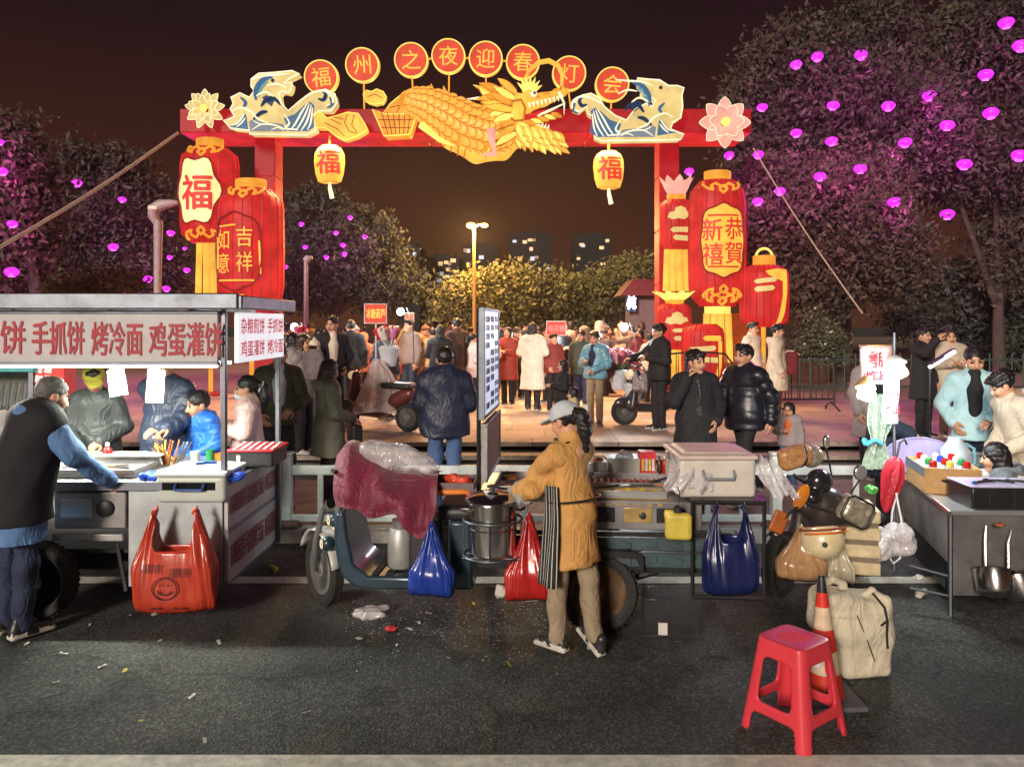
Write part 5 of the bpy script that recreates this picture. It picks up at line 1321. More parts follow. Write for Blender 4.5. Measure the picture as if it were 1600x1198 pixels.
MB().box(L((-3.4, 5.60, 1.79)), (2.5, .03, .022)).build('light_strip', LEDY, st)
MB().box(L((-3.4, 5.87, 1.80)), (2.5, .03, .022)).build('light_strip', LEDY, st)
for x in (-4.1, -3.4, -2.7): light('strip_lamp', 'AREA', L((x, 5.87, 1.78)), 42, (.95, 1.0, .88), .62, st, (R(-4), 0, 0), .05)
ss = MB().box(L((-2.005, 6.14, 1.995)), (.035, 1.10, .37)).build('side_sign', LITB, st, bevel=.006)
ss.rotation_euler = (0, 0, 0)
def ssgn(par, txt, y0, y1, z0, z1, x, mat, bold=.025):
    g = MB(); text_on(g, txt, bold, lambda u, v: L((x, (y0 + y1) / 2 + u, (z0 + z1) / 2 + v)), z1 - z0, y1 - y0); return g.build('lettering', mat, par)
ssgn(ss, '杂粮煎饼', 5.63, 6.16, 2.02, 2.14, -1.985, REDINKL); ssgn(ss, '手抓饼', 6.24, 6.65, 2.02, 2.14, -1.985, REDINKL); ssgn(ss, '鸡蛋灌饼', 5.63, 6.16, 1.85, 1.97, -1.985, REDINKL); ssgn(ss, '烤冷面', 6.24, 6.65, 1.85, 1.97, -1.985, REDINKL)
ct = pbox(st, 'counter', -4.7, -2.12, 5.52, 6.66, .925, .955, STEELB); pbox(ct, 'counter_lip', -4.7, -2.12, 5.50, 5.517, .90, .965, ALU)
pbox(st, 'front_sheet', -2.77, -2.09, 5.545, 5.565, .20, .92, GALV)
pbox(st, 'back_sheet', -4.7, -2.09, 6.62, 6.64, .30, .92, GALV)
for i, (z0_, z1_) in enumerate(((.60, .935), (.215, .585))):
    sp = pbox(st, 'side_board', -2.085, -2.055, 5.56, 6.70, z0_, z1_, BOARD, .005)
    for z in (z0_, z1_): pbox(sp, 'board_trim', -2.09, -2.048, 5.55, 6.71, z - .008, z + .008, ALU, .002)
    ssgn(sp, '杂粮煎饼手抓饼烤冷面', 5.60, 6.34, z0_ + .10, z1_ - .09, -2.052, REDINK, .012); ssgn(sp, '鸡蛋灌饼', 6.38, 6.66, z0_ + .10, z1_ - .09, -2.052, REDINK, .012)
sv = pbox(st, 'burner_drawer', -3.3, -2.78, 5.535, 6.3, .62, .885, STEELD, .01)
kb = MB().lathe([(.062, 0), (.062, .02), (.045, .03)], 20, T=rotm(R(90), 0, 0)).build('burner_knob', BLKP, sv, loc=L((-2.93, 5.535, .77)))
pbox(sv, 'vent_plate', -3.25, -3.02, 5.526, 5.534, .70, .84, STEELB); pbox(sv, 'drawer_rail', -3.3, -2.79, 5.50, 5.53, .54, .59, STEELB)
pbox(st, 'undershelf', -4.6, -2.8, 5.62, 6.6, .42, .45, BLKM); pbox(st, 'chassis', -4.6, -2.8, 5.75, 6.5, .26, .32, BLKM)
for x, y in ((-3.37, 5.46), (-3.37, 6.72)): wheel(st, L((x, y, .275)), .275, .13, (0, 1, 0), 6, STEELB)
MB().tube([L((-2.80, 5.57, .16)), L((-2.88, 5.60, .50))], .014, 6).build('prop_bar', ALU, st)
MB().tube([L((-3.37, 5.40, .275)), L((-3.37, 6.7, .275))], .03, 8).build('axle', BLKM, st)

def thing1(name, label, cat, loc, mb, mat, part, group=None, smooth=40, bevel=0, rz=0):
    t = empty(name, loc, rz, label, cat, group); mb.build(part, mat, t, smooth, bevel); return t
def storage_box(px0, px1, pyt, pyb, Y, depth, label, body, lid, hmat, lidh=.035):
    a, b = P(px0, pyb, Y), P(px1, pyt, Y); w = b.x - a.x; h = b.z - a.z
    t = empty('storage_box', ((a.x + b.x) / 2, Y + depth / 2, a.z), 0, label, 'box')
    s = SDF(); s.box((0, 0, h / 2), (w / 2, depth / 2, h / 2), .03, k=.01); s.build('tub', body, t, .012)
    s = SDF(); s.box((0, 0, h + lidh * .3), (w / 2 + .014, depth / 2 + .014, lidh / 2), .016, k=.01); s.box((0, 0, h + lidh * .9), (w / 2 - .05, depth / 2 - .05, .012), .012, k=.01); s.build('lid', lid, t, .011)
    MB().tube([(-w * .2, -depth / 2 - .004, h * .72), (-w * .2, -depth / 2 - .03, h * .6), (-w * .19, -depth / 2 - .035, h * .52), (w * .19, -depth / 2 - .035, h * .52), (w * .2, -depth / 2 - .03, h * .6), (w * .2, -depth / 2 - .004, h * .72)], .010, 8).build('handle', hmat, t)
    for sx in (-1, 1): MB().box((sx * (w / 2 + .012), 0, h * .93), (.02, .12, .06)).build('clip', hmat, t, bevel=.005)
    return t, w, h
BLUEH = M('blue_plastic', S(40, 80, 150), .4)
bx, w, h = storage_box(243, 352, 744, 786, 5.50, .42, 'pale green storage box with a blue handle on the left counter', CLEARBOX, LID, BLUEH)
MB().tube([(-.05, .0, h + .05), (.03, .04, h + .055), (.09, .05, h + .05)], .012, 8).build('lid_tab', BLUEH, bx)
t = empty('striped_box', P(397, 752, 6.2), 0, 'flat dark box with a red and white striped lid on the left counter', 'box'); t.location.z = .957
MB().box((0, .1, .06), (.36, .40, .12)).build('tub', BLKP, t, bevel=.01); ld = MB().box((0, .1, .13), (.38, .42, .02)).build('lid', M('lid_red', S(206, 44, 60), .4), t, bevel=.006)
for i in range(6): MB().box((-.15 + i * .06, .1, .1425), (.025, .40, .004), rotm(0, 0, R(6))).build('lid_stripe', WHITEP, ld)
MB().box((-.09, -.103, .06), (.03, .008, .07)).build('clip', WHITEP, t)
# cooking plates and racks on the left counter
t = empty('griddle', P(150, 780, 5.72), 0, 'flat steel griddle with a raised rim at the front of the left counter', 'griddle'); t.location.z = .957
MB().box((0, .15, .02), (.62, .42, .04)).build('plate', STEELD, t, bevel=.006)
for p, d in (((0, -.055, .05), (.62, .012, .03)), ((0, .355, .05), (.62, .012, .03)), ((.305, .15, .05), (.012, .42, .03))): MB().box(p, d).build('rim', STEELB, t, bevel=.003)
t2 = empty('spatula', P(190, 762, 5.82), R(30), 'broad steel spatula lying across the griddle', 'spatula'); t2.location.z = 1.0
MB().box((0, 0, .02), (.10, .11, .004)).build('blade', POLI, t2); MB().tube([(-.05, 0, .022), (-.2, -.02, .04)], .012, 8).build('handle', M('wood', S(170, 120, 76), .6, stretch=(1, 8, 8)), t2)
t = empty('slotted_rack', P(195, 748, 6.05), 0, 'raised white rack with a row of dark slots on the left counter', 'rack'); t.location.z = .957
MB().box((0, .07, .10), (.56, .17, .015)).build('top', M('cream_enamel', (.62, .62, .52), .4, dirt=.2), t, bevel=.004); MB().box((0, .0, .05), (.54, .015, .095)).build('front', STEELD, t)
for i in range(18): MB().box((-.25 + i * .0295, .05, .1085), (.011, .09, .003), rotm(0, 0, R(-14))).build('slot', BLKP, t)
def bottle(px, pyb, Y, h, r, mat, cap, label, z=None, cat='bottle', group=None):
    p = P(px, pyb, Y); t = empty('bottle', (p.x, Y, p.z if z is None else z), 0, label, cat, group)
    MB().lathe([(r * .9, 0), (r, .01), (r, h * .6), (r * .75, h * .74), (r * .36, h * .82), (r * .36, h * .88)], 18).build('body', mat, t, 50); MB().lathe([(r * .42, h * .86), (r * .40, h * .97), (r * .2, h)], 14).build('cap', cap, t, 50); return t
CAPW = M('cap_white', (.7, .7, .68), .4); GLZ = M('sauce_red', S(170, 24, 18), .25); GRN = M('green_plastic', S(40, 130, 70), .4)
b = bottle(168, 727, 6.15, .19, .038, GLZ, CAPW, 'red sauce bottle with a white cap standing behind the slotted rack', .957); MB().lathe([(.039, .04), (.039, .085)], 18).build('label', M('label_yellow', S(226, 160, 50), .5), b)
def cup(px, py, Y, r, h, mat, label, z=.957, fill=None, cat='cup'):
    p = P(px, py, Y); t = empty('cup', (p.x, Y, z), 0, label, cat); MB().lathe([(r * .8, 0), (r, h), (r * .94, h), (r * .76, .008)], 18).build('wall', mat, t, 50)
    if fill: MB().lathe([(0.0, h * .7), (r * .9, h * .7)], 16).build('filling', fill, t)
    return t
cup(196, 729, 6.15, .045, .10, M('yellow_clear', S(226, 196, 80), .2, alpha=.85), 'clear cup of yellow sauce beside the red bottle', fill=FOODY); cup(328, 728, 6.35, .035, .10, GRN, 'small green cup near the boy in blue'); cup(305, 728, 6.35, .04, .085, CAPW, 'white cup between the skewers and the green cup'); cup(345, 730, 6.4, .06, .06, M('orange_plastic', S(226, 130, 50), .4), 'low orange dish beside the green cup', fill=FOODB)
t = empty('food_tray', P(125, 745, 6.2), 0, 'tray heaped with pale yellow noodles at the left of the counter', 'tray'); t.location.z = .957
MB().box((0, 0, .02), (.42, .26, .04)).build('tray', STEELB, t, bevel=.01); s = SDF()
for i in range(26): s.ell((random.uniform(-.18, .18), random.uniform(-.1, .1), .05 + random.uniform(0, .035)), (.045, .03, .02), k=.015)
s.build('noodles', FOODY, t, .01, noise=(.006, 120))
t = empty('skewer_bunch', P(262, 742, 6.15), 0, 'bunch of fried skewers and tongs leaning together mid counter', 'food'); t.location.z = .957
for i in range(12): a = random.uniform(-.5, .5); MB().tube([(random.uniform(-.06, .06), random.uniform(-.05, .05), 0.01), (a * .3, random.uniform(-.1, .1), .16 + random.uniform(0, .05))], [.008, .006], 6).build('skewer', FOODB if i % 3 else FOODY, t)
for i in range(3): MB().tube([(.05 + .02 * i, 0, 0), (.12 + .03 * i, .03, .19)], .008, 6).build('tong', POLI, t)
def crumple(px, py, Y, r, mat, label, z=None, squash=.6, n=9, group=None, cat='bag', seed=1, h=.012):
    rd = random.Random(seed); p = P(px, py, Y)
    t = SDF()
    for i in range(n): t.ell((rd.uniform(-1, 1) * r * .6, rd.uniform(-1, 1) * r * .4, r * squash * (.5 + rd.uniform(-.2, .3))), (r * rd.uniform(.3, .55), r * rd.uniform(.25, .5), r * squash * rd.uniform(.35, .6)), k=r * .12)
    o = t.build('plastic_bag', mat, None, h, noise=(r * .055, 40 / max(r * 6, .5), rd.uniform(0, 6))); o.location = (p.x, Y, p.z if z is None else z)
    return tag(o, label, cat, group)
crumple(232, 786, 5.62, .085, BBAG2, 'crumpled bright blue bag left of the pale green storage box', .955, seed=3); crumple(367, 786, 5.62, .085, BBAG2, 'crumpled bright blue bag right of the pale green storage box', .955, seed=4)
# red carrier bag on the front sheet
rb, w, h = bag('carrier_bag', 207, 342, 796, 952, 5.38, RBAG, 'orange red carrier bag with a smiling face hanging from the left counter', depth=.11)
INKB = M('bag_print', (.05, .012, .012), .5)
def onbag(u, v): return (u - .02, -.126 - .012 * math.cos(u * 6), v)
g = MB()
for i, ch in enumerate(('谢谢', '惠顾')): text_on(g, ch, .01, lambda u, v, i=i: onbag(u - .10 + .2 * i, v + .33 - .03 * i), .065)
g.build('lettering', INKB, rb)
cy = .19; fc = MB(); fc.tube([onbag(.085 * math.cos(a), cy + .075 * math.sin(a)) for a in np.linspace(0, 2 * PI, 28, endpoint=False)], .004, 5, closed=True)
fc.tube([onbag(.05 * math.cos(a), cy + .04 * math.sin(a)) for a in np.linspace(R(200), R(340), 12)], .0045, 5)
for x in (-.028, .028): fc.tube([onbag(x, cy + .032), onbag(x + .001, cy + .020)], .0045, 6)
for x in (-.09, -.05, .06, .11): fc.tube([onbag(x, .06), onbag(x + .02, .055)], .006, 5)
fc.build('smiling_face', INKB, rb)
# hanging bags of cups
for px, pyt, pyb, k, L_ in ((181, 572, 624, -8, 'bundle of white paper bags hanging under the canopy, left one'), (241, 570, 636, 4, 'bundle of white paper bags hanging under the canopy, right one')):
    c = P(px, (pyt + pyb) / 2, 6.02); hh = (pyb - pyt) * 6.02 / F
    t = empty('paper_bag_bundle', c, R(k), L_, 'paper bags', 'paper bags hanging under the canopy'); t.rotation_euler = (0, R(k), 0)
    for i in range(3): MB().box((.004 * i, .014 * i, 0), (.13 + .012 * (i % 2), .010, hh * .8), rotm(0, R(2 * i - 2), 0), taper=.8).build('paper_bag', M('white_paper', (.62, .68, .64), .8, var=.08, bump=.2), t, bevel=.003)
    MB().tube([(0, 0, hh * .38), (0, 0, hh * .38 + .14)], [.03, .006], 8).build('tie', M('white_paper'), t)

# ------------------------------------------------------------------ teal stall and checked column behind, far left
t = empty('teal_stall', (-5.3, 8.6, .1), 0, 'teal roofed stall cabinet half hidden at the left edge', 'food stall'); L2 = at(t)
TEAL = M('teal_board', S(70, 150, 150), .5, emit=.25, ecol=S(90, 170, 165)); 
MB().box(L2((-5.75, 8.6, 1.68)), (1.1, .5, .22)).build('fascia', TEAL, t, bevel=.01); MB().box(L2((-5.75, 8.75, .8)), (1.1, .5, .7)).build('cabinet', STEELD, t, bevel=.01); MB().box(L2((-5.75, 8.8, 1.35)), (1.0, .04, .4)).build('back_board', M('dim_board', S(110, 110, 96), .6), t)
for i in range(6): MB().tube([L2((-5.6 + .07 * i, 8.4, 1.15)), L2((-5.59 + .07 * i, 8.45, 1.45))], .014, 6).build('skewer', ALU, t)
MB().box(L2((-5.25, 8.4, 1.0)), (.05, .05, 1.8)).build('post', ALU, t)
t = empty('checked_column', P(76, 640, 8.4), 0, 'red column patterned with white checks beside the teal stall', 'column'); t.location.z = .1
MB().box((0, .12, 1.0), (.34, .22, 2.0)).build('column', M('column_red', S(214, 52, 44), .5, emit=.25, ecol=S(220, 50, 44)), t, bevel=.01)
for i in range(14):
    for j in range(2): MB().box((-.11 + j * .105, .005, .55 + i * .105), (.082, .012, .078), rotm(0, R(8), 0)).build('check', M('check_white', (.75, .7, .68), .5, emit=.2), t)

# ------------------------------------------------------------------ road barrier
def barrier(X0, X1, label):
    t = empty('road_barrier', ((X0 + X1) / 2, 7.62, .0), 0, label, 'barrier', 'white road barrier sections'); w = X1 - X0; z = .11
    MB().box((0, 0, .645), (w - .10, .05, .095)).build('rail', WHBAR, t, bevel=.01); MB().box((0, 0, .17), (w - .10, .05, .07)).build('rail', WHBAR, t, bevel=.01)
    MB().box((-w / 2, 0, .43), (.10, .10, .72), taper=.98).build('post', WHBAR, t, bevel=.012); MB().box((-w / 2, 0, .81), (.12, .12, .03)).build('post_cap', WHBAR, t, bevel=.012)
    n = int(w / .33)
    for i in range(1, n): MB().box((-w / 2 + w * i / n, 0, .40), (.055, .035, .40)).build('baluster', WHBAR, t, bevel=.006)
    MB().box((-w / 2, -.10, .08 - .0), (.46, .30, .16), taper=.55).build('foot', M('barrier_foot', (.10, .055, .04), .7, dirt=.4), t, bevel=.02)
xs = [-6.2, -4.2, -2.23, -.25, 1.6, 2.62, 4.6, 6.6]; nm = ['left of the pancake stall', 'behind the pancake stall', 'between the pancake stall and the trike front wheel', 'behind the trike pot and sign', 'behind the trike rear', 'behind the parked scooter', 'behind the right snack stall']
for i in range(7): barrier(xs[i], xs[i + 1], 'white road barrier section ' + nm[i])

# ------------------------------------------------------------------ cargo trike with the cooking bed
tk = empty('cargo_trike', (-1.41, 5.77, 0), R(-4.4), 'blue electric cargo trike fitted with a steel cooking bed', 'cargo trike')
Mi = rotm(0, 0, R(4.4))
def TL(p): return Mi @ (Vector(p) - tk.location)
def TP(px, py, Y): return TL(P(px, py, Y))
wheel(tk, (0, 0, .262), .262, .10, rotm(0, 0, R(-48)) @ Vector((0, 1, 0)), 5, M('grey_alloy', (.38, .37, .35), .45, .5, dirt=.3), 'front_wheel')
fd = rotm(0, 0, R(-48))
for sy in (-1, 1): MB().tube([fd @ Vector((0, sy * .085, .262)), fd @ Vector((.05, sy * .085, .50)), fd @ Vector((.12, sy * .06, .74))], [.024, .026, .022], 10).build('fork', STEELD, tk)
mg = MB(); mg.grid(lambda u, v: fd @ Vector((math.cos(R(15 + 140 * u)) * -.300 * -1, (v - .5) * .15, .262 + .300 * math.sin(R(15 + 140 * u)) - .02 * abs(v - .5))), 16, 4); o = mg.build('mudguard', M('mudguard_white', (.5, .5, .47), .4, dirt=.4), tk, 60); sm = o.modifiers.new('thick', 'SOLIDIFY'); sm.thickness = .01
MB().tube([(.10, 0, .62), (.19, 0, .98)], .03, 10).build('steering_column', BLKM, tk)
MB().tube([(.17, -.33, 1.06), (.15, -.2, 1.02), (.17, 0, 1.0), (.15, .2, 1.02), (.17, .33, 1.06)], .016, 8).build('handlebar', BLKM, tk)
for y in (-.16, .0): 
    s = SDF(); s.ell((.10, y - .06, .64 - abs(y) * .8), (.05, .05, .055), k=.01); s.build('headlight', TRUB, tk, .012); MB().lathe([(0, 0), (.03, .004), (.036, 0)], 16, T=rotm(0, R(-90), R(35))).build('lens', M('lens', (.5, .45, .35)), tk, loc=(.055, y - .075, .64 - abs(y) * .8))
body = [(.20, .30), (.16, .55), (.17, .74), (.23, .76), (.26, .56), (.30, .38), (.40, .30), (.98, .30), (.98, .70), (1.14, .70), (1.16, .22), (.42, .20), (.30, .22)]
MB().prism(body, -.27, .27).build('body_shell', TRUB, tk, bevel=.02)
MB().prism([(.19, .33), (.16, .56), (.165, .72), (.185, .72), (.18, .56), (.21, .35)], -.24, .24).build('leg_shield', M('trike_blue_light', (.035, .07, .10), .35, .2, coat=.3, dirt=.3), tk, bevel=.006, loc=(-.012, 0, 0))
for i in range(5): MB().box((.45 + i * .11, 0, .306), (.05, .46, .012)).build('floor_rib', RUBBER, tk, bevel=.003)
s = SDF(); s.box((1.08, 0, .745), (.20, .25, .05), .04, k=.02); s.box((.80, 0, .5), (.12, .2, .19), .03, k=.02); s.build('seat', M('seat_vinyl', (.025, .022, .025), .45, bump=.2, bscale=20), tk, .016)
MB().tube([TP(662, 790, 5.45), TP(668, 776, 5.45), TP(684, 769, 5.45), TP(726, 768, 5.45), TP(736, 772, 5.45)], [.014, .020, .022, .020, .014], 10).build('seat_rail', M('orange_plastic', S(226, 130, 50), .4), tk)
for dz in (0, .05, .10): MB().box((1.1, -.2, .62 + dz), (.30, .02, .02)).build('vent_slat', BLKM, tk, bevel=.004)
# bed
z0 = .42
MB().box((2.06, .08, .44), (1.72, .92, .05)).build('bed_floor', BLKM, tk, bevel=.005)
for i, (zc, hh) in enumerate(((.50, .10), (.605, .085))):
    sp = MB().box((2.06, -.39, zc), (1.72, .03, hh)).build('side_board', TRUG, tk, bevel=.008)
    for k in range(9): MB().box((1.35 + k * .17, -.409, zc), (.11, .012, hh * .45), rotm(0, R(12 if k % 2 else -12), 0)).build('pressed_rib', TRUG, sp, bevel=.004)
tb = MB().box((2.06, -.395, .675), (1.74, .035, .03)).build('top_rail', BLKM, tk, bevel=.005)
g = MB(); text_on(g, 'mix', .02, lambda u, v: (1.87 + u, -.412, .675 + v), .045); g.build('lettering', WHITEP, tb)
fas = MB().box((2.30, -.37, .79), (.86, .03, .18)).build('cooker_fascia', STEELD, tk, bevel=.006)
for x in (2.05, 2.30, 2.52):
    MB().box((x, -.388, .80), (.19, .008, .10)).build('burner_plate', STEELWARM if x == 2.3 else BLKM, fas, bevel=.003)
    MB().lathe([(.024, 0), (.022, .02), (0, .024)], 14, T=rotm(R(90), 0, 0)).build('burner_knob', BLKP, fas, loc=(x + .03, -.392, .80))
MB().box((2.06, .08, .885), (1.74, .95, .012)).build('counter_plate', STEELB, tk, bevel=.003)
def tray(x0, x1, y0, y1, h, nm, mat, fill=None, z=.893):
    t_ = MB().box(((x0 + x1) / 2, (y0 + y1) / 2, z + .006), (x1 - x0, y1 - y0, .008)).build(nm, mat, tk)
    w_ = .012
    m = MB()
    for c, d in ((((x0 + x1) / 2, y0, 0), (x1 - x0, w_, h)), (((x0 + x1) / 2, y1, 0), (x1 - x0, w_, h)), ((x0, (y0 + y1) / 2, 0), (w_, y1 - y0 - w_, h)), ((x1, (y0 + y1) / 2, 0), (w_, y1 - y0 - w_, h))): m.box((c[0], c[1], z + h / 2 + .010), d)
    m.build('tray_rim', STEELB, t_, bevel=.002)
    if fill:
        s_ = SDF(); rd = random.Random(int(x0 * 100))
        for i in range(22): s_.ell((rd.uniform(x0 + .05, x1 - .05), rd.uniform(y0 + .04, y1 - .04), z + .02), (.045, .03, .022), k=.01)
        s_.build('food', fill, t_, .011)
    return t_
tray(1.95, 2.50, -.33, -.10, .05, 'cooking_tray', STEELWARM, FOODY); tray(1.95, 2.50, -.06, .16, .05, 'cooking_tray', STEELWARM); tray(1.95, 2.50, .20, .44, .07, 'ingredient_tray', STEELD, FOODB); tray(1.30, 1.85, -.2, .36, .04, 'griddle_plate', BLKM, FOODB)
for i in range(7): MB().box((2.03 + i * .07, -.385, .872), (.03, .016, .02)).build('gas_vent', STEELWARM, tk)
for y in (-.36, .50): wheel(tk, (2.03, y, .275), .275, .14, (0, 1, 0), 6, M('rusty_rim', (.22, .13, .07), .7, .4, var=.4, dirt=.6), 'rear_wheel')
MB().tube([(2.03, -.36, .275), (2.03, .5, .275)], .035, 8).build('axle', BLKM, tk)
for y in (-.25, .38): MB().tube([(1.65, y, .36), (1.85, y, .31), (2.03, y, .30), (2.25, y, .32), (2.45, y, .38)], .022, 6).build('leaf_spring', BLKM, tk)
MB().prism([(1.78, .42), (1.74, .56), (1.83, .575), (2.25, .575), (2.33, .54), (2.33, .42), (2.28, .53), (1.84, .54)], -.47, -.30).build('wheel_arch', BLKM, tk)
# rear frame
a, b = TP(1082, 932, 5.12), TP(1192, 784, 5.12); y_ = a.y
fr = MB()
for p0, p1 in (((a.x, y_, a.z), (b.x, y_, a.z)), ((b.x, y_, a.z), (b.x, y_, b.z)), ((a.x, y_, b.z), (b.x, y_, b.z)), ((a.x, y_, a.z), (a.x, y_, b.z)), ((a.x, y_ + .9, b.z), (b.x, y_ + .9, b.z)), ((b.x, y_, b.z), (b.x, y_ + .9, b.z)), ((a.x, y_, b.z), (a.x, y_ + .9, b.z)), ((b.x, y_, a.z + .2), (b.x, y_ + .9, a.z + .2))): fr.tube([p0, p1], .014, 6)
fr.build('rear_frame', BLKM, tk)
MB().box(((a.x + b.x) / 2, y_ + .45, b.z + .008), (b.x - a.x + .02, .92, .016)).build('rear_shelf', BLKM, tk)
# pot cage
pc = TP(770, 815, 5.12); cg = MB()
for z_ in (.80, .565):
    cg.tube([(pc.x + .195 * math.cos(a), pc.y + .195 * math.sin(a), z_) for a in np.linspace(0, 2 * PI, 32, endpoint=False)], .008, 6, closed=True)
for a in (R(-90), R(-170), R(-10), R(60), R(120)): cg.tube([(pc.x + .195 * math.cos(a), pc.y + .195 * math.sin(a), .56), (pc.x + .195 * math.cos(a), pc.y + .195 * math.sin(a), .80)], .007, 6)
for a in (0, 1, 2): cg.tube([(pc.x - .19, pc.y + (a - 1) * .1, .562), (pc.x + .19, pc.y + (a - 1) * .1, .562)], .006, 6)
cg.tube([(pc.x, pc.y + .19, .565), (pc.x + .1, pc.y + .38, .52)], .014, 6); cg.build('pot_cage', ALU, tk)
# posts and sign
p0 = TP(748, 770, 5.55); MB().tube([(p0.x, p0.y, .7), (p0.x, p0.y, 2.2)], .016, 8).build('sign_post', BLKM, tk)
pp = TP(915, 790, 5.7); pw = MB().box((pp.x, pp.y, 1.19), (.035, .035, .62)).build('angle_post', WHITEP, tk, bevel=.003)
for i in range(7): MB().lathe([(0, 0), (.006, 0)], 8, T=rotm(R(90), 0, 0)).build('bolt_hole', BLKM, pw, loc=(pp.x, pp.y - .0185, .98 + i * .075))

def sign_board(name, pa, pb, zlo, zhi, mat, label, frame=ALU, d=.03):
    a, b = Vector((pa[0], pa[1], 0)), Vector((pb[0], pb[1], 0)); c = (a + b) / 2; u = (b - a).normalized(); n_ = Vector((u.y, -u.x, 0))
    ang = math.atan2(u.y, u.x); t = empty(name, (c.x, c.y, zlo), ang, label, 'sign'); w = (b - a).length
    MB().box((0, 0, (zhi - zlo) / 2), (w, d, zhi - zlo)).build('board', mat, t, bevel=.004)
    f = MB()
    for z in (0, zhi - zlo): f.box((0, 0, z), (w + .03, d + .012, .024))
    for x in (-w / 2, w / 2): f.box((x, 0, (zhi - zlo) / 2), (.024, d + .016, zhi - zlo + .02))
    f.build('frame', frame, t, bevel=.003); return t, w
pa, pb = P(753, 500, 5.42), P(776, 500, 6.35)
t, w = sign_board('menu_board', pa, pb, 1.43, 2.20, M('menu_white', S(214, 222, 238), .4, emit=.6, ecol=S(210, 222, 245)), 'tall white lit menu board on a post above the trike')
rows = MB(); rw2 = MB()
for j in range(11):
    for i, s_ in enumerate(('淀粉肠', '烤肠', '炸串')):
        if (i + j) % 5 == 4: continue
        text_on(rows if j in (0, 1, 4, 5, 6) else rw2, s_, .02, lambda u, v, i=i, j=j: (-.28 + i * .28 + u, -.019, .70 - j * .063 + v), .046, .2)
tag(rows.build('red_lettering', M('menu_red', S(150, 40, 60), .5), t), kind='stuff'); tag(rw2.build('blue_lettering', M('menu_blue', S(50, 60, 120), .5), t), kind='stuff')
pa, pb = P(757, 700, 5.42), P(778, 700, 6.35)
t, w = sign_board('lower_board', pa, pb, .99, 1.38, M('board_dark', S(120, 84, 80), .5, dirt=.3), 'dark brown board with a grey green edge below the menu board', STEELD)
# things on the trike
pot = empty('steamer_pot', tk.location + rotm(0, 0, R(-4.4)) @ Vector((pc.x, pc.y, .572)), 0, 'tall stainless steamer pot with a domed lid in a wire cage', 'pot')
MB().lathe([(.150, 0), (.158, .01), (.160, .17), (.164, .175), (.160, .18), (.163, .335), (.180, .345), (.178, .352), (.162, .35)], 40).build('pot_body', POLI, pot, 35)
ld = MB().lathe([(.182, .352), (.186, .362), (.165, .385), (.10, .405), (.0, .412)], 40).build('lid', POLI, pot, 35); MB().lathe([(.012, .41), (.014, .432), (.04, .436), (.042, .448), (.0, .452)], 20).build('knob', BLKP, ld, 35)
for a in (R(200), R(20)): MB().tube([(.165 * math.cos(a - .25), .165 * math.sin(a - .25), .29), (.215 * math.cos(a - .15), .215 * math.sin(a - .15), .30), (.215 * math.cos(a + .15), .215 * math.sin(a + .15), .30), (.165 * math.cos(a + .25), .165 * math.sin(a + .25), .29)], .009, 8).build('handle', POLI, pot)
# maroon cover draped from handlebar to seat
def interp(xs, ys, x): return float(np.interp(x, xs, ys))
def cover(u, v):
    px = 527 + 158 * u
    top = interp([527, 540, 548, 575, 620, 685], [712, 694, 693, 712, 738, 742], px); bot = interp([527, 545, 575, 610, 650, 672, 685], [790, 800, 800, 812, 834, 838, 800], px)
    yr = interp([527, 548, 600, 685], [5.68, 5.62, 5.55, 5.52], px)
    f = math.sin(u * 21 + 1.2 * v * 3) * .022 + math.sin(u * 9 - v * 4 + 1) * .028 + math.sin(u * 37 + v * 6) * .007
    if v < .25:
        w_ = v / .25; Y = yr + .42 - .42 * w_; py = top + 10 * (1 - w_) ** 2
        p = P(px, top, yr); return Vector((p.x + .0, Y, p.z - .06 * (1 - w_) ** 1.5 + .4 * f * math.sin(PI * w_)))
    w_ = (v - .25) / .75
    a_, b_ = P(px, top, yr), P(px, bot, yr - .22 - .05 * math.sin(PI * u))
    p = a_.lerp(b_, w_); bul = .10 * math.sin(PI * min(1, w_ * 1.1)) ** .7
    return p + Vector((f * .25 * w_, -bul + f * (w_ ** .7) * 1.1, .03 * math.sin(u * 14) * w_ ** 2))
mb = MB(); mb.grid(lambda u, v: cover(u, v), 60, 26); mb.v = [p - Vector((-.8, 5.5, .5)) for p in mb.v]
o = mb.build('maroon_cover', MAROON, None, 180); o.location = (-.8, 5.5, .5); sm = o.modifiers.new('thick', 'SOLIDIFY'); sm.thickness = .006; ss_ = o.modifiers.new('sub', 'SUBSURF'); ss_.levels = 1; ss_.render_levels = 1
tag(o, 'dark maroon cloth draped over the trike handlebar and seat', 'cloth')
# clear plastic bag on the cover
s = SDF(); q0 = P(620, 715, 5.62)
for px, py, r in ((590, 706, 24), (620, 712, 28), (648, 722, 24), (672, 731, 12), (575, 696, 10), (610, 724, 22)): p = P(px, py, 5.62) - q0; s.ell((p.x, 0, p.z), (r * .0055, .12, r * .0033), k=.04)
o = s.build('clear_bag', [film('clear_film_thin', (.78, .74, .76), .5, .14)], None, .010, noise=(.006, 38)); o.location = q0; tag(o, 'clear crinkled plastic bag lying on top of the maroon cover', 'bag')
t = empty('serving_tray', P(702, 760, 5.62), R(-4), 'black shallow serving tray behind the maroon cover', 'tray'); MB().box((0, 0, 0), (.38, .30, .012)).build('base', BLKP, t, bevel=.004)
m = MB(); 
for c, d in (((0, -.155, .03), (.40, .012, .06)), ((0, .155, .03), (.40, .012, .06)), ((-.195, 0, .03), (.012, .30, .06)), ((.195, 0, .03), (.012, .30, .06))): m.box(c, d)
m.build('rim', M('tray_rim', (.16, .12, .13), .4), t, bevel=.004); zt = t.location.z
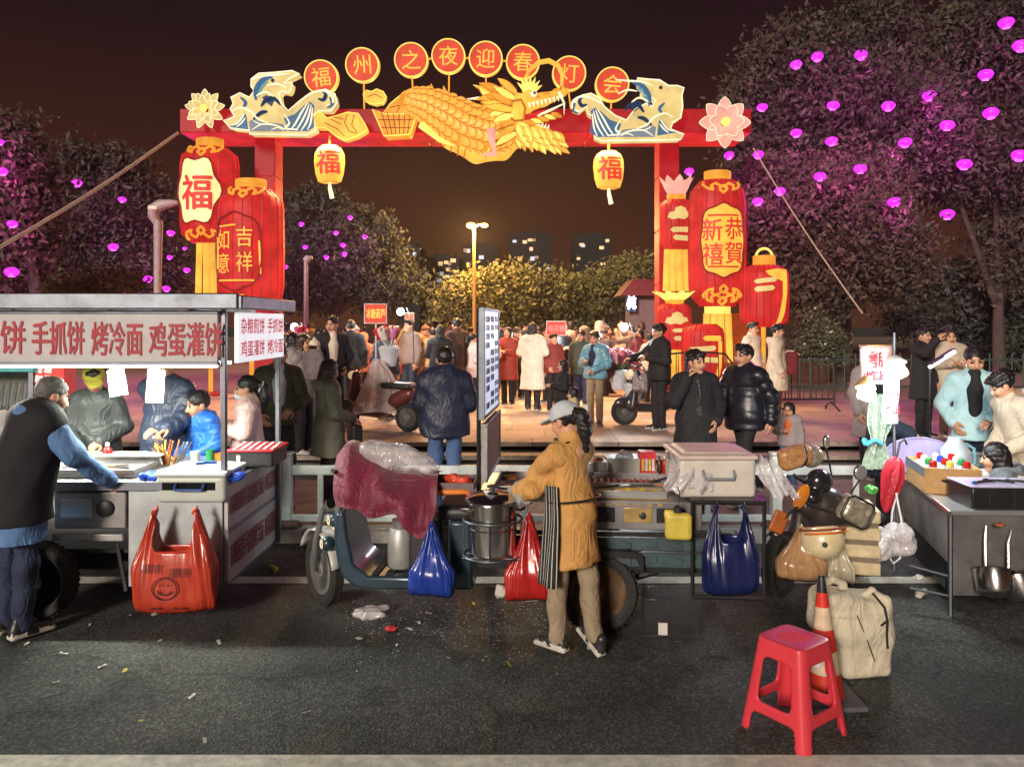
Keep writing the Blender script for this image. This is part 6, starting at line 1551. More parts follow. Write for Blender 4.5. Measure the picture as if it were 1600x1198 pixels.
crumple(712, 752, 5.62, .11, film('orange_film', S(226, 80, 50), .95), 'orange red plastic bag bunched in the black tray', zt + .01, .62, seed=8)
t = empty('gas_bottle', TP(610, 890, 5.7) * 0 + tk.location + rotm(0, 0, R(-4.4)) @ Vector((.60, -.06, .312)), 0, 'short silver gas bottle standing on the trike footboard', 'gas bottle'); MB().lathe([(.09, 0), (.10, .02), (.10, .24), (.08, .285), (.03, .30), (.03, .33)], 26).build('cylinder', M('silver_paint', (.42, .42, .40), .45, .4, dirt=.4), t, 40); MB().lathe([(.07, .29), (.07, .345)], 18).build('collar', STEELD, t)
bag('carrier_bag', 638, 712, 818, 928, 5.22, BBAG, 'royal blue carrier bag hanging beside the trike seat', handles=1, depth=.10); bag('carrier_bag', 788, 866, 806, 936, 5.08, RBAG2, 'bright red carrier bag hanging between the pot and the woman in the cap', handles=1, depth=.10); bag('carrier_bag', 1096, 1186, 790, 924, 5.03, DBAG, 'dark navy carrier bag hung on the rear frame of the trike', depth=.11)
crumple(783, 915, 5.05, .045, M('rope_white', (.5, .48, .42), .8, bump=.5), 'knotted white rag tied below the red carrier bag', P(0, 932, 5.05).z, 1.6, seed=12)
t = empty('jerrycan', P(1060, 842, 5.02), R(-8), 'flat yellow plastic jerrycan tied to the side of the trike', 'jerrycan'); s = SDF(); s.box((0, 0, .085), (.088, .035, .088), .03, k=.01); s.box((-.06, 0, .17), (.03, .02, .02), .01, k=.02); s.build('body', M('yellow_plastic', S(206, 186, 74), .45, dirt=.3), t, .009); MB().lathe([(.026, 0), (.026, .035), (.012, .045)], 14).build('cap', BLKP, t, loc=(-.005, 0, .175)); MB().box((.0, -.037, .09), (.12, .004, .10)).build('pressed_panel', M('yellow_plastic'), t, bevel=.002)
MB().tube([(0, -.01, .215), (.01, .02, .3), (.0, .06, .33)], .004, 5).build('string', BLKM, t)
bx, w, h = storage_box(1062, 1182, 722, 783, 5.2, .52, 'big milky storage box with a fogged lid at the rear of the trike', M('fogged_plastic', (.68, .63, .56), .35, var=.1, alpha=.93), M('fogged_lid', (.70, .57, .50), .4, var=.12, alpha=.96), M('grey_plastic', (.22, .24, .26), .4)); bx.location.z = .915
def drape_film(px, py, Y, w, drop, dx, label):
    p = P(px, py, Y); m = MB()
    m.grid(lambda u, v: Vector(((u - .5) * w * (1 + .3 * v) + dx * v * v, -.05 * math.sin(v * 2.2) - .10 * v + .018 * math.sin(u * 17 + v * 5), -drop * v ** 1.4 + .016 * math.sin(u * 11 + 2) + .012 * math.sin(u * 29 + v * 8))), 26, 14)
    o = m.build('plastic_film', film('clear_film_dense', (.7, .66, .68), .72, .18), None, 180); o.location = p; tag(o, label, 'plastic film')
drape_film(1078, 716, 5.30, .26, .19, -.05, 'limp clear plastic film over the left corner of the milky storage box'); drape_film(1190, 716, 5.36, .16, .24, .12, 'limp clear plastic film hanging off the right end of the milky storage box')
t = empty('clear_tub', P(1047, 992, 5.0), R(-6), 'clear plastic tub on the road under the trike', 'box'); t.location.z = .004; t.location.y = 5.25; t.location.x = 1.08
m = MB()
for c, d in (((0, 0, .006), (.34, .26, .012)), ((0, -.13, .13), (.36, .008, .25)), ((0, .13, .13), (.36, .008, .25)), ((-.176, 0, .13), (.008, .25, .25)), ((.176, 0, .13), (.008, .25, .25))): m.box(c, d)
m.build('tub', M('clear_tub', (.05, .05, .055), .15, alpha=.22, spec=.8), t, bevel=.003); MB().box((-.06, -.136, .06), (.06, .004, .08)).build('label', WHITEP, t)
for i, (px, py, Y, a, ln, m_, L_) in enumerate(((955, 765, 5.35, 12, .30, POLI, 'long steel tongs lying across the front cooking tray'), (1010, 768, 5.4, -20, .26, BLKP, 'black handled scraper lying on the front cooking tray'), (1035, 752, 5.6, 35, .24, POLI, 'steel spatula lying on the middle cooking tray'))):
    p = P(px, py, Y); t = empty('utensil', (p.x, Y, .955), R(a), L_, 'utensil', 'utensils on the trike trays'); MB().tube([(-ln / 2, 0, .0), (ln * .2, .006, .012)], .009, 8).build('handle', BLKP if i else m_, t); MB().box((ln * .34, .006, .012), (ln * .3, .05, .004)).build('blade', POLI, t, bevel=.002)
sk2 = empty('skewer_row', (TL((0, 0, 0)) * 0) + tk.location + rotm(0, 0, R(-4.4)) @ Vector((2.22, .06, .93)), R(-4.4), 'row of sausages on sticks laid side by side in the middle cooking tray', 'food')
for i in range(11): MB().tube([(-.24 + i * .047, -.09, .0), (-.24 + i * .047 + .004, -.04, .012), (-.24 + i * .047, .07, .008)], [.013, .016, .012], 7).build('sausage', M('sausage', S(176, 84, 52), .35, var=.35, vscale=40), sk2)
# rack of goods at the back of the bed
def wbox(name, px0, px1, pyt, pyb, Y, d, mat, label, cat='box', part='body', al=None):
    a, b = P(px0, pyb, Y), P(px1, pyt, Y); t = empty(name, ((a.x + b.x) / 2, Y + d / 2, a.z), 0, label, cat); MB().box((0, 0, (b.z - a.z) / 2), (b.x - a.x, d, b.z - a.z)).build(part, mat, t, bevel=.006); return t, b.x - a.x, b.z - a.z
t, w, h = wbox('food_box', 948, 1000, 716, 740, 6.0, .2, CLEARBOX, 'clear plastic box of wrapped food at the back of the trike counter', part='tub'); crumple(975, 716, 6.1, .07, film('clear_film_dense', (.7, .66, .68)), 'puffy clear bag on the food box behind the cooking trays', P(0, 716, 6.1).z, .7, seed=30)
t, w, h = wbox('wire_basket', 1000, 1025, 706, 742, 6.0, .12, REDP, 'small red framed rack of sauce sachets behind the cooking trays', 'rack', 'backing'); m = MB()
for i in range(4): MB().box((-.04 + .026 * i, -.065, h * .45), (.018, .02, h * .5)).build('sachet', CAPW if i % 2 else FOODY, t)
for i, (px, m_) in enumerate(((1030, M('sauce_brown', (.08, .03, .02), .3)), (1038, GLZ), (1045, BLKP))): bottle(px, 740, 6.0, .14, .02, m_, CAPW if i else BLKP, ['slim brown sauce bottle beside the red sachet rack', 'slim red sauce bottle in the middle of three on the trike', 'slim black sauce bottle nearest the milky storage box'][i])
t, w, h = wbox('foil_tray', 918, 950, 722, 742, 5.9, .2, STEELB, 'small steel tub of red food beside the white perforated post', 'tub', 'tub'); crumple(934, 724, 6.0, .05, FOODB, 'heap of reddish sausage pieces in the steel tub', P(0, 724, 5.9).z, .5, cat='food', seed=33)
t = empty('frying_pan', P(810, 748, 5.5), R(-30), 'dark flat pan on the trike counter at the woman\'s hands', 'pan'); t.location.z = .90; MB().lathe([(0, .01), (.15, .012), (.17, .05), (.165, .052), (.148, .018), (0, .016)], 32).build('pan', M('pan_iron', (.10, .06, .05), .4, .6), t, 40); MB().tube([(.16, 0, .04), (.34, 0, .08)], .013, 8).build('handle', BLKP, t)
t = empty('ladle', P(815, 790, 5.15), 0, 'steel ladle leaning against the steamer pot', 'ladle'); MB().tube([(0, 0, 0), (.13, .06, .16)], [.014, .012], 8).build('handle', POLI, t); MB().ball((-.01, -.005, -.01), (.04, .04, .02), 12).build('bowl', POLI, t)

# ------------------------------------------------------------------ red stool
def stool_mesh():
    h = .0075; lo = np.array((-.24, -.24, -.02)); n_ = (65, 65, 70)
    X = lo[0] + h * np.arange(n_[0])[:, None, None]; Yy = lo[1] + h * np.arange(n_[1])[None, :, None]; Z = lo[2] + h * np.arange(n_[2])[None, None, :]
    w = .135 + (.475 - Z) * .135
    ax, ay = np.abs(X), np.abs(Yy)
    def rsq(w_, r): 
        qx, qy = ax - w_ + r, ay - w_ + r
        return np.sqrt(np.maximum(qx, 0) ** 2 + np.maximum(qy, 0) ** 2) + np.minimum(np.maximum(qx, qy), 0) - r
    outer = rsq(w, .045); inner = -(rsq(w - .018, .04))
    shell = np.maximum(outer, np.maximum(inner, 0 * X + 0 * Yy + Z * 0 - 1))
    top = np.maximum(outer, np.abs(Z - .467) - .011)
    d = np.minimum(shell, top); d = np.maximum(d, Z - .478 + .18 * np.maximum(outer + .014, 0)); d = np.maximum(d, -Z)
    def win(u, ww, zc, hz, r):
        qx, qz = np.abs(u) - ww + r, np.abs(Z - zc) - hz + r
        return np.sqrt(np.maximum(qx, 0) ** 2 + np.maximum(qz, 0) ** 2) + np.minimum(np.maximum(qx, qz), 0) - r
    ww = .082 + (.38 - Z) * .08
    for u in (X, Yy):
        d = np.maximum(d, -win(u, ww, .275, .115, .035)); d = np.maximum(d, -win(u, w - .062, .03, .075, .03))
    # foot flange and seat hollow
    ft = np.maximum(np.abs(rsq(w + .004, .045) + .012) - .013, Z - .022)
    for u in (X, Yy): ft = np.maximum(ft, -(np.abs(u) - (w - .062)) * -1 * -1) if False else ft
    d = np.maximum(d, -(np.sqrt(X ** 2 + Yy ** 2 + (Z - .478) ** 2) - .014))
    rib = np.minimum(np.abs((X + Yy) * .7) , np.abs((X - Yy) * .7)) - .004
    D = np.broadcast_to(d, n_).astype(np.float32).copy(); D[0] = D[-1] = 1; D[:, 0] = D[:, -1] = 1; D[:, :, 0] = D[:, :, -1] = 1
    V, Q, _ = surface_nets(D, lo, h); return V, Q
V, Q = stool_mesh()
ps = P(1238, 1142, 4.0); t = empty('plastic_stool', (ps.x, 3.98, 0), R(36), 'red plastic stool with open sides in the foreground', 'stool'); link('frame', np_mesh('frame', V, Q, REDP), t)
sl = MB()
for i in range(5): sl.box((-.06 + .03 * i, 0, .4795), (.012, .16 - .02 * abs(i - 2), .004), rotm(0, 0, R(18)))
sl.build('seat_ridge', REDP, t, bevel=.0015)
MB().box((.166, .0, .33), (.004, .085, .10), rotm(0, R(-7), 0)).build('paper_label', M('paper_lilac', S(200, 196, 216), .7, bump=.2), t)

# ------------------------------------------------------------------ canvas sack and cone
sk = empty('canvas_sack', P(1328, 1046, 4.62), R(10), 'big beige canvas sack with drawcord standing behind the red stool', 'sack'); sk.location.z = 0
CANV = M('canvas', S(206, 196, 172), .9, var=.15, vscale=5, bump=.4, bscale=170, dirt=.25, folds=5)
s = SDF(); s.box((0.05, 0, .17), (.165, .12, .17), .05, k=.10); s.box((-.01, 0, .36), (.225, .125, .13), .06, k=.10, rot=rotm(0, R(8), 0)); s.ell((-.11, -.02, .46), (.10, .07, .05), k=.05); s.ell((.10, 0, .43), (.09, .07, .04), k=.05)
s.chain([(-.21, 0, .46), (-.19, -.01, .545), (-.12, -.01, .575), (-.05, -.01, .54), (-.03, -.01, .47)], [.020, .019, .019, .019, .020], k=.012); s.chain([(.03, -.04, .47), (.10, -.07, .51), (.18, -.08, .45), (.20, -.08, .38)], [.022, .026, .026, .020], k=.014); s.cone((-.2, -.13, .40), (.17, -.135, .37), .010, k=.02); s.cut((0, 0, -1), 0)
s.build('sack_body', CANV, sk, .010, noise=(.007, 15, 1.3))
MB().tube([(.06, -.13, .52), (.12, -.155, .44), (.135, -.16, .36), (.13, -.16, .28), (.14, -.155, .20)], .007, 6).build('drawcord', BLKP, sk); MB().tube([(-.05, -.145, .40), (.0, -.15, .28), (.06, -.15, .13)], .004, 5).build('seam', M('seam_dark', (.08, .06, .05)), sk); MB().tube([(.13, -.16, .36), (.09, -.165, .34)], .006, 5).build('cord_end', BLKP, sk)
cn = empty('traffic_cone', P(1290, 1095, 4.3), 0, 'slim red and white traffic cone with a black tip behind the stool', 'cone'); cn.location.z = 0; cn.rotation_euler = (0, R(-2), 0)
def rc(z): return .018 + (.68 - z) * .125
for nm, z0_, z1_, m_ in (('tip', .60, .68, BLKP), ('red_band', .52, .60, M('cone_red', S(210, 52, 36), .5, dirt=.2)), ('white_band', .40, .52, M('cone_white', S(214, 190, 160), .4, dirt=.25)), ('red_band', .28, .40, M('cone_red')), ('white_band', .16, .28, M('cone_white')), ('red_band', .03, .16, M('cone_red'))):
    MB().lathe([(rc(z0_), z0_), (rc(z1_), z1_)] + ([(.012, z1_ + .012)] if nm == 'tip' else []), 28).build(nm, m_, cn, 40)
MB().box((0, 0, .015), (.34, .34, .03)).build('base', M('cone_base', (.10, .10, .12), .7, dirt=.3), cn, bevel=.012)

# ------------------------------------------------------------------ parked scooter
sc_ = empty('parked_scooter', (2.40, 5.95, 0), R(8), 'parked scooter with quilted hand muffs and amber indicators behind the sack', 'scooter'); Mi2 = rotm(0, 0, R(-8))
def SL(px, py, Y): return Mi2 @ (P(px, py, Y) - sc_.location)
wheel(sc_, SL(1218, 880, 5.90) * Vector((1, 1, 0)) + Vector((0, 0, .24)), .24, .10, rotm(0, 0, R(40)) @ Vector((0, 1, 0)), 5, STEELD, 'front_wheel')
s = SDF(); s.cone(SL(1262, 870, 6.1), SL(1268, 790, 6.1), .10, .08, k=.05); s.cone(SL(1230, 850, 6.0), SL(1262, 800, 6.05), .06, .07, k=.05); s.cone(SL(1290, 890, 6.4), SL(1330, 880, 6.8), .13, .13, k=.06); s.box(SL(1262, 828, 6.0), (.13, .05, .19), .05, k=.05, rot=rotm(R(-18), R(12), 0)); s.ell(SL(1222, 838, 5.93), (.12, .07, .05), k=.03, rot=rotm(0, R(20), 0)); s.build('front_fairing', M('scooter_body', (.035, .026, .024), .3, coat=.3, dirt=.3), sc_, .016)
MB().tube([SL(1222, 880, 5.93), SL(1245, 820, 6.0), SL(1268, 765, 6.05)], .026, 8).build('fork', BLKM, sc_)
s = SDF(); s.ell(SL(1280, 752, 6.0), (.105, .085, .10), k=.03); s.ell(SL(1268, 775, 5.95), (.08, .08, .06), k=.03); s.build('dash_cowl', M('glossy_black', (.015, .015, .018), .18, coat=.5), sc_, .012)
MB().tube([SL(1240, 742, 6.0), SL(1275, 765, 6.05), SL(1312, 790, 6.0), SL(1335, 800, 5.95)], .014, 8).build('handlebar', BLKM, sc_)
MUFF1 = M('muff_pattern', S(186, 136, 92), .4, .1, var=.5, vscale=38, bump=.3, bscale=40); MUFF2 = M('muff_silver', S(170, 160, 140), .3, .4, var=.5, vscale=30, bump=.6, bscale=30)
s = SDF(); s.box(SL(1242, 714, 5.90), (.135, .065, .085), .055, k=.02, rot=rotm(0, R(-12), 0)); s.build('hand_muff', [MUFF1], sc_, .011, noise=(.005, 22)); s = SDF(); s.ell(SL(1268, 712, 5.95), (.095, .085, .085), k=.02, rot=rotm(0, R(-18), 0)); s.build('muff_lining', MUFF2, sc_, .011, noise=(.005, 22)); MB().tube([SL(1252, 712, 5.9) + Vector((.012 * math.sin(a), -.085 * math.cos(a), .082 * math.sin(a))) for a in np.linspace(0, 2 * PI, 24, endpoint=False)], .008, 6, closed=True).build('muff_piping', BLKP, sc_)
s = SDF(); s.box(SL(1335, 798, 5.85), (.125, .06, .10), .05, k=.02, rot=rotm(0, R(28), 0)); s.build('hand_muff', MUFF2, sc_, .011, noise=(.006, 40)); o = MB(); c_ = SL(1335, 798, 5.85)
rr_ = rotm(0, R(28), 0); MB().tube([c_ + rr_ @ Vector((x, -.05, z)) for x, z in ((-.12, -.07), (-.12, .07), (-.08, .10), (.09, .10), (.12, .06), (.12, -.07), (.08, -.10), (-.08, -.10))], .010, 6, closed=True).build('muff_piping', BLKP, sc_)
for px, py, px2, py2, rx, rz_ in ((1291, 690, 1300, 745, .030, .055), (1344, 738, 1320, 785, .058, .062)):
    a = SL(px, py, 5.95); MB().tube([SL(px2, py2, 6.0), a - Vector((0, 0, .05)), a], .007, 6).build('mirror_stem', BLKM, sc_); m = MB(); m.ball((a.x, a.y, a.z), (rx, .018, rz_), 16); mo = m.build('mirror', BLKP, sc_); MB().ball((a.x, a.y - .012, a.z), (rx * .88, .010, rz_ * .88), 16).build('mirror_glass', M('mirror_glass', (.6, .6, .58), .12, .7), mo)
AMB = M('amber_lens', S(214, 128, 44), .2, coat=.5)
s = SDF(); s.ell(SL(1252, 776, 5.84), (.055, .025, .105), k=.01, rot=rotm(0, R(28), 0)); s.build('indicator', AMB, sc_, .009); s = SDF(); s.box(SL(1217, 815, 5.80), (.06, .015, .085), .012, k=.01, rot=rotm(0, R(24), 0)); s.build('indicator', M('amber_ribbed', S(190, 104, 48), .35, bump=.6, bscale=30), sc_, .009)
MB().tube([SL(1195, 838, 5.8), SL(1235, 800, 5.8), SL(1255, 785, 5.85), SL(1300, 800, 5.85)], .012, 6).build('crash_bar', BLKM, sc_)
cr = empty('goods_crate', P(1340, 888, 6.15), R(-14), 'cream ribbed crate fixed behind the scooter muffs', 'crate'); cw = .26
for k in range(4): MB().box((0, 0, .06 + k * .135), (cw, .42, .10)).build('crate_band', M('crate_cream', S(206, 188, 150), .45, dirt=.3), cr, bevel=.012)
MB().box((0, 0, .26), (cw - .03, .38, .5)).build('crate_core', M('crate_dark', S(120, 104, 84), .6), cr)
hm = empty('scooter_helmet', P(1285, 842, 5.58), R(20), 'cream helmet with an orange stripe hung on the front of the scooter', 'helmet'); s = SDF(); s.ell((0, 0, 0), (.155, .15, .145), k=.01); s.cut((0, .25, 1), .085); s.ell((0, 0, .12), (.12, .115, .08), k=.01, op=-1); s.build('shell', M('helmet_cream', S(224, 208, 166), .25, coat=.5), hm, .010)
MB().tube([(.158 * math.cos(a), .153 * math.sin(a), .052 - .035 * math.sin(a)) for a in np.linspace(R(180), R(360), 20)], .008, 6).build('stripe', M('helmet_orange', S(210, 110, 40), .3), hm); MB().tube([(.154 * math.cos(a), .149 * math.sin(a), .077 - .035 * math.sin(a)) for a in np.linspace(0, 2 * PI, 30, endpoint=False)], .009, 6, closed=True).build('trim', M('helmet_brown', S(150, 80, 50), .4), hm); MB().lathe([(.020, 0), (.020, .004)], 14, T=rotm(R(80), 0, R(-30))).build('badge', BLKP, hm, loc=(-.088, -.122, .0))
bag('carrier_bag', 1212, 1292, 822, 902, 5.66, bagfilm('tan_film', S(176, 136, 96), .9), 'tan plastic carrier bag hanging under the cream helmet', handles=1, depth=.12); bag('carrier_bag', 1286, 1334, 838, 908, 5.72, bagfilm('pale_film', S(196, 186, 160), .85), 'small pale carrier bag right of the tan one', handles=1, depth=.09)

# ------------------------------------------------------------------ right snack stall
rs = empty('snack_table', (4.2, 6.2, 0), 0, 'stainless steel snack table at the right edge', 'food stall'); L3 = at(rs)
foot = [(3.13, 5.5), (5.3, 5.46), (5.5, 7.0), (3.52, 7.0)]
def slab(par, nm, pts, z0, z1, mat, org): 
    m = MB(); n_ = len(pts); m.add([Vector((x, y, z0)) - org for x, y in pts] + [Vector((x, y, z1)) - org for x, y in pts], [list(range(n_))[::-1], list(range(n_, 2 * n_))] + [[i, (i + 1) % n_, n_ + (i + 1) % n_, n_ + i] for i in range(n_)]); return m.build(nm, mat, par, bevel=.004)
slab(rs, 'table_top', foot, .725, .76, STEELB, rs.location); slab(rs, 'front_panel', [(3.15, 5.53), (5.28, 5.49), (5.28, 5.51), (3.15, 5.55)], .14, .72, STEELD, rs.location); slab(rs, 'side_panel', [(3.16, 5.56), (3.18, 5.56), (3.55, 6.95), (3.53, 6.95)], .36, .72, STEELD, rs.location)
for x, y in ((3.15, 5.52), (3.54, 6.96), (5.2, 6.9)): MB().cyl(L3((x, y, 0)), L3((x, y, .72)), .018, 8).build('leg', ALU, rs)
MB().tube([L3((3.13, 5.49, .745)), L3((3.52, 7.0, .745))], .012, 6).build('edge_rail', POLI, rs); MB().tube([L3((2.95, 5.7, .30)), L3((3.15, 5.52, .28))], .01, 6).build('side_strut', ALU, rs); MB().tube([L3((2.9, 5.6, .17)), L3((3.15, 5.52, .14))], .01, 6).build('side_strut', ALU, rs)
slab(rs, 'lower_box', [(3.22, 5.7), (5.2, 5.7), (5.2, 6.6), (3.45, 6.6)], .12, .45, BLKM, rs.location)
cb = empty('cardboard_box', P(1452, 762, 6.1), R(-14), 'open cardboard box of coloured bottles on the right stall', 'box'); cb.location.z = .762; cb.location.x = 3.52; cb.location.y = 6.28
for c, d in (((0, -.28, .10), (.40, .012, .2)), ((0, .28, .10), (.40, .012, .2)), ((-.20, 0, .10), (.012, .55, .2)), ((.20, 0, .10), (.012, .55, .2)), ((0, 0, .006), (.39, .54, .01))): MB().box(c, d).build('side', CARD, cb, bevel=.002)
MB().box((-.208, 0, .165), (.004, .56, .07)).build('tape', M('grey_tape', S(90, 100, 110), .4), cb); MB().box((-.05, -.288, .10), (.07, .003, .02), rotm(0, R(10), 0)).build('hand_hole', BLKP, cb)
cols = [GLZ, M('blue_cap', S(40, 60, 180), .4), GRN, FOODY, CAPW, M('pink_cap', S(200, 50, 90), .4)]
nb = ['red', 'blue', 'green', 'yellow', 'white', 'pink']
for i in range(4):
    for j in range(3):
        k = (i * 2 + j * 3 + (i * j) % 2) % 6; p = cb.matrix_basis @ Vector((-.12 + .12 * j, -.20 + .13 * i, .012)); q = rotm(0, 0, R(-14)) @ Vector((-.12 + .12 * j, -.20 + .13 * i, 0)); b = empty('bottle', (cb.location.x + q.x, cb.location.y + q.y, cb.location.z + .013), 0, 'squeeze bottle with a %s cap, row %s from the front of the cardboard box, %s' % (nb[k], ['one', 'two', 'three', 'four'][i], ['left', 'middle', 'right'][j]), 'bottle', 'bottles in the cardboard box')
        MB().lathe([(.036, 0), (.038, .16), (.02, .19)], 14).build('body', M('bottle_clear', (.55, .6, .62), .2, alpha=.8), b, 50); MB().lathe([(.028, .185), (.026, .225), (.012, .235)], 12).build('cap', cols[k], b, 50)
jg = empty('water_jug', (3.78, 6.55, .762), 0, 'clear water jug with a handle behind the cardboard box', 'jug'); MB().lathe([(.10, 0), (.115, .02), (.115, .26), (.06, .34), (.055, .37)], 24).build('body', M('jug_clear', (.6, .68, .72), .12, alpha=.55, spec=.8), jg, 50); MB().tube([(.11, 0, .1), (.17, 0, .15), (.16, 0, .27), (.09, 0, .31)], .014, 8).build('handle', M('jug_handle', (.2, .45, .55), .4), jg)
pb_ = empty('oval_board', P(1436, 700, 6.85), R(-10), 'lilac oval board standing upright behind the bottles', 'board'); pb_.location.z = .762; m = MB(); m.prism([(.29 * math.cos(a), .16 + .16 * math.sin(a)) for a in np.linspace(0, 2 * PI, 40, endpoint=False)], -.012, .012); m.build('board', M('lilac_plastic', S(160, 150, 196), .4), pb_, bevel=.006); MB().tube([(.29 * math.cos(a), -.014, .16 + .16 * math.sin(a)) for a in np.linspace(0, 2 * PI, 40, endpoint=False)], .008, 6, closed=True).build('rim', M('lilac_plastic'), pb_)
tr_ = empty('food_warmer', (3.62, 5.70, .762), R(-3), 'black food warmer under a lilac sheet at the front of the right table', 'warmer'); MB().box((0, 0, .075), (.58, .34, .15)).build('body', M('warmer_black', (.035, .032, .034), .3, .5, dirt=.3), tr_, bevel=.012); MB().box((0, .0, .157), (.60, .35, .010)).build('cover_sheet', M('lilac_sheet', S(186, 180, 206), .35), tr_, bevel=.004)
for x in (-.17, .0, .18): MB().box((x, -.174, .075), (.012, .006, .12)).build('front_seam', BLKP, tr_)
for i, (x, y, a) in enumerate(((-.14, -.04, 20), (.0, -.02, -30), (.15, -.04, -25))):
    tg_ = empty('tongs', (3.62 + x, 5.70 + y, .925), R(a), 'black tongs lying on the lilac sheet, %s of three' % ['leftmost', 'middle', 'rightmost'][i], 'tongs', 'tongs on the food warmer')
    for s2 in (-1, 1): MB().tube([(-.10, 0, .008), (-.02, s2 * .018, .012), (.08, s2 * .022, .008)], .006, 6).build('arm', BLKP, tg_)
    MB().ball((-.10, 0, .01), (.022, .018, .012), 10).build('grip', BLUEH if i == 0 else BLKP, tg_)
for i, (px, py, L_) in enumerate(((1553, 906, 'left steel saucepan hung by its handle on the table front'), (1594, 912, 'right steel saucepan hung by its handle on the table front'))):
    p = P(px, py, 5.40); t = empty('saucepan', p, 0, L_, 'saucepan', 'saucepans on the table front'); Mx = rotm(R(-28), R(10 - 25 * i), 0)
    m = MB(); m.lathe([(.10, -.10), (.115, -.08), (.125, .06), (.134, .065), (.12, .06), (.108, -.075), (0, -.09)], 28, T=Mx); m.build('pan', POLI, t, 40); MB().tube([Mx @ Vector((0, -.0, .06)) + Vector((-.05, 0, 0)), Vector((-.02 - .02 * i, .07, .27)), Vector((0, .09, .36))], [.012, .012, .009], 8).build('handle', POLI, t)
crumple(1560, 818, 5.42, .05, FOODB, 'bit of orange wood and cloth clipped at the table edge', P(0, 822, 5.42).z, .4, cat='cloth', seed=50)
bwl = cup
for i, (x, y, r_, h_, m_, L_) in enumerate(((3.95, 5.85, .07, .10, STEELB, 'steel tub beside the food warmer on the right table'), (4.05, 6.15, .08, .13, CAPW, 'white tub with a towel behind the food warmer'), (4.2, 6.5, .10, .16, STEELB, 'tall steel canister at the back of the right table'), (4.0, 6.62, .06, .12, M('jug_clear'), 'clear tumbler beside the tall steel canister'))):
    t = empty('tub', (x, y, .762), 0, L_, 'tub'); MB().lathe([(r_ * .85, 0), (r_, .01), (r_, h_), (r_ * .94, h_), (r_ * .9, .015)], 22).build('wall', m_, t, 50); MB().lathe([(0, h_ * .8), (r_ * .93, h_ * .8)], 18).build('filling', (FOODB, CAPW, FOODY, FOODB)[i], t)
crumple(1518, 745, 6.1, .13, film('clear_film_dense'), 'crinkled clear bag of white rolls on the right table', .762, .8, seed=81); crumple(1545, 730, 6.35, .12, film('white_film2', (.7, .72, .72), .92), 'white plastic bag slumped at the back of the right table', .762, .9, seed=82)
o = MB().tube([(3.7, 6.3, .80), (3.95, 6.05, .79), (4.2, 5.8, .80)], .014, 8).build('blue_stick', M('stick_blue', S(90, 150, 190), .4)); tag(o, 'long pale blue stick lying across the right table', 'stick')
# lamps on a pole with banner and cloths
lp = empty('clip_lamp_pole', (3.26, 6.55, 0), 0, 'thin pole carrying two bright white clip lamps over the right stall', 'lamp'); L4 = at(lp)
MB().cyl((0, 0, 0), (0, 0, 2.02), .014, 8).build('pole', ALU, lp)
for px, py, ang, pw in ((1352, 611, 18, 24), (1402, 577, -25, 32)):
    c = L4(P(px, py, 6.5)); hd_ = MB().lathe([(.035, .09), (.06, .06), (.085, 0), (.08, -.01)], 20, T=rotm(R(-20), R(ang), 0)).build('lamp_shade', CARD if ang > 0 else WHITEP, lp, 50, loc=c + Vector((0, 0, .03)))
    s = SDF(); s.box((0, 0, 0), (.068, .042, .048), .025, k=.01, rot=rotm(R(-15), R(ang), 0)); V, Q, _ = s.mesh(.012); b_ = link('bulb', np_mesh('bulb', V, Q, LED), hd_, (0, -.02, -.06))
    MB().tube([c + Vector((0, .02, .08)), Vector((0, 0, c.z + .12))], .008, 6).build('lamp_arm', ALU, lp)
    light('bulb_light', 'POINT', c + Vector((0, -.22, -.08)), pw, (.86, .97, 1.0), .07, lp)
bn = empty('cloth_banner', P(1371, 600, 6.62), 0, 'white cloth banner with red lettering at the top of the lamp pole', 'banner'); bw = 54 * 6.62 / F; bh = 60 * 6.62 / F
def bnf(u, v): return (u * bw * (1 - .12 * (.5 - v)), .02 * math.sin(u * 9 + v * 2), v * bh)
m = MB(); m.grid(lambda u, v: bnf(u - .5, v), 14, 8); o = m.build('cloth', M('banner_cloth', S(206, 176, 178), .8, bump=.2), bn, 60); sm = o.modifiers.new('thick', 'SOLIDIFY'); sm.thickness = .004
g = MB(); text_on(g, '烤肠', .02, lambda u, v: (u, .02 * math.sin(u / bw * 9) - .008, .21 + v), .13, .26); text_on(g, '炸串', .02, lambda u, v: (u, .02 * math.sin(u / bw * 9) - .008, .07 + v), .11, .24); g.build('lettering', REDINK, bn); MB().cyl((-bw * .53, 0, bh), (bw * .53, 0, bh), .010, 8).build('top_bar', M('wood'), bn)
cl = SDF(); c0 = P(1368, 715, 6.75)
for p_, r in ((((1366, 625), 20), ((1362, 670), 22)), (((1362, 670), 22), ((1356, 715), 20)), (((1380, 640), 14), ((1384, 690), 12))) if False else (): pass
m = MB(); m.grid(lambda u, v: Vector((((u - .5) * (.20 - .11 * math.exp(-((v - .38) / .16) ** 2) + .05 * (1 - v)) + .07 * v), .035 * math.sin(u * 15 + v * 2) * (.4 + v * .5) + .015 * math.sin(u * 31 + v), P(0, 733, 6.75).z - c0.z + v * .66)), 26, 18); o = m.build('plastic_sheet', film('greenish_film', S(150, 166, 146), .92), None, 180); o.location = c0; tag(o, 'pale green plastic sheet tied with a blue ribbon below the left lamp', 'plastic sheet')
o = MB().tube([(.075 * math.cos(a), .045 * math.sin(a), .02 * math.sin(3 * a)) for a in np.linspace(0, 2 * PI, 20, endpoint=False)], .018, 6, closed=True).build('ribbon', M('ribbon_blue', S(80, 170, 200), .5)); o.location = P(1363, 690, 6.75); tag(o, 'pale blue ribbon tied round the plastic sheet', 'ribbon')
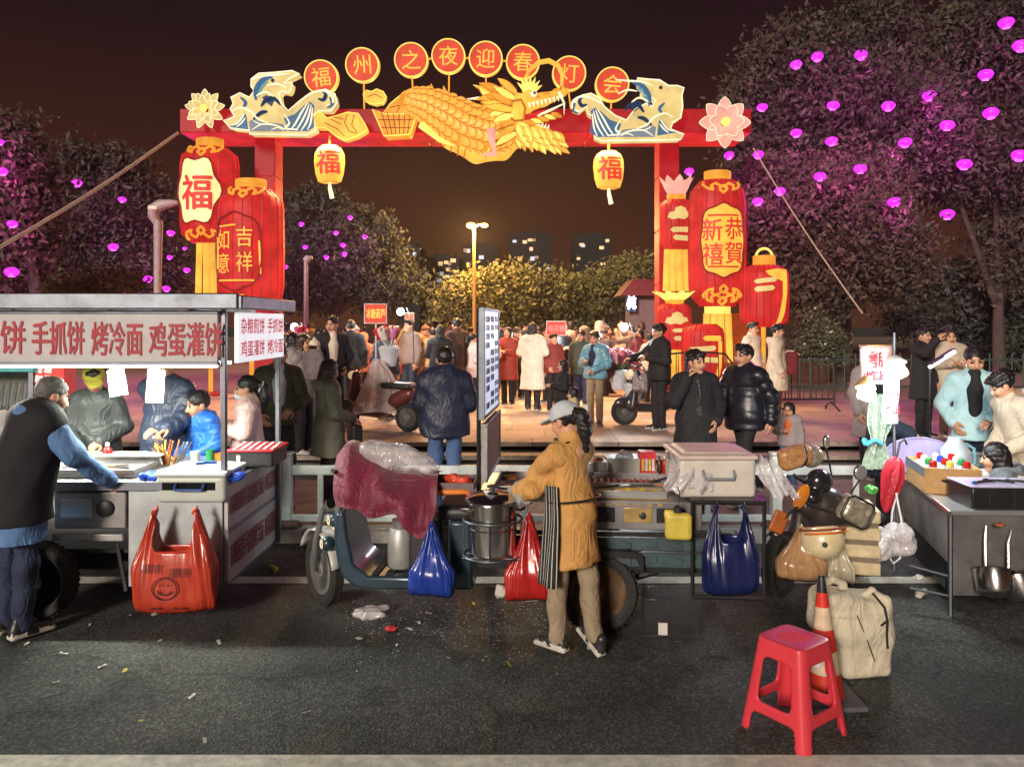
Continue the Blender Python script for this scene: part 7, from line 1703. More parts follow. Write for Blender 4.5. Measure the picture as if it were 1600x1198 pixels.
bn2 = empty('cloth_strip', P(1392, 662, 6.5), 0, 'narrow white strip with red characters under the right lamp', 'banner'); m = MB(); m.grid(lambda u, v: ((u - .5) * .13, .015 * math.sin(v * 7), v * .48), 6, 12); o = m.build('cloth', M('strip_cloth', S(206, 222, 216), .8), bn2, 60); sm = o.modifiers.new('thick', 'SOLIDIFY'); sm.thickness = .004
g = MB(); text_on(g, '小吃', .02, lambda u, v: (-v, -.018, .10 + u), .11, .2) if False else None
text_on(g, '炸', .02, lambda u, v: (u, -.02, .12 + v), .09) if ('炸', .02) in TEXTS else text_on(g, '炸串', .02, lambda u, v: (u, -.02, .12 + v), .09, .12); text_on(g, '烤肠', .02, lambda u, v: (u, -.02, .25 + v), .09, .12); g.build('lettering', REDINK, bn2)
um = empty('folded_umbrella', P(1383, 800, 6.3), 0, 'folded red umbrella with a green cloth beside the lamp pole', 'umbrella'); m = MB(); m.lathe([(.012, 0), (.05, .08), (.085, .30), (.06, .42), (.03, .46)], 24, rib=.35, ribs=8); m.build('canopy', cloth('umbrella_red', (190, 36, 56), .5), um, 40); MB().tube([(0, 0, .44), (0, 0, .58), (.03, 0, .62), (.06, 0, .58)], .009, 6).build('handle', BLKP, um); um.rotation_euler = (0, R(12), 0)
crumple(1360, 770, 6.15, .07, film('green_film', S(90, 180, 90), .9), 'small bright green bag beside the umbrella', P(0, 770, 6.15).z, .8, seed=61); crumple(1385, 860, 6.1, .22, film('clear_film_dense', (.7, .66, .68)), 'large clear bag of reddish food hanging left of the table', P(0, 868, 6.1).z, .9, seed=62); crumple(1440, 905, 5.9, .06, M('rope_white'), 'scrunched white rag lying beside the table leg', .0, .8, seed=63)
o = MB().tube([P(1400, 770, 6.2), P(1408, 810, 6.15), P(1412, 845, 6.1), P(1406, 872, 6.1), P(1396, 880, 6.1), P(1390, 870, 6.15), P(1394, 800, 6.2), P(1402, 770, 6.25)], .008, 6).build('power_cable', CAPW); tag(o, 'looped white power cable hanging from the lamp pole', 'cable')
tb_ = empty('tube_lamp', (4.73, 8.7, .1), 0, 'slim black stand with a tilted tube lamp behind the right stall', 'lamp'); L5 = at(tb_); a, b = P(1452, 574, 8.7), P(1492, 549, 8.5); MB().cyl((0, 0, 0), (0, 0, L5(a).z), .016, 8).build('stand', BLKM, tb_); hd_ = MB().box(L5((a + b) / 2) + Vector((0, 0, .03)), ((b - a).length, .07, .03), rotm(0, R(-32), 0)).build('lamp_head', BLKM, tb_, bevel=.006); MB().tube([L5(a), L5(b)], .016, 8).build('tube', LED, hd_)
light('tube_light', 'POINT', L5((a + b) / 2) + Vector((0, -.1, -.1)), 4, (.85, .97, 1), .06, tb_)
# litter
LIT = [M('litter_white', (.6, .58, .52), .7), M('litter_yellow', S(200, 180, 60), .7), M('litter_red', S(180, 40, 40), .6)]
lt = MB(); rd = random.Random(5)
spots = [(42, 1008), (100, 1023), (160, 1043), (88, 1068), (300, 1090), (220, 1129), (342, 1006), (250, 1003), (430, 896), (140, 978), (203, 963), (195, 1050), (320, 1160), (480, 1115), (620, 1010), (700, 1030), (795, 1040), (800, 935), (740, 945), (840, 960), (560, 1000), (640, 985), (690, 990), (1060, 1005), (1450, 890), (600, 965), (655, 975), (670, 960), (870, 1055), (920, 1015)]
for px, py in spots:
    Y = 2520.0 / (py - 505); p = P(px, py, Y); s_ = rd.uniform(.010, .024)
    a = rd.uniform(0, 6); m = rotm(rd.uniform(-.3, .3), rd.uniform(-.3, .3), a)
    lt.add([Vector((p.x, p.y, .012)) + m @ Vector(q) * s_ for q in ((-1.2, -.5, 0), (0, -.6, .25), (1.1, -.3, 0), (.9, .5, .2), (-.2, .45, -.1), (-1, .4, .2))], [(0, 1, 4, 5), (1, 2, 3, 4)], 1 if rd.random() < .3 else 0)
for k in range(500):
    px, py = rd.uniform(540, 900), 940 + abs(rd.gauss(0, 40)); 
    if py > 1120: continue
    Y = 2520.0 / (py - 505); p = P(px, py, Y); s_ = rd.uniform(.003, .008); m = rotm(0, 0, rd.uniform(0, 6))
    lt.add([Vector((p.x, p.y, .006)) + m @ Vector(q) * s_ for q in ((-1, -.6, 0), (1, -.5, .3), (.8, .7, 0), (-.9, .5, .4))], [(0, 1, 2, 3)], 0)
o = lt.build('litter', LIT); tag(o, kind='stuff')
crumple(580, 962, 5.5, .14, CBAG if False else film('clear_film_dense', (.7, .66, .68)), 'crushed clear food bag on the road below the front wheel', .003, .4, seed=71); crumple(612, 985, 5.25, .05, M('litter_red'), 'torn red wrapper lying beside the crushed bag', .003, .5, seed=72); crumple(492, 905, 6.25, .04, LIT[0], 'small white paper scrap near the far road line', .003, .6, seed=73); crumple(427, 890, 6.5, .05, LIT[1], 'yellow wrapper on the road beside the barrier foot', .003, .8, seed=74); crumple(1435, 905, 6.3, .05, LIT[0], 'white tissue lump on the road under the right table', .003, .6, seed=75)

s = SDF(); s.ell(SL(1292, 800, 6.0), (.17, .12, .20), k=.06); s.cone(SL(1300, 800, 6.1), SL(1330, 840, 6.7), .14, .16, k=.08); s.ell(SL(1262, 790, 5.96), (.09, .07, .09), k=.04); s.build('front_cowl', M('scooter_body'), sc_, .016); s = SDF(); s.box(SL(1335, 800, 6.9), (.14, .30, .05), .045, k=.02); s.build('seat', BLKP, sc_, .018)
MB().box(SL(1248, 862, 5.78), (.13, .008, .05), rotm(R(-10), R(6), 0)).build('number_plate', WHITEP, sc_, bevel=.003)

# ------------------------------------------------------------------ people at the stalls
# woman in the cap cooking at the trike
t, T, J, Mh, Hc = person((.40, 4.92, .012), R(-138), 1.58, 'woman in a white cap and tan coat with a striped apron cooking at the trike', TAN, KHAKI, M('shoe_two_tone', (.03, .03, .032), .4), ('pony', HAIR), (((.19, -.27, 1.13), (.10, -.50, 1.06)), ((-.24, -.15, 1.12), (-.12, -.44, 1.02))), lean=.12, q='near', head=(R(6), R(12)), hem=.60, kind='long', wide=.92, hands=('grip', 'grip'), hat=('cap', M('cap_pale_blue', S(196, 202, 210), .8, bump=.2)), bulk=.004, fold=.010, walk=.25, gloves=M('work_glove', S(190, 186, 180), .8))
def apr(u, v):
    a = R(-55 + 165 * u); z = 1.15 - .66 * v; rx, ry = .205 + .062 * v, .155 + .062 * v
    f = .008 * math.sin(u * 26 + v * 3)
    p = Vector((math.sin(a) * (rx + f), -math.cos(a) * (ry + f) - .0, z)); q = T((p.x, p.y, p.z)); return Vector(q)
m = MB(); NS = 20
for k in range(NS):
    for u0, u1, mi in ((k / NS, (k + .76) / NS, 0), ((k + .76) / NS, (k + 1) / NS, 1)): m.grid(lambda u, v, u0=u0, u1=u1: apr(u0 + (u1 - u0) * u, v), 1, 14, mi)
ob = m.build('apron', [cloth('apron_black', (26, 26, 28)), cloth('apron_white', (190, 186, 178))], t, 60); sm = ob.modifiers.new('thick', 'SOLIDIFY'); sm.thickness = .005
MB().tube([Vector(T((.212 * math.sin(a), -.172 * math.cos(a), 1.04))) for a in np.linspace(0, 2 * PI, 36, endpoint=False)], .007, 6, closed=True).build('apron_tie', BLKP, t)
MB().tube([Vector(T(p)) for p in ((.10, -.16, 1.15), (.13, -.06, 1.37), (.08, .07, 1.43), (-.06, .08, 1.43), (-.12, -.05, 1.37), (-.10, -.16, 1.15))], .006, 6).build('neck_strap', BLKP, t)
for sd_ in 'LR':
    e_, w_ = J[sd_][1], J[sd_][2]; s = SDF(); s.cone(e_ + (w_ - e_) * .45, e_ + (w_ - e_) * .98, .062, .050, k=.01); s.build('sleeve_cover', M('sleeve_grey', S(160, 160, 164), .8, bump=.3), t, .011, noise=(.010, 60))
# man leaning over the left counter
t, T, J, Mh, Hc = person((-3.34, 5.16, .012), R(152), 1.76, 'grey haired man in a dark vest and denim leaning over the left stall counter', cloth('denim_top', (84, 120, 168), bscale=120, bump=.4, var=.25), DENIMD, SHOEB, ('crop', HAIRG), (((-.25, -.12, 1.24), (-.16, -.40, 1.16)), ((.30, -.10, 1.22), (.26, -.46, 1.10))), lean=.34, side=-.05, q='near', head=(R(-15), R(10)), hem=.62, hands=('grip', 'grip'), bulk=.022, hood=True, fold=.012)
vs = SDF(); vs.cone(T((0, .01, 1.34)), T((0, .01, .95)), .216, .236, k=.02, flat=((0, 1, 0), .84)); vs.cone(T((0, .0, .95)), T((0, .0, .62)), .240, .258, k=.02, flat=((0, 1, 0), .86)); vs.cone(T((-.13, .03, 1.385)), T((.13, .03, 1.385)), .118, k=.04); vs.cut((0, 0, -1), -.74 * 1.03); vs.build('vest', M('vest_black', S(28, 26, 32), .85, bump=.2), t, .014, noise=(.007, 14))
# vendors behind the left counter
VZ = .0
person((-3.80, 7.05, .1), R(10), 1.62, 'vendor in a dark grey padded jacket filling a bag behind the left counter', cloth('dark_grey', (64, 68, 68), .5), BLACK, SHOEB, ('short', HAIR), ('low', 'low'), lean=.12, q='mid', hat=('cap', M('cap_yellow', S(170, 160, 56), .7)), bulk=.03, hands=('grip', 'grip'), hem=.8, head=(R(20), R(20)))
person((-3.18, 7.05, .1), R(-6), 1.74, 'vendor in a navy puffer jacket pointing down behind the left counter', PUFFN, BLACK, SHOEB, ('short', HAIR), (((.26, -.02, 1.12), (.10, -.26, 1.05)), ((-.26, -.05, 1.14), (-.20, -.34, 1.05))), q='mid', quilt=(.022, .10), bulk=.035, hands=('relax', 'point'), hem=.78, hood=True, head=(R(-10), R(18)))
person((-2.80, 7.0, .1), R(-34), 1.40, 'boy in a bright blue jacket leaning on the left counter', BLUEC, NAVY, SHOEW, ('crop', HAIR), ('low', 'low'), lean=.12, q='near', hs=1.22, quilt=(.008, .05), bulk=.03, hood=True, head=(R(-10), R(8)), zipper=M('zip_blue', S(30, 60, 120), .5))
t, T, J, Mh, Hc = person((-2.46, 7.15, .1), R(-75), 1.52, 'girl in a pale pink puffer jacket facing left beside the boy in blue', PINKC, GREYC, SHOEW, ('pony', HAIR), ('chest', 'chest'), q='mid', hs=1.1, quilt=(.014, .085), bulk=.035, hem=.78, mask=M('mask_white', (.6, .6, .62), .7))
MB().tube([Hc + Mh @ Vector((.05 * math.cos(a), .135 + .02 * math.sin(2 * a), .02 + .05 * math.sin(a))) for a in np.linspace(0, 2 * PI, 16, endpoint=False)], .010, 6, closed=True).build('hair_tie', M('tie_white', (.6, .6, .58), .6), t)
person((-2.55, 8.4, .1), R(20), 1.80, 'man in an olive jacket behind the girl in pink', OLIVE, CHAR, SHOEB, ('short', HAIR), ('low', 'pocket'), q='mid', bulk=.02, shirt=WHITEC)
# passers-by behind the barrier
t, T, J, Mh, Hc = person((-2.88, 10.6, .29), R(70), 1.66, 'woman in a grey jacket carrying a small child', GREYC, BLACK, SHOEW, ('long', HAIRB), (((.22, -.10, 1.10), (-.05, -.26, 1.12)), ((-.24, -.05, 1.12), (.0, -.26, 1.02))), q='mid', bulk=.02, hem=.8)
person((-2.66, 10.35, .92), R(150), .95, 'small child in grey and red with a cream hat carried by the woman', cloth('child_grey', (110, 100, 104)), CHAR, SHOEW, ('crop', HAIR), ('chest', 'chest'), q='mid', hs=1.35, hat=('beanie', CREAMC), bulk=.03, hem=.75, sit=True, shirt=WINE)
person((-2.72, 11.6, .42), R(25), 1.80, 'tall man in black behind the woman carrying the child', BLACK, BLACK, SHOEB, ('short', HAIR), ('pocket', 'down'), q='mid', bulk=.02, head=(R(-35), 0), shirt=CREAMC)
t, T, J, Mh, Hc = person((-1.97, 8.25, .1), R(120), 1.62, 'girl in a long grey green coat with a dark bag behind the barrier', SAGE, BLACK, SHOEW, ('bob', HAIRB), ('chest', 'low'), q='near', bulk=.035, hem=.62, hood=True, kind='long', head=(R(15), R(12)))
m = SDF(); m.box(T((-.1, -.27, .86)), (.11, .06, .10), .03, k=.02); m.build('handbag', M('bag_leather', (.03, .025, .025), .35), t, .013); MB().box(T((.19, -.12, 1.14)), (.015, .11, .24), rotm(0, 0, R(15))).build('white_patch', WHITEP, t, bevel=.004)
person((-.70, 8.0, .1), R(184), 1.76, 'broad man in a navy jacket and blue jeans seen from behind', cloth('navy_shell', (34, 38, 62), .5, var=.2), DENIM, SHOEB, ('crop', HAIR), ('chest', 'chest'), q='near', bulk=.045, hem=.80, wide=1.12, fold=.010)
t, T, J, Mh, Hc = person((1.95, 8.15, .1), R(4), 1.72, 'man in a black coat holding a phone to his ear', BLACK, BLACK, SHOEB, ('mop', HAIR), ('pocket', 'phone'), q='near', bulk=.035, hem=.50, kind='long', head=(R(25), 0), hands=('relax', 'grip'), zipper=BLKP, fold=.009)
pos_ = Vector(J['R'][2]) + Vector((.0, -.01, .09)); MB().box(pos_, (.012, .07, .15), rotm(R(-20), 0, R(10))).build('phone', BLKP, t, bevel=.006)
person((2.62, 8.65, .1), R(-52), 1.77, 'man in a shiny black puffer walking left past the man on the phone', PUFF, BLACK, SHOEB, ('short', HAIR), ('swing', 'swingf'), q='near', quilt=(.018, .11), bulk=.04, hem=.78, walk=.8, head=(R(-8), 0), collar=True)
person((3.35, 9.3, .1), R(-30), 1.05, 'small child walking beside the parked scooter', GREYC, DENIM, SHOEW, ('bob', HAIR), ('down', 'chest'), q='mid', hs=1.3, bulk=.02, shirt=ORANGEC)
t, T, J, Mh, Hc = person((4.62, 13.4, .43), R(75), 1.66, 'person in a beige hooded coat with a wine red bag under the round lantern', BEIGE, BROWN, SHOEB, ('short', HAIR), ('chest', 'down'), q='mid', bulk=.045, hem=.52, kind='long', hood=True)
m = SDF(); m.box(T((.02, -.25, 1.0)), (.17, .10, .20), .06, k=.03); m.build('bag', WINE, t, .016)
person((4.35, 13.9, .43), R(40), 1.70, 'dark haired person in a cream jacket beside the beige hooded coat', CREAMC, BLACK, SHOEB, ('short', HAIR), ('pocket', 'down'), q='mid', bulk=.02)
# plaza people
def pl(px, pyf, pyh): # feet and head-top pixels on the plaza -> position and height
    Y = F * (CAM_H - .43) / (pyf - HY); return P(px, pyf, Y), (pyf - pyh) * Y / F
def plaza_person(px, pyf, pyh, rz, label, **k):
    p, H_ = pl(px, pyf, pyh); p.z = .435; return person(p, R(rz), H_, label, **k)
plaza_person(832, 642, 504, 165, 'woman in a long white coat and black boots seen from behind', top=CREAMC, legs=BLACK, hair=('bob', HAIR), arms=('chest', 'chest'), hem=.42, kind='long', bulk=.03, hood=True)
plaza_person(793, 630, 515, 10, 'woman in a mustard coat and pale trousers facing the stalls', top=YEL, legs=cloth('pale_gold', (220, 180, 120)), shoes=SHOEW, hair=('long', HAIRB), arms=('chest', 'mouth'), hem=.62, bulk=.03)
plaza_person(740, 640, 520, 120, 'person in a pale pink puffer half hidden by the menu board', top=PINKC, legs=BLACK, hair=('pony', HAIR), quilt=(.014, .1), bulk=.035, hem=.72)
plaza_person(714, 640, 497, 200, 'tall man in a dark brown coat near the menu board', top=BROWN, legs=BLACK, hair=('short', HAIR), arms=('chest', 'phone'), hem=.6, bulk=.03, kind='long')
plaza_person(688, 645, 508, 170, 'person in a black coat left of the brown coat', top=BLACK, legs=BLACK, hair=('bob', HAIR), arms=('chest', 'chest'), hem=.6, bulk=.03, kind='long')
plaza_person(646, 628, 520, -60, 'child in a grey jacket with black sleeves near the candy bike', top=GREYC, legs=BLACK, hair=('bob', HAIR), arms=('low', 'chest'), hs=1.15, bulk=.03)
plaza_person(617, 625, 530, 30, 'person in an orange brown jacket hugging beside the candy bike', top=ORANGEC, legs=BROWN, hair=('long', HAIRB), arms=('chest', 'low'), bulk=.03)
plaza_person(568, 640, 520, 160, 'person in an orange hooded jacket behind the candy bike', top=ORANGEC, legs=BLACK, hair=None, hat=('hood', ORANGEC), arms=('low', 'low'), bulk=.03)
plaza_person(548, 645, 500, 190, 'man in a black jacket among the crowd left of the candy bike', top=BLACK, legs=BLACK, hair=('short', HAIR), bulk=.03)
plaza_person(458, 690, 520, 100, 'long haired woman in white trousers at the left of the steps', top=GREYC, legs=WHITEC, shoes=SHOEW, hair=('long', HAIR), bulk=.03, arms=('chest', 'low'))
plaza_person(930, 664, 518, -35, 'vendor in a shiny blue jacket and grey trousers holding a basket', top=SHINY, legs=KHAKI, shoes=SHOEB, hair=('mop', HAIRB), arms=('low', 'chest'), bulk=.035, q='near', quilt=(.010, .1), shirt=NAVY)
plaza_person(1030, 672, 506, -70, 'man in a black jacket standing over the dark scooter on the plaza', top=BLACK, legs=BLACK, hair=('mop', HAIR), arms=('chest', 'reach'), bulk=.035, q='near', hem=.8)
plaza_person(880, 690, 562, -80, 'long haired girl in black seen from the side behind the woman in the cap', top=BLACK, legs=CHAR, hair=('long', HAIR), arms=('chest', 'chest'), bulk=.02)
plaza_person(896, 720, 606, -95, 'small long haired girl in pale yellow behind the woman in the cap', top=cloth('pale_yellow', (226, 206, 150)), legs=PINKC, hair=('long', HAIR), arms=('chest', 'chest'), bulk=.02, hs=1.25)
for px, pf, ph, rz_, L_, kw in ((500, 672, 514, 60, 'person in a pale rose coat just left of the girl with the dark bag', dict(top=cloth('rose', (200, 160, 156)), legs=CHAR, hair=('long', HAIR), arms=('chest', 'low'), hem=.6)),
    (602, 655, 512, 150, 'man in a navy padded jacket behind the fan of candy sticks', dict(top=PUFFN, legs=BLACK, hair=('short', HAIR), quilt=(.016, .1))), (632, 624, 512, 20, 'woman in a red coat beside the small orange sign', dict(top=cloth('red_coat', (176, 50, 46)), legs=BLACK, hair=('bob', HAIR), hem=.6)),
    (664, 620, 508, -30, 'woman in a cream fleece left of the black coat', dict(top=CREAMC, legs=BLACK, hair=('long', HAIRB), arms=('mouth', 'low'))), (676, 634, 512, 190, 'man in a tan jacket partly behind the navy jacketed man', dict(top=cloth('tan_light', (176, 140, 100)), legs=DENIM, hair=('short', HAIR))),
    (762, 634, 514, 160, 'person in a white hooded jacket right of the menu board', dict(top=WHITEC, legs=DENIM, hair=None, hat=('hood', WHITEC), arms=('chest', 'chest'))), (808, 624, 512, 30, 'man in black with a cap between the mustard and white coats', dict(top=BLACK, legs=BLACK, hair=('crop', HAIR), hat=('cap', BLACK))),
    (857, 630, 512, -40, 'woman in a light grey coat right of the white long coat', dict(top=GREYC, legs=BLACK, hair=('long', HAIR), arms=('phone', 'pocket'), hem=.6)), (878, 622, 508, 15, 'person in an orange knitted hat and dark jacket', dict(top=CHAR, legs=BLACK, hair=None, hat=('beanie', ORANGEC), arms=('chest', 'chest'))),
    (908, 634, 516, -20, 'person in a dark green parka left of the shiny blue jacket', dict(top=cloth('parka', (58, 70, 60)), legs=DENIMD, hair=('mop', HAIR), hood=True, hem=.7)), (950, 616, 510, 30, 'woman in a beige coat behind the flower bunch', dict(top=BEIGE, legs=BROWN, hair=('long', HAIRB), hem=.6, arms=('chest', 'low'))), (1000, 626, 514, -50, 'woman in a wine red coat behind the dark scooter', dict(top=WINE, legs=BLACK, hair=('bob', HAIR), arms=('up', 'low'), hem=.65))):
    plaza_person(px, pf, ph, rz_, L_, bulk=.03, **kw)
# right side people
t, T, J, Mh, Hc = person((4.66, 7.75, .1), R(-24), 1.77, 'man in a pale blue jacket over a black top looking down at the right stall', LBLUE, NAVY, SHOEB, ('crop', HAIR), ('low', 'pocket'), q='near', bulk=.016, hem=.80, head=(R(8), R(20)), shirt=BLACK, fold=.009)
t, T, J, Mh, Hc = person((4.56, 6.80, .1), R(-92), 1.62, 'customer in a beige jacket with three black sleeve stripes bending over the right stall', BEIGE, CHAR, SHOEB, ('mop', HAIR), ('low', 'low'), lean=.35, q='near', bulk=.028, hem=.72, hood=True, head=(R(-10), R(20)), fold=.012)
for k in range(3):
    a_, b_ = J['R'][0], J['R'][1]; off = Vector((-.10, -.035 + .028 * k, 0)); MB().tube([Vector(a_) + off * .9 + Vector((0, 0, -.03)), Vector(b_) + off * .85 + Vector((0, 0, .04))], .009, 6).build('sleeve_stripe', BLKP, t)
person((4.12, 6.2, -.44), R(-120), 1.60, 'person with dark hair in a grey coat sitting low at the right edge', cloth('coat_grey', (104, 108, 112)), CHAR, SHOEB, ('bob', HAIR), ('low', 'low'), lean=.3, q='near', bulk=.04, hood=True, sit=True, hem=.8)
person((3.55, 7.35, .1), R(70), 1.60, 'vendor in a navy apron hidden behind the white clip lamps', cloth('apron_navy', (40, 52, 72)), BLACK, SHOEB, ('short', HAIR), ('low', 'low'), q='mid', bulk=.03, hem=.6, kind='long')
person((4.62, 9.9, .1), R(20), 1.70, 'person in a pale coat blurred behind the bright lamps', GREYC, BLACK, SHOEB, ('bob', HAIR), ('chest', 'down'), q='mid', bulk=.04, hem=.55, kind='long')
person((6.05, 11.3, .42), R(30), 1.62, 'man in a dark coat raising his hand at the far right', BLACK, BLACK, SHOEB, ('short', HAIR), ('down', 'up'), q='mid', bulk=.03, hem=.6, kind='long')
person((6.5, 11.4, .42), R(-10), 1.60, 'person in a fluffy beige jacket beside the man raising his hand', BEIGE, BROWN, SHOEB, ('bob', HAIRB), ('chest', 'chest'), q='mid', bulk=.05, hem=.7, collar=True)

# ------------------------------------------------------------------ plaza vendors' vehicles and goods
def scooter(pos, rz, label, col, k=1.0):
    t = empty('scooter', pos, rz, label, 'scooter'); t.scale = (k, k, k)
    for x in (0, 1.15): wheel(t, (x, 0, .22), .22, .09, (0, 1, 0), 5, STEELD)
    s = SDF(); s.cone((.12, 0, .30), (.20, 0, .85), .09, .07, k=.06, flat=((0, 1, 0), 1.6)); s.cone((.25, 0, .28), (.62, 0, .27), .08, .09, k=.06, flat=((0, 1, 0), 1.5)); s.cone((.70, 0, .36), (1.18, 0, .58), .15, .10, k=.08); s.ell((0, 0, .36), (.18, .08, .10), k=.05); s.build('body', col, t, .025)
    s = SDF(); s.box((.92, 0, .70), (.32, .13, .05), .045, k=.02); s.build('seat', BLKP, t, .02)
    MB().tube([(.18, -.32, 1.0), (.20, -.1, .95), (.20, .1, .95), (.18, .32, 1.0)], .016, 8).build('handlebar', BLKM, t); MB().tube([(0, .06, .22), (.14, .06, .62), (.2, .0, .92)], .03, 8).build('fork', BLKM, t); MB().ball((.10, 0, .84), (.06, .09, .07), 12).build('headlight', M('lens'), t)
    for y in (-.22, .22): MB().tube([(.19, y, .98), (.17, y * 1.2, 1.16)], .008, 6).build('mirror_stem', BLKM, t); MB().ball((.17, y * 1.25, 1.2), (.015, .06, .04), 10).build('mirror', BLKP, t)
    return t
p, _ = pl(985, 664, 600); scooter((p.x - .1, p.y, .435), R(12), 'dark scooter parked under the white bouquet on the plaza', M('scooter_black', (.025, .022, .024), .3, coat=.5))
p, _ = pl(572, 668, 600); scooter((p.x - .3, p.y, .435), R(-25), 'candy seller bike wrapped in a pale rain cover', M('scooter_wine', (.12, .03, .025), .35, coat=.4))
q0 = P(594, 642, 12.1); m = MB()
m.grid(lambda u, v: Vector((.02 * math.sin(5 * v) + (.05 + .36 * v ** .75) * math.cos(2 * PI * u) * (1 + .10 * math.sin(2 * PI * u * 7 + 1)) - .05 * (1 - v), (.05 + .34 * v ** .75) * math.sin(2 * PI * u) * (1 + .10 * math.sin(2 * PI * u * 7 + 1)), .80 * (1 - v) + .03 * math.sin(2 * PI * u * 3))), 70, 14)
o = m.build('rain_cover', film('cover_film', S(226, 204, 198), .78), None, 180); o.location = q0; tag(o, 'pale translucent rain cover draped over the candy seller bike', 'cover')
def bunch(px, py, Y, n, rad, length, mats, label, cat, stickmat, name, base=True, tip=.035, spread=.55):
    c = P(px, py, Y); t = empty(name, c, 0, label, cat)
    if base: MB().lathe([(.10, -.25), (.16, -.02), (.18, .04), (.14, .08)], 16).build('holder', M('holder_white', S(190, 196, 206), .5), t, 40)
    for i in range(n):
        a, r_ = random.uniform(0, 2 * PI), math.sqrt(random.random()) * spread; d = Vector((math.cos(a) * r_, math.sin(a) * r_, 1)).normalized()
        MB().tube([d * .08, d * length], .006, 4).build('stick', stickmat, t)
        MB().tube([d * length * .55, d * length * .8, d * length], [tip * .8, tip, tip * .7], 6).build('candy', mats[i % len(mats)], t)
    return t
CAND = [M('candy_pink', S(220, 110, 160), .3), M('candy_white', S(230, 222, 220), .4), M('candy_yellow', S(230, 190, 110), .4), M('candy_lilac', S(190, 120, 190), .4), M('candy_red', S(190, 40, 60), .3)]
bunch(608, 548, 12.4, 44, .3, .42, CAND, 'fan of coloured wrapped candy sticks above the candy seller bike', 'candy sticks', WHITEP, 'candy_bunch', spread=.75); bunch(468, 530, 13.5, 16, .2, .25, CAND[:2] + CAND[4:], 'small bunch of pink and white sticks beside the left canopy post', 'candy sticks', WHITEP, 'candy_bunch')
bunch(966, 585, 12.9, 70, .4, .46, [M('bouquet_pink', S(206, 130, 140), .5), M('bouquet_wine', S(120, 50, 70), .5), M('bouquet_pale', S(222, 180, 186), .5)], 'big round bunch of dusky pink flowers on the dark scooter', 'flowers', M('stem', (.1, .12, .05)), 'flower_bunch', tip=.028, spread=.85); bunch(990, 606, 12.7, 22, .3, .3, [M('bouquet_cream', S(220, 206, 180), .5)], 'smaller bunch of pale flowers wrapped in paper on the dark scooter', 'flowers', M('stem'), 'flower_bunch')
bag('carrier_bag', 988, 1012, 572, 612, 12.4, film('grey_film', S(150, 140, 140), .8), 'thin grey carrier bag hanging from the dark scooter', depth=.12)
p = P(938, 578, 12.8); t = empty('flower_basket', p, 0, 'dark wine red basket held by the vendor in the shiny jacket', 'basket'); m = MB(); m.lathe([(.14, -.16), (.24, -.05), (.25, .1), (.18, .16)], 20); m.build('basket', cloth('wine_weave', (90, 30, 40), bscale=25, bump=.6), t, 40)
# red signs held up in the crowd
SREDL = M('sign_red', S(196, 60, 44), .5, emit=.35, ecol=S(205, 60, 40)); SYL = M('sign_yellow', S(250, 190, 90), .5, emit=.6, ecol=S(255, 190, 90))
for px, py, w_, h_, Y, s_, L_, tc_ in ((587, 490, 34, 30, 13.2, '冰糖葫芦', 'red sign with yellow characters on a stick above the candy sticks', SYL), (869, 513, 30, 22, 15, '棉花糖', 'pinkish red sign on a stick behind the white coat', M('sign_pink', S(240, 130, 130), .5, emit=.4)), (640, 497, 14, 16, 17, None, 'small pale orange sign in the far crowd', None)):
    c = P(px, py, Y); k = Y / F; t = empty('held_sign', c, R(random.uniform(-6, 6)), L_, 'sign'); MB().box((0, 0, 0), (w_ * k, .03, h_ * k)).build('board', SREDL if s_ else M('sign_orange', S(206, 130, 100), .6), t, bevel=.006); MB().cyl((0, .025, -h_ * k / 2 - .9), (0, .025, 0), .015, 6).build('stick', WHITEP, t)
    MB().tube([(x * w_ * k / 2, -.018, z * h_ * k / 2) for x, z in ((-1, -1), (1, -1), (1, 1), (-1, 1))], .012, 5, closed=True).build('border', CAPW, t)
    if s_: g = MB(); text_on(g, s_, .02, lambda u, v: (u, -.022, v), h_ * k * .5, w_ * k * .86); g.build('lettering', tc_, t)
# LED lamps of the vendors
for px, py, Y, pw, L_ in ((626, 487, 14.5, 70, 'bare white lamp on a stick behind the candy sticks'), (460, 511, 14, 45, 'bare white lamp beside the left canopy corner'), (975, 511, 13.2, 110, 'bright white lamp on a bent arm above the flower bunch'), (863, 528, 17, 40, 'small white lamp below the pinkish red sign')):
    c = P(px, py, Y); t = empty('vendor_lamp', c, 0, L_, 'lamp', 'vendor lamps on the plaza'); MB().ball((0, 0, 0), .07, 12).build('bulb', LED, t); MB().tube([(0, .03, .05), (.1, .08, .08), (.22, .1, -.25), (.24, .1, -1.0)], .010, 6).build('arm', BLKM, t); light('bulb_light', 'POINT', (0, -.12, -.02), pw, (.85, .95, 1), .06, t)
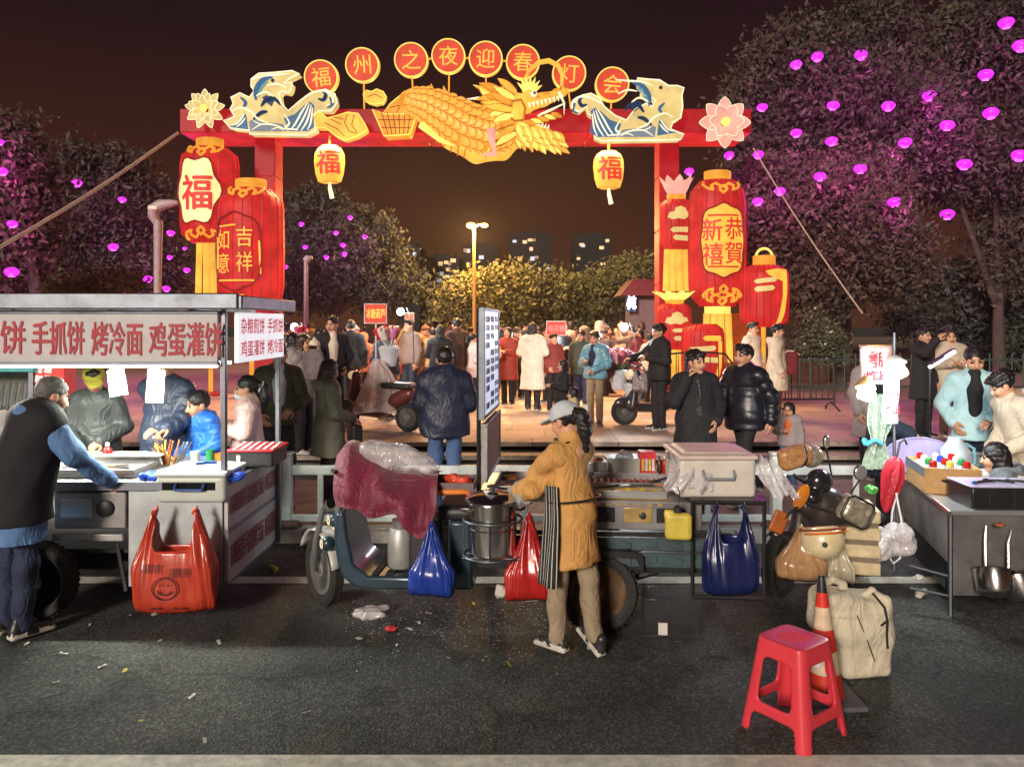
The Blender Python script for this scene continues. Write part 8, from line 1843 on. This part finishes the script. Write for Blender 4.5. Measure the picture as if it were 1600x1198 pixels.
# kiosk
t = empty('kiosk', P(1010, 520, 24), 0, 'small kiosk with a red roof and a lit white sign beside the right pillar', 'kiosk'); t.location.z = .4; k = 24 / F
zk = P(0, 437, 24).z - .4; w0 = 60 * k
MB().box((.1, .6, (zk - .45) / 2), (w0, 1.0, zk - .45)).build('wall', M('kiosk_wall', S(120, 96, 96), .7), t, bevel=.02); m = MB(); m.prism([(-w0 / 2 - .25, zk - .5), (-w0 / 2 + .15, zk), (w0 / 2 + .2, zk), (w0 / 2 + .4, zk - .5)], -.3, 1.4); m.build('roof', M('kiosk_roof', S(120, 36, 44), .6), t)
sg = MB().box((-.5, -.15, P(0, 473, 24).z - .4), (.32, .08, .55)).build('lit_sign', M('kiosk_sign', S(40, 60, 90), .5, emit=.3), t); g = MB(); zz = P(0, 473, 24).z - .4; text_on(g, '小吃', .02, lambda u, v: (-.5 + u, -.2, zz + v), .4, .26); g.build('lettering', LED, sg)
# barriers and board under the lanterns on the right
t = empty('crowd_barrier', P(1256, 640, 14.6), R(8), 'black tubular crowd barrier with forked feet beside the beige coat', 'barrier'); t.location.z = .435; m = MB()
for x in (-.62, .62): m.tube([(x, 0, .12), (x, 0, .95), (x * .9, 0, 1.02)], .02, 6)
m.tube([(-.56, 0, 1.03), (.56, 0, 1.03)], .02, 6); m.tube([(-.62, 0, .22), (.62, 0, .22)], .018, 6)
m.build('frame', BLKM, t)
for i in range(9): MB().cyl((-.5 + i * .125, 0, .22), (-.5 + i * .125, 0, 1.03), .010, 6).build('bar', BLKM, t)
for x in (-.55, .55):
    for dy in (-.25, .25): MB().tube([(x, 0, .16), (x, dy * .6, .10), (x + .04, dy, .01)], .018, 6).build('foot', BLKM, t)
t = empty('crowd_barrier', P(1090, 640, 15.4), 0, 'black arched barrier behind the man on the phone', 'barrier'); t.location.z = .435; MB().tube([(-.75, 0, 0), (-.75, 0, .8), (-.55, 0, 1.05), (0, 0, 1.1), (.55, 0, 1.05), (.75, 0, .8), (.75, 0, 0)], .022, 6).build('frame', BLKM, t); 
for i in range(8): MB().cyl((-.6 + i * .17, 0, .1), (-.6 + i * .17, 0, 1.04), .010, 6).build('bar', BLKM, t)
t = empty('green_fence', P(1330, 640, 17.2), 0, 'low pale green railing under the trees at the right', 'fence'); t.location.z = .43; 
for z in (.25, .85): MB().cyl((-1.4, 0, z), (4.5, 0, z), .025, 6).build('rail', M('fence_green', S(52, 72, 64), .6), t)
for i in range(24): MB().cyl((-1.4 + i * .25, 0, 0), (-1.4 + i * .25, 0, 1.0), .016, 6).build('picket', M('fence_green'), t)
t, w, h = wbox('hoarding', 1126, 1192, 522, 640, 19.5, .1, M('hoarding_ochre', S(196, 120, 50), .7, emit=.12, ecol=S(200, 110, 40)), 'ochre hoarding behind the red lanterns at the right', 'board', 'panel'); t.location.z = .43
# ------------------------------------------------------------------ the far crowd
OC = [M('crowd_cloth', rough=.75, objcol=True, var=.2), M('crowd_cloth_dark', rough=.75, objcol=True, var=.2)]
arche = []
for i, kw in enumerate((dict(hair=('short', HAIR), arms=('down', 'pocket'), bulk=.03), dict(hair=('long', HAIR), arms=('chest', 'chest'), bulk=.03, hem=.55, kind='long'), dict(hair=('bob', HAIRB), arms=('phone', 'pocket'), bulk=.04), dict(hair=None, hat=('beanie', OC[0]), arms=('chest', 'down'), bulk=.04, hem=.6, kind='long'), dict(hair=('pony', HAIR), arms=('up', 'up'), bulk=.03), dict(hair=('short', HAIR), arms=('swing', 'swingf'), walk=.7, bulk=.03), dict(hair=None, hat=('hood', OC[0]), arms=('low', 'low'), bulk=.04, hem=.6))):
    t, *_ = person((0, 30 + i, .41), 0, 1.68, 'x', OC[0], OC[1], q='far', **kw); arche.append(t)
pal = [(30, 28, 34), (44, 44, 60), (70, 64, 70), (120, 100, 90), (190, 170, 150), (160, 60, 50), (60, 70, 100), (210, 190, 180), (110, 70, 40), (200, 120, 60), (40, 60, 50), (150, 140, 150)]
pname = ['black', 'navy', 'dark grey', 'brownish', 'cream', 'red', 'blue', 'pale', 'brown', 'orange', 'dark green', 'grey']
adesc = ['person in %s jacket standing', 'long haired person in %s coat', 'person in %s jacket, hand at ear', 'person in %s coat and hat', 'person in %s jacket, arms raised', 'person in %s jacket walking', 'person in %s coat, hood up']
nl_ = {}; rd = random.Random(11); used = set(); made = 0
spots = []
for row, Y in enumerate((15.4, 17.2, 19.6, 22.6, 26.5)):
    px = 440 + rd.uniform(0, 20)
    while px < (1018 if row < 3 else 1010):
        spots.append((px, Y + rd.uniform(-.7, .7))); px += rd.uniform(30, 64) * (17 / Y) ** .5 * (1.25 if row == 0 else 1)
for px, Y in spots:
    if Y < 16.5 and (520 < px < 620 or 900 < px < 1000 or 800 < px < 860 or 660 < px < 760): continue
    a = rd.randrange(len(arche)); c = rd.choices(range(12), (4, 4, 2.5, 2.5, 3, 2, 2, 3, 2, 1.5, 1, 2.5))[0]
    o = arche[a] if a not in used else dup(arche[a]); used.add(a)
    p = P(px, 520, Y); o.location = (p.x, Y, .41); o.rotation_euler = (0, 0, rd.uniform(0, 6.28)); k = rd.uniform(.88, 1.06) * (.72 if rd.random() < .12 else 1); o.scale = (k, k, k)
    reg = 'near the left pillar' if px < 540 else 'beside the candy sticks' if px < 655 else 'around the menu board' if px < 790 else 'behind the white coat' if px < 870 else 'behind the flower bunch' if px < 950 else 'near the kiosk'
    lab = (adesc[a] % pname[c]) + ' in the crowd ' + reg; nl_[lab] = nl_.get(lab, 0) + 1
    if nl_[lab] > 1: lab = lab.replace(' in the crowd', (' deeper', ' deepest', ' rearmost', ' half hidden')[min(3, nl_[lab] - 2)] + ' in the crowd')
    o['label'] = lab; o['group'] = 'crowd on the plaza under the arch'
    kc = rd.uniform(.8, 1.1); cc = S(*[min(255, v * kc) for v in pal[c]]); dk = S(*[v * .6 for v in pal[rd.choice((0, 1, 2, 3, 6))]])
    for ch in o.children:
        n_ = ch.name.split('.')[0]; ch.color = (*cc, 1) if n_ in ('jacket', 'hat', 'hood') else (*dk, 1)

# ------------------------------------------------------------------ the misty night air
hz = bpy.data.materials.new('haze'); hz.use_nodes = True; n_, l_ = hz.node_tree.nodes, hz.node_tree.links; n_.remove(n_['Principled BSDF'])
pv = n_.new('ShaderNodeVolumePrincipled'); pv.inputs['Color'].default_value = (.9, .88, .86, 1); pv.inputs['Density'].default_value = .0005; pv.inputs['Anisotropy'].default_value = .55
l_.new(pv.outputs[0], n_['Material Output'].inputs['Volume'])
o = MB().box((0, 155, 15.1), (720, 510, 32.2)).build('haze', hz, None, None); tag(o, kind='stuff')
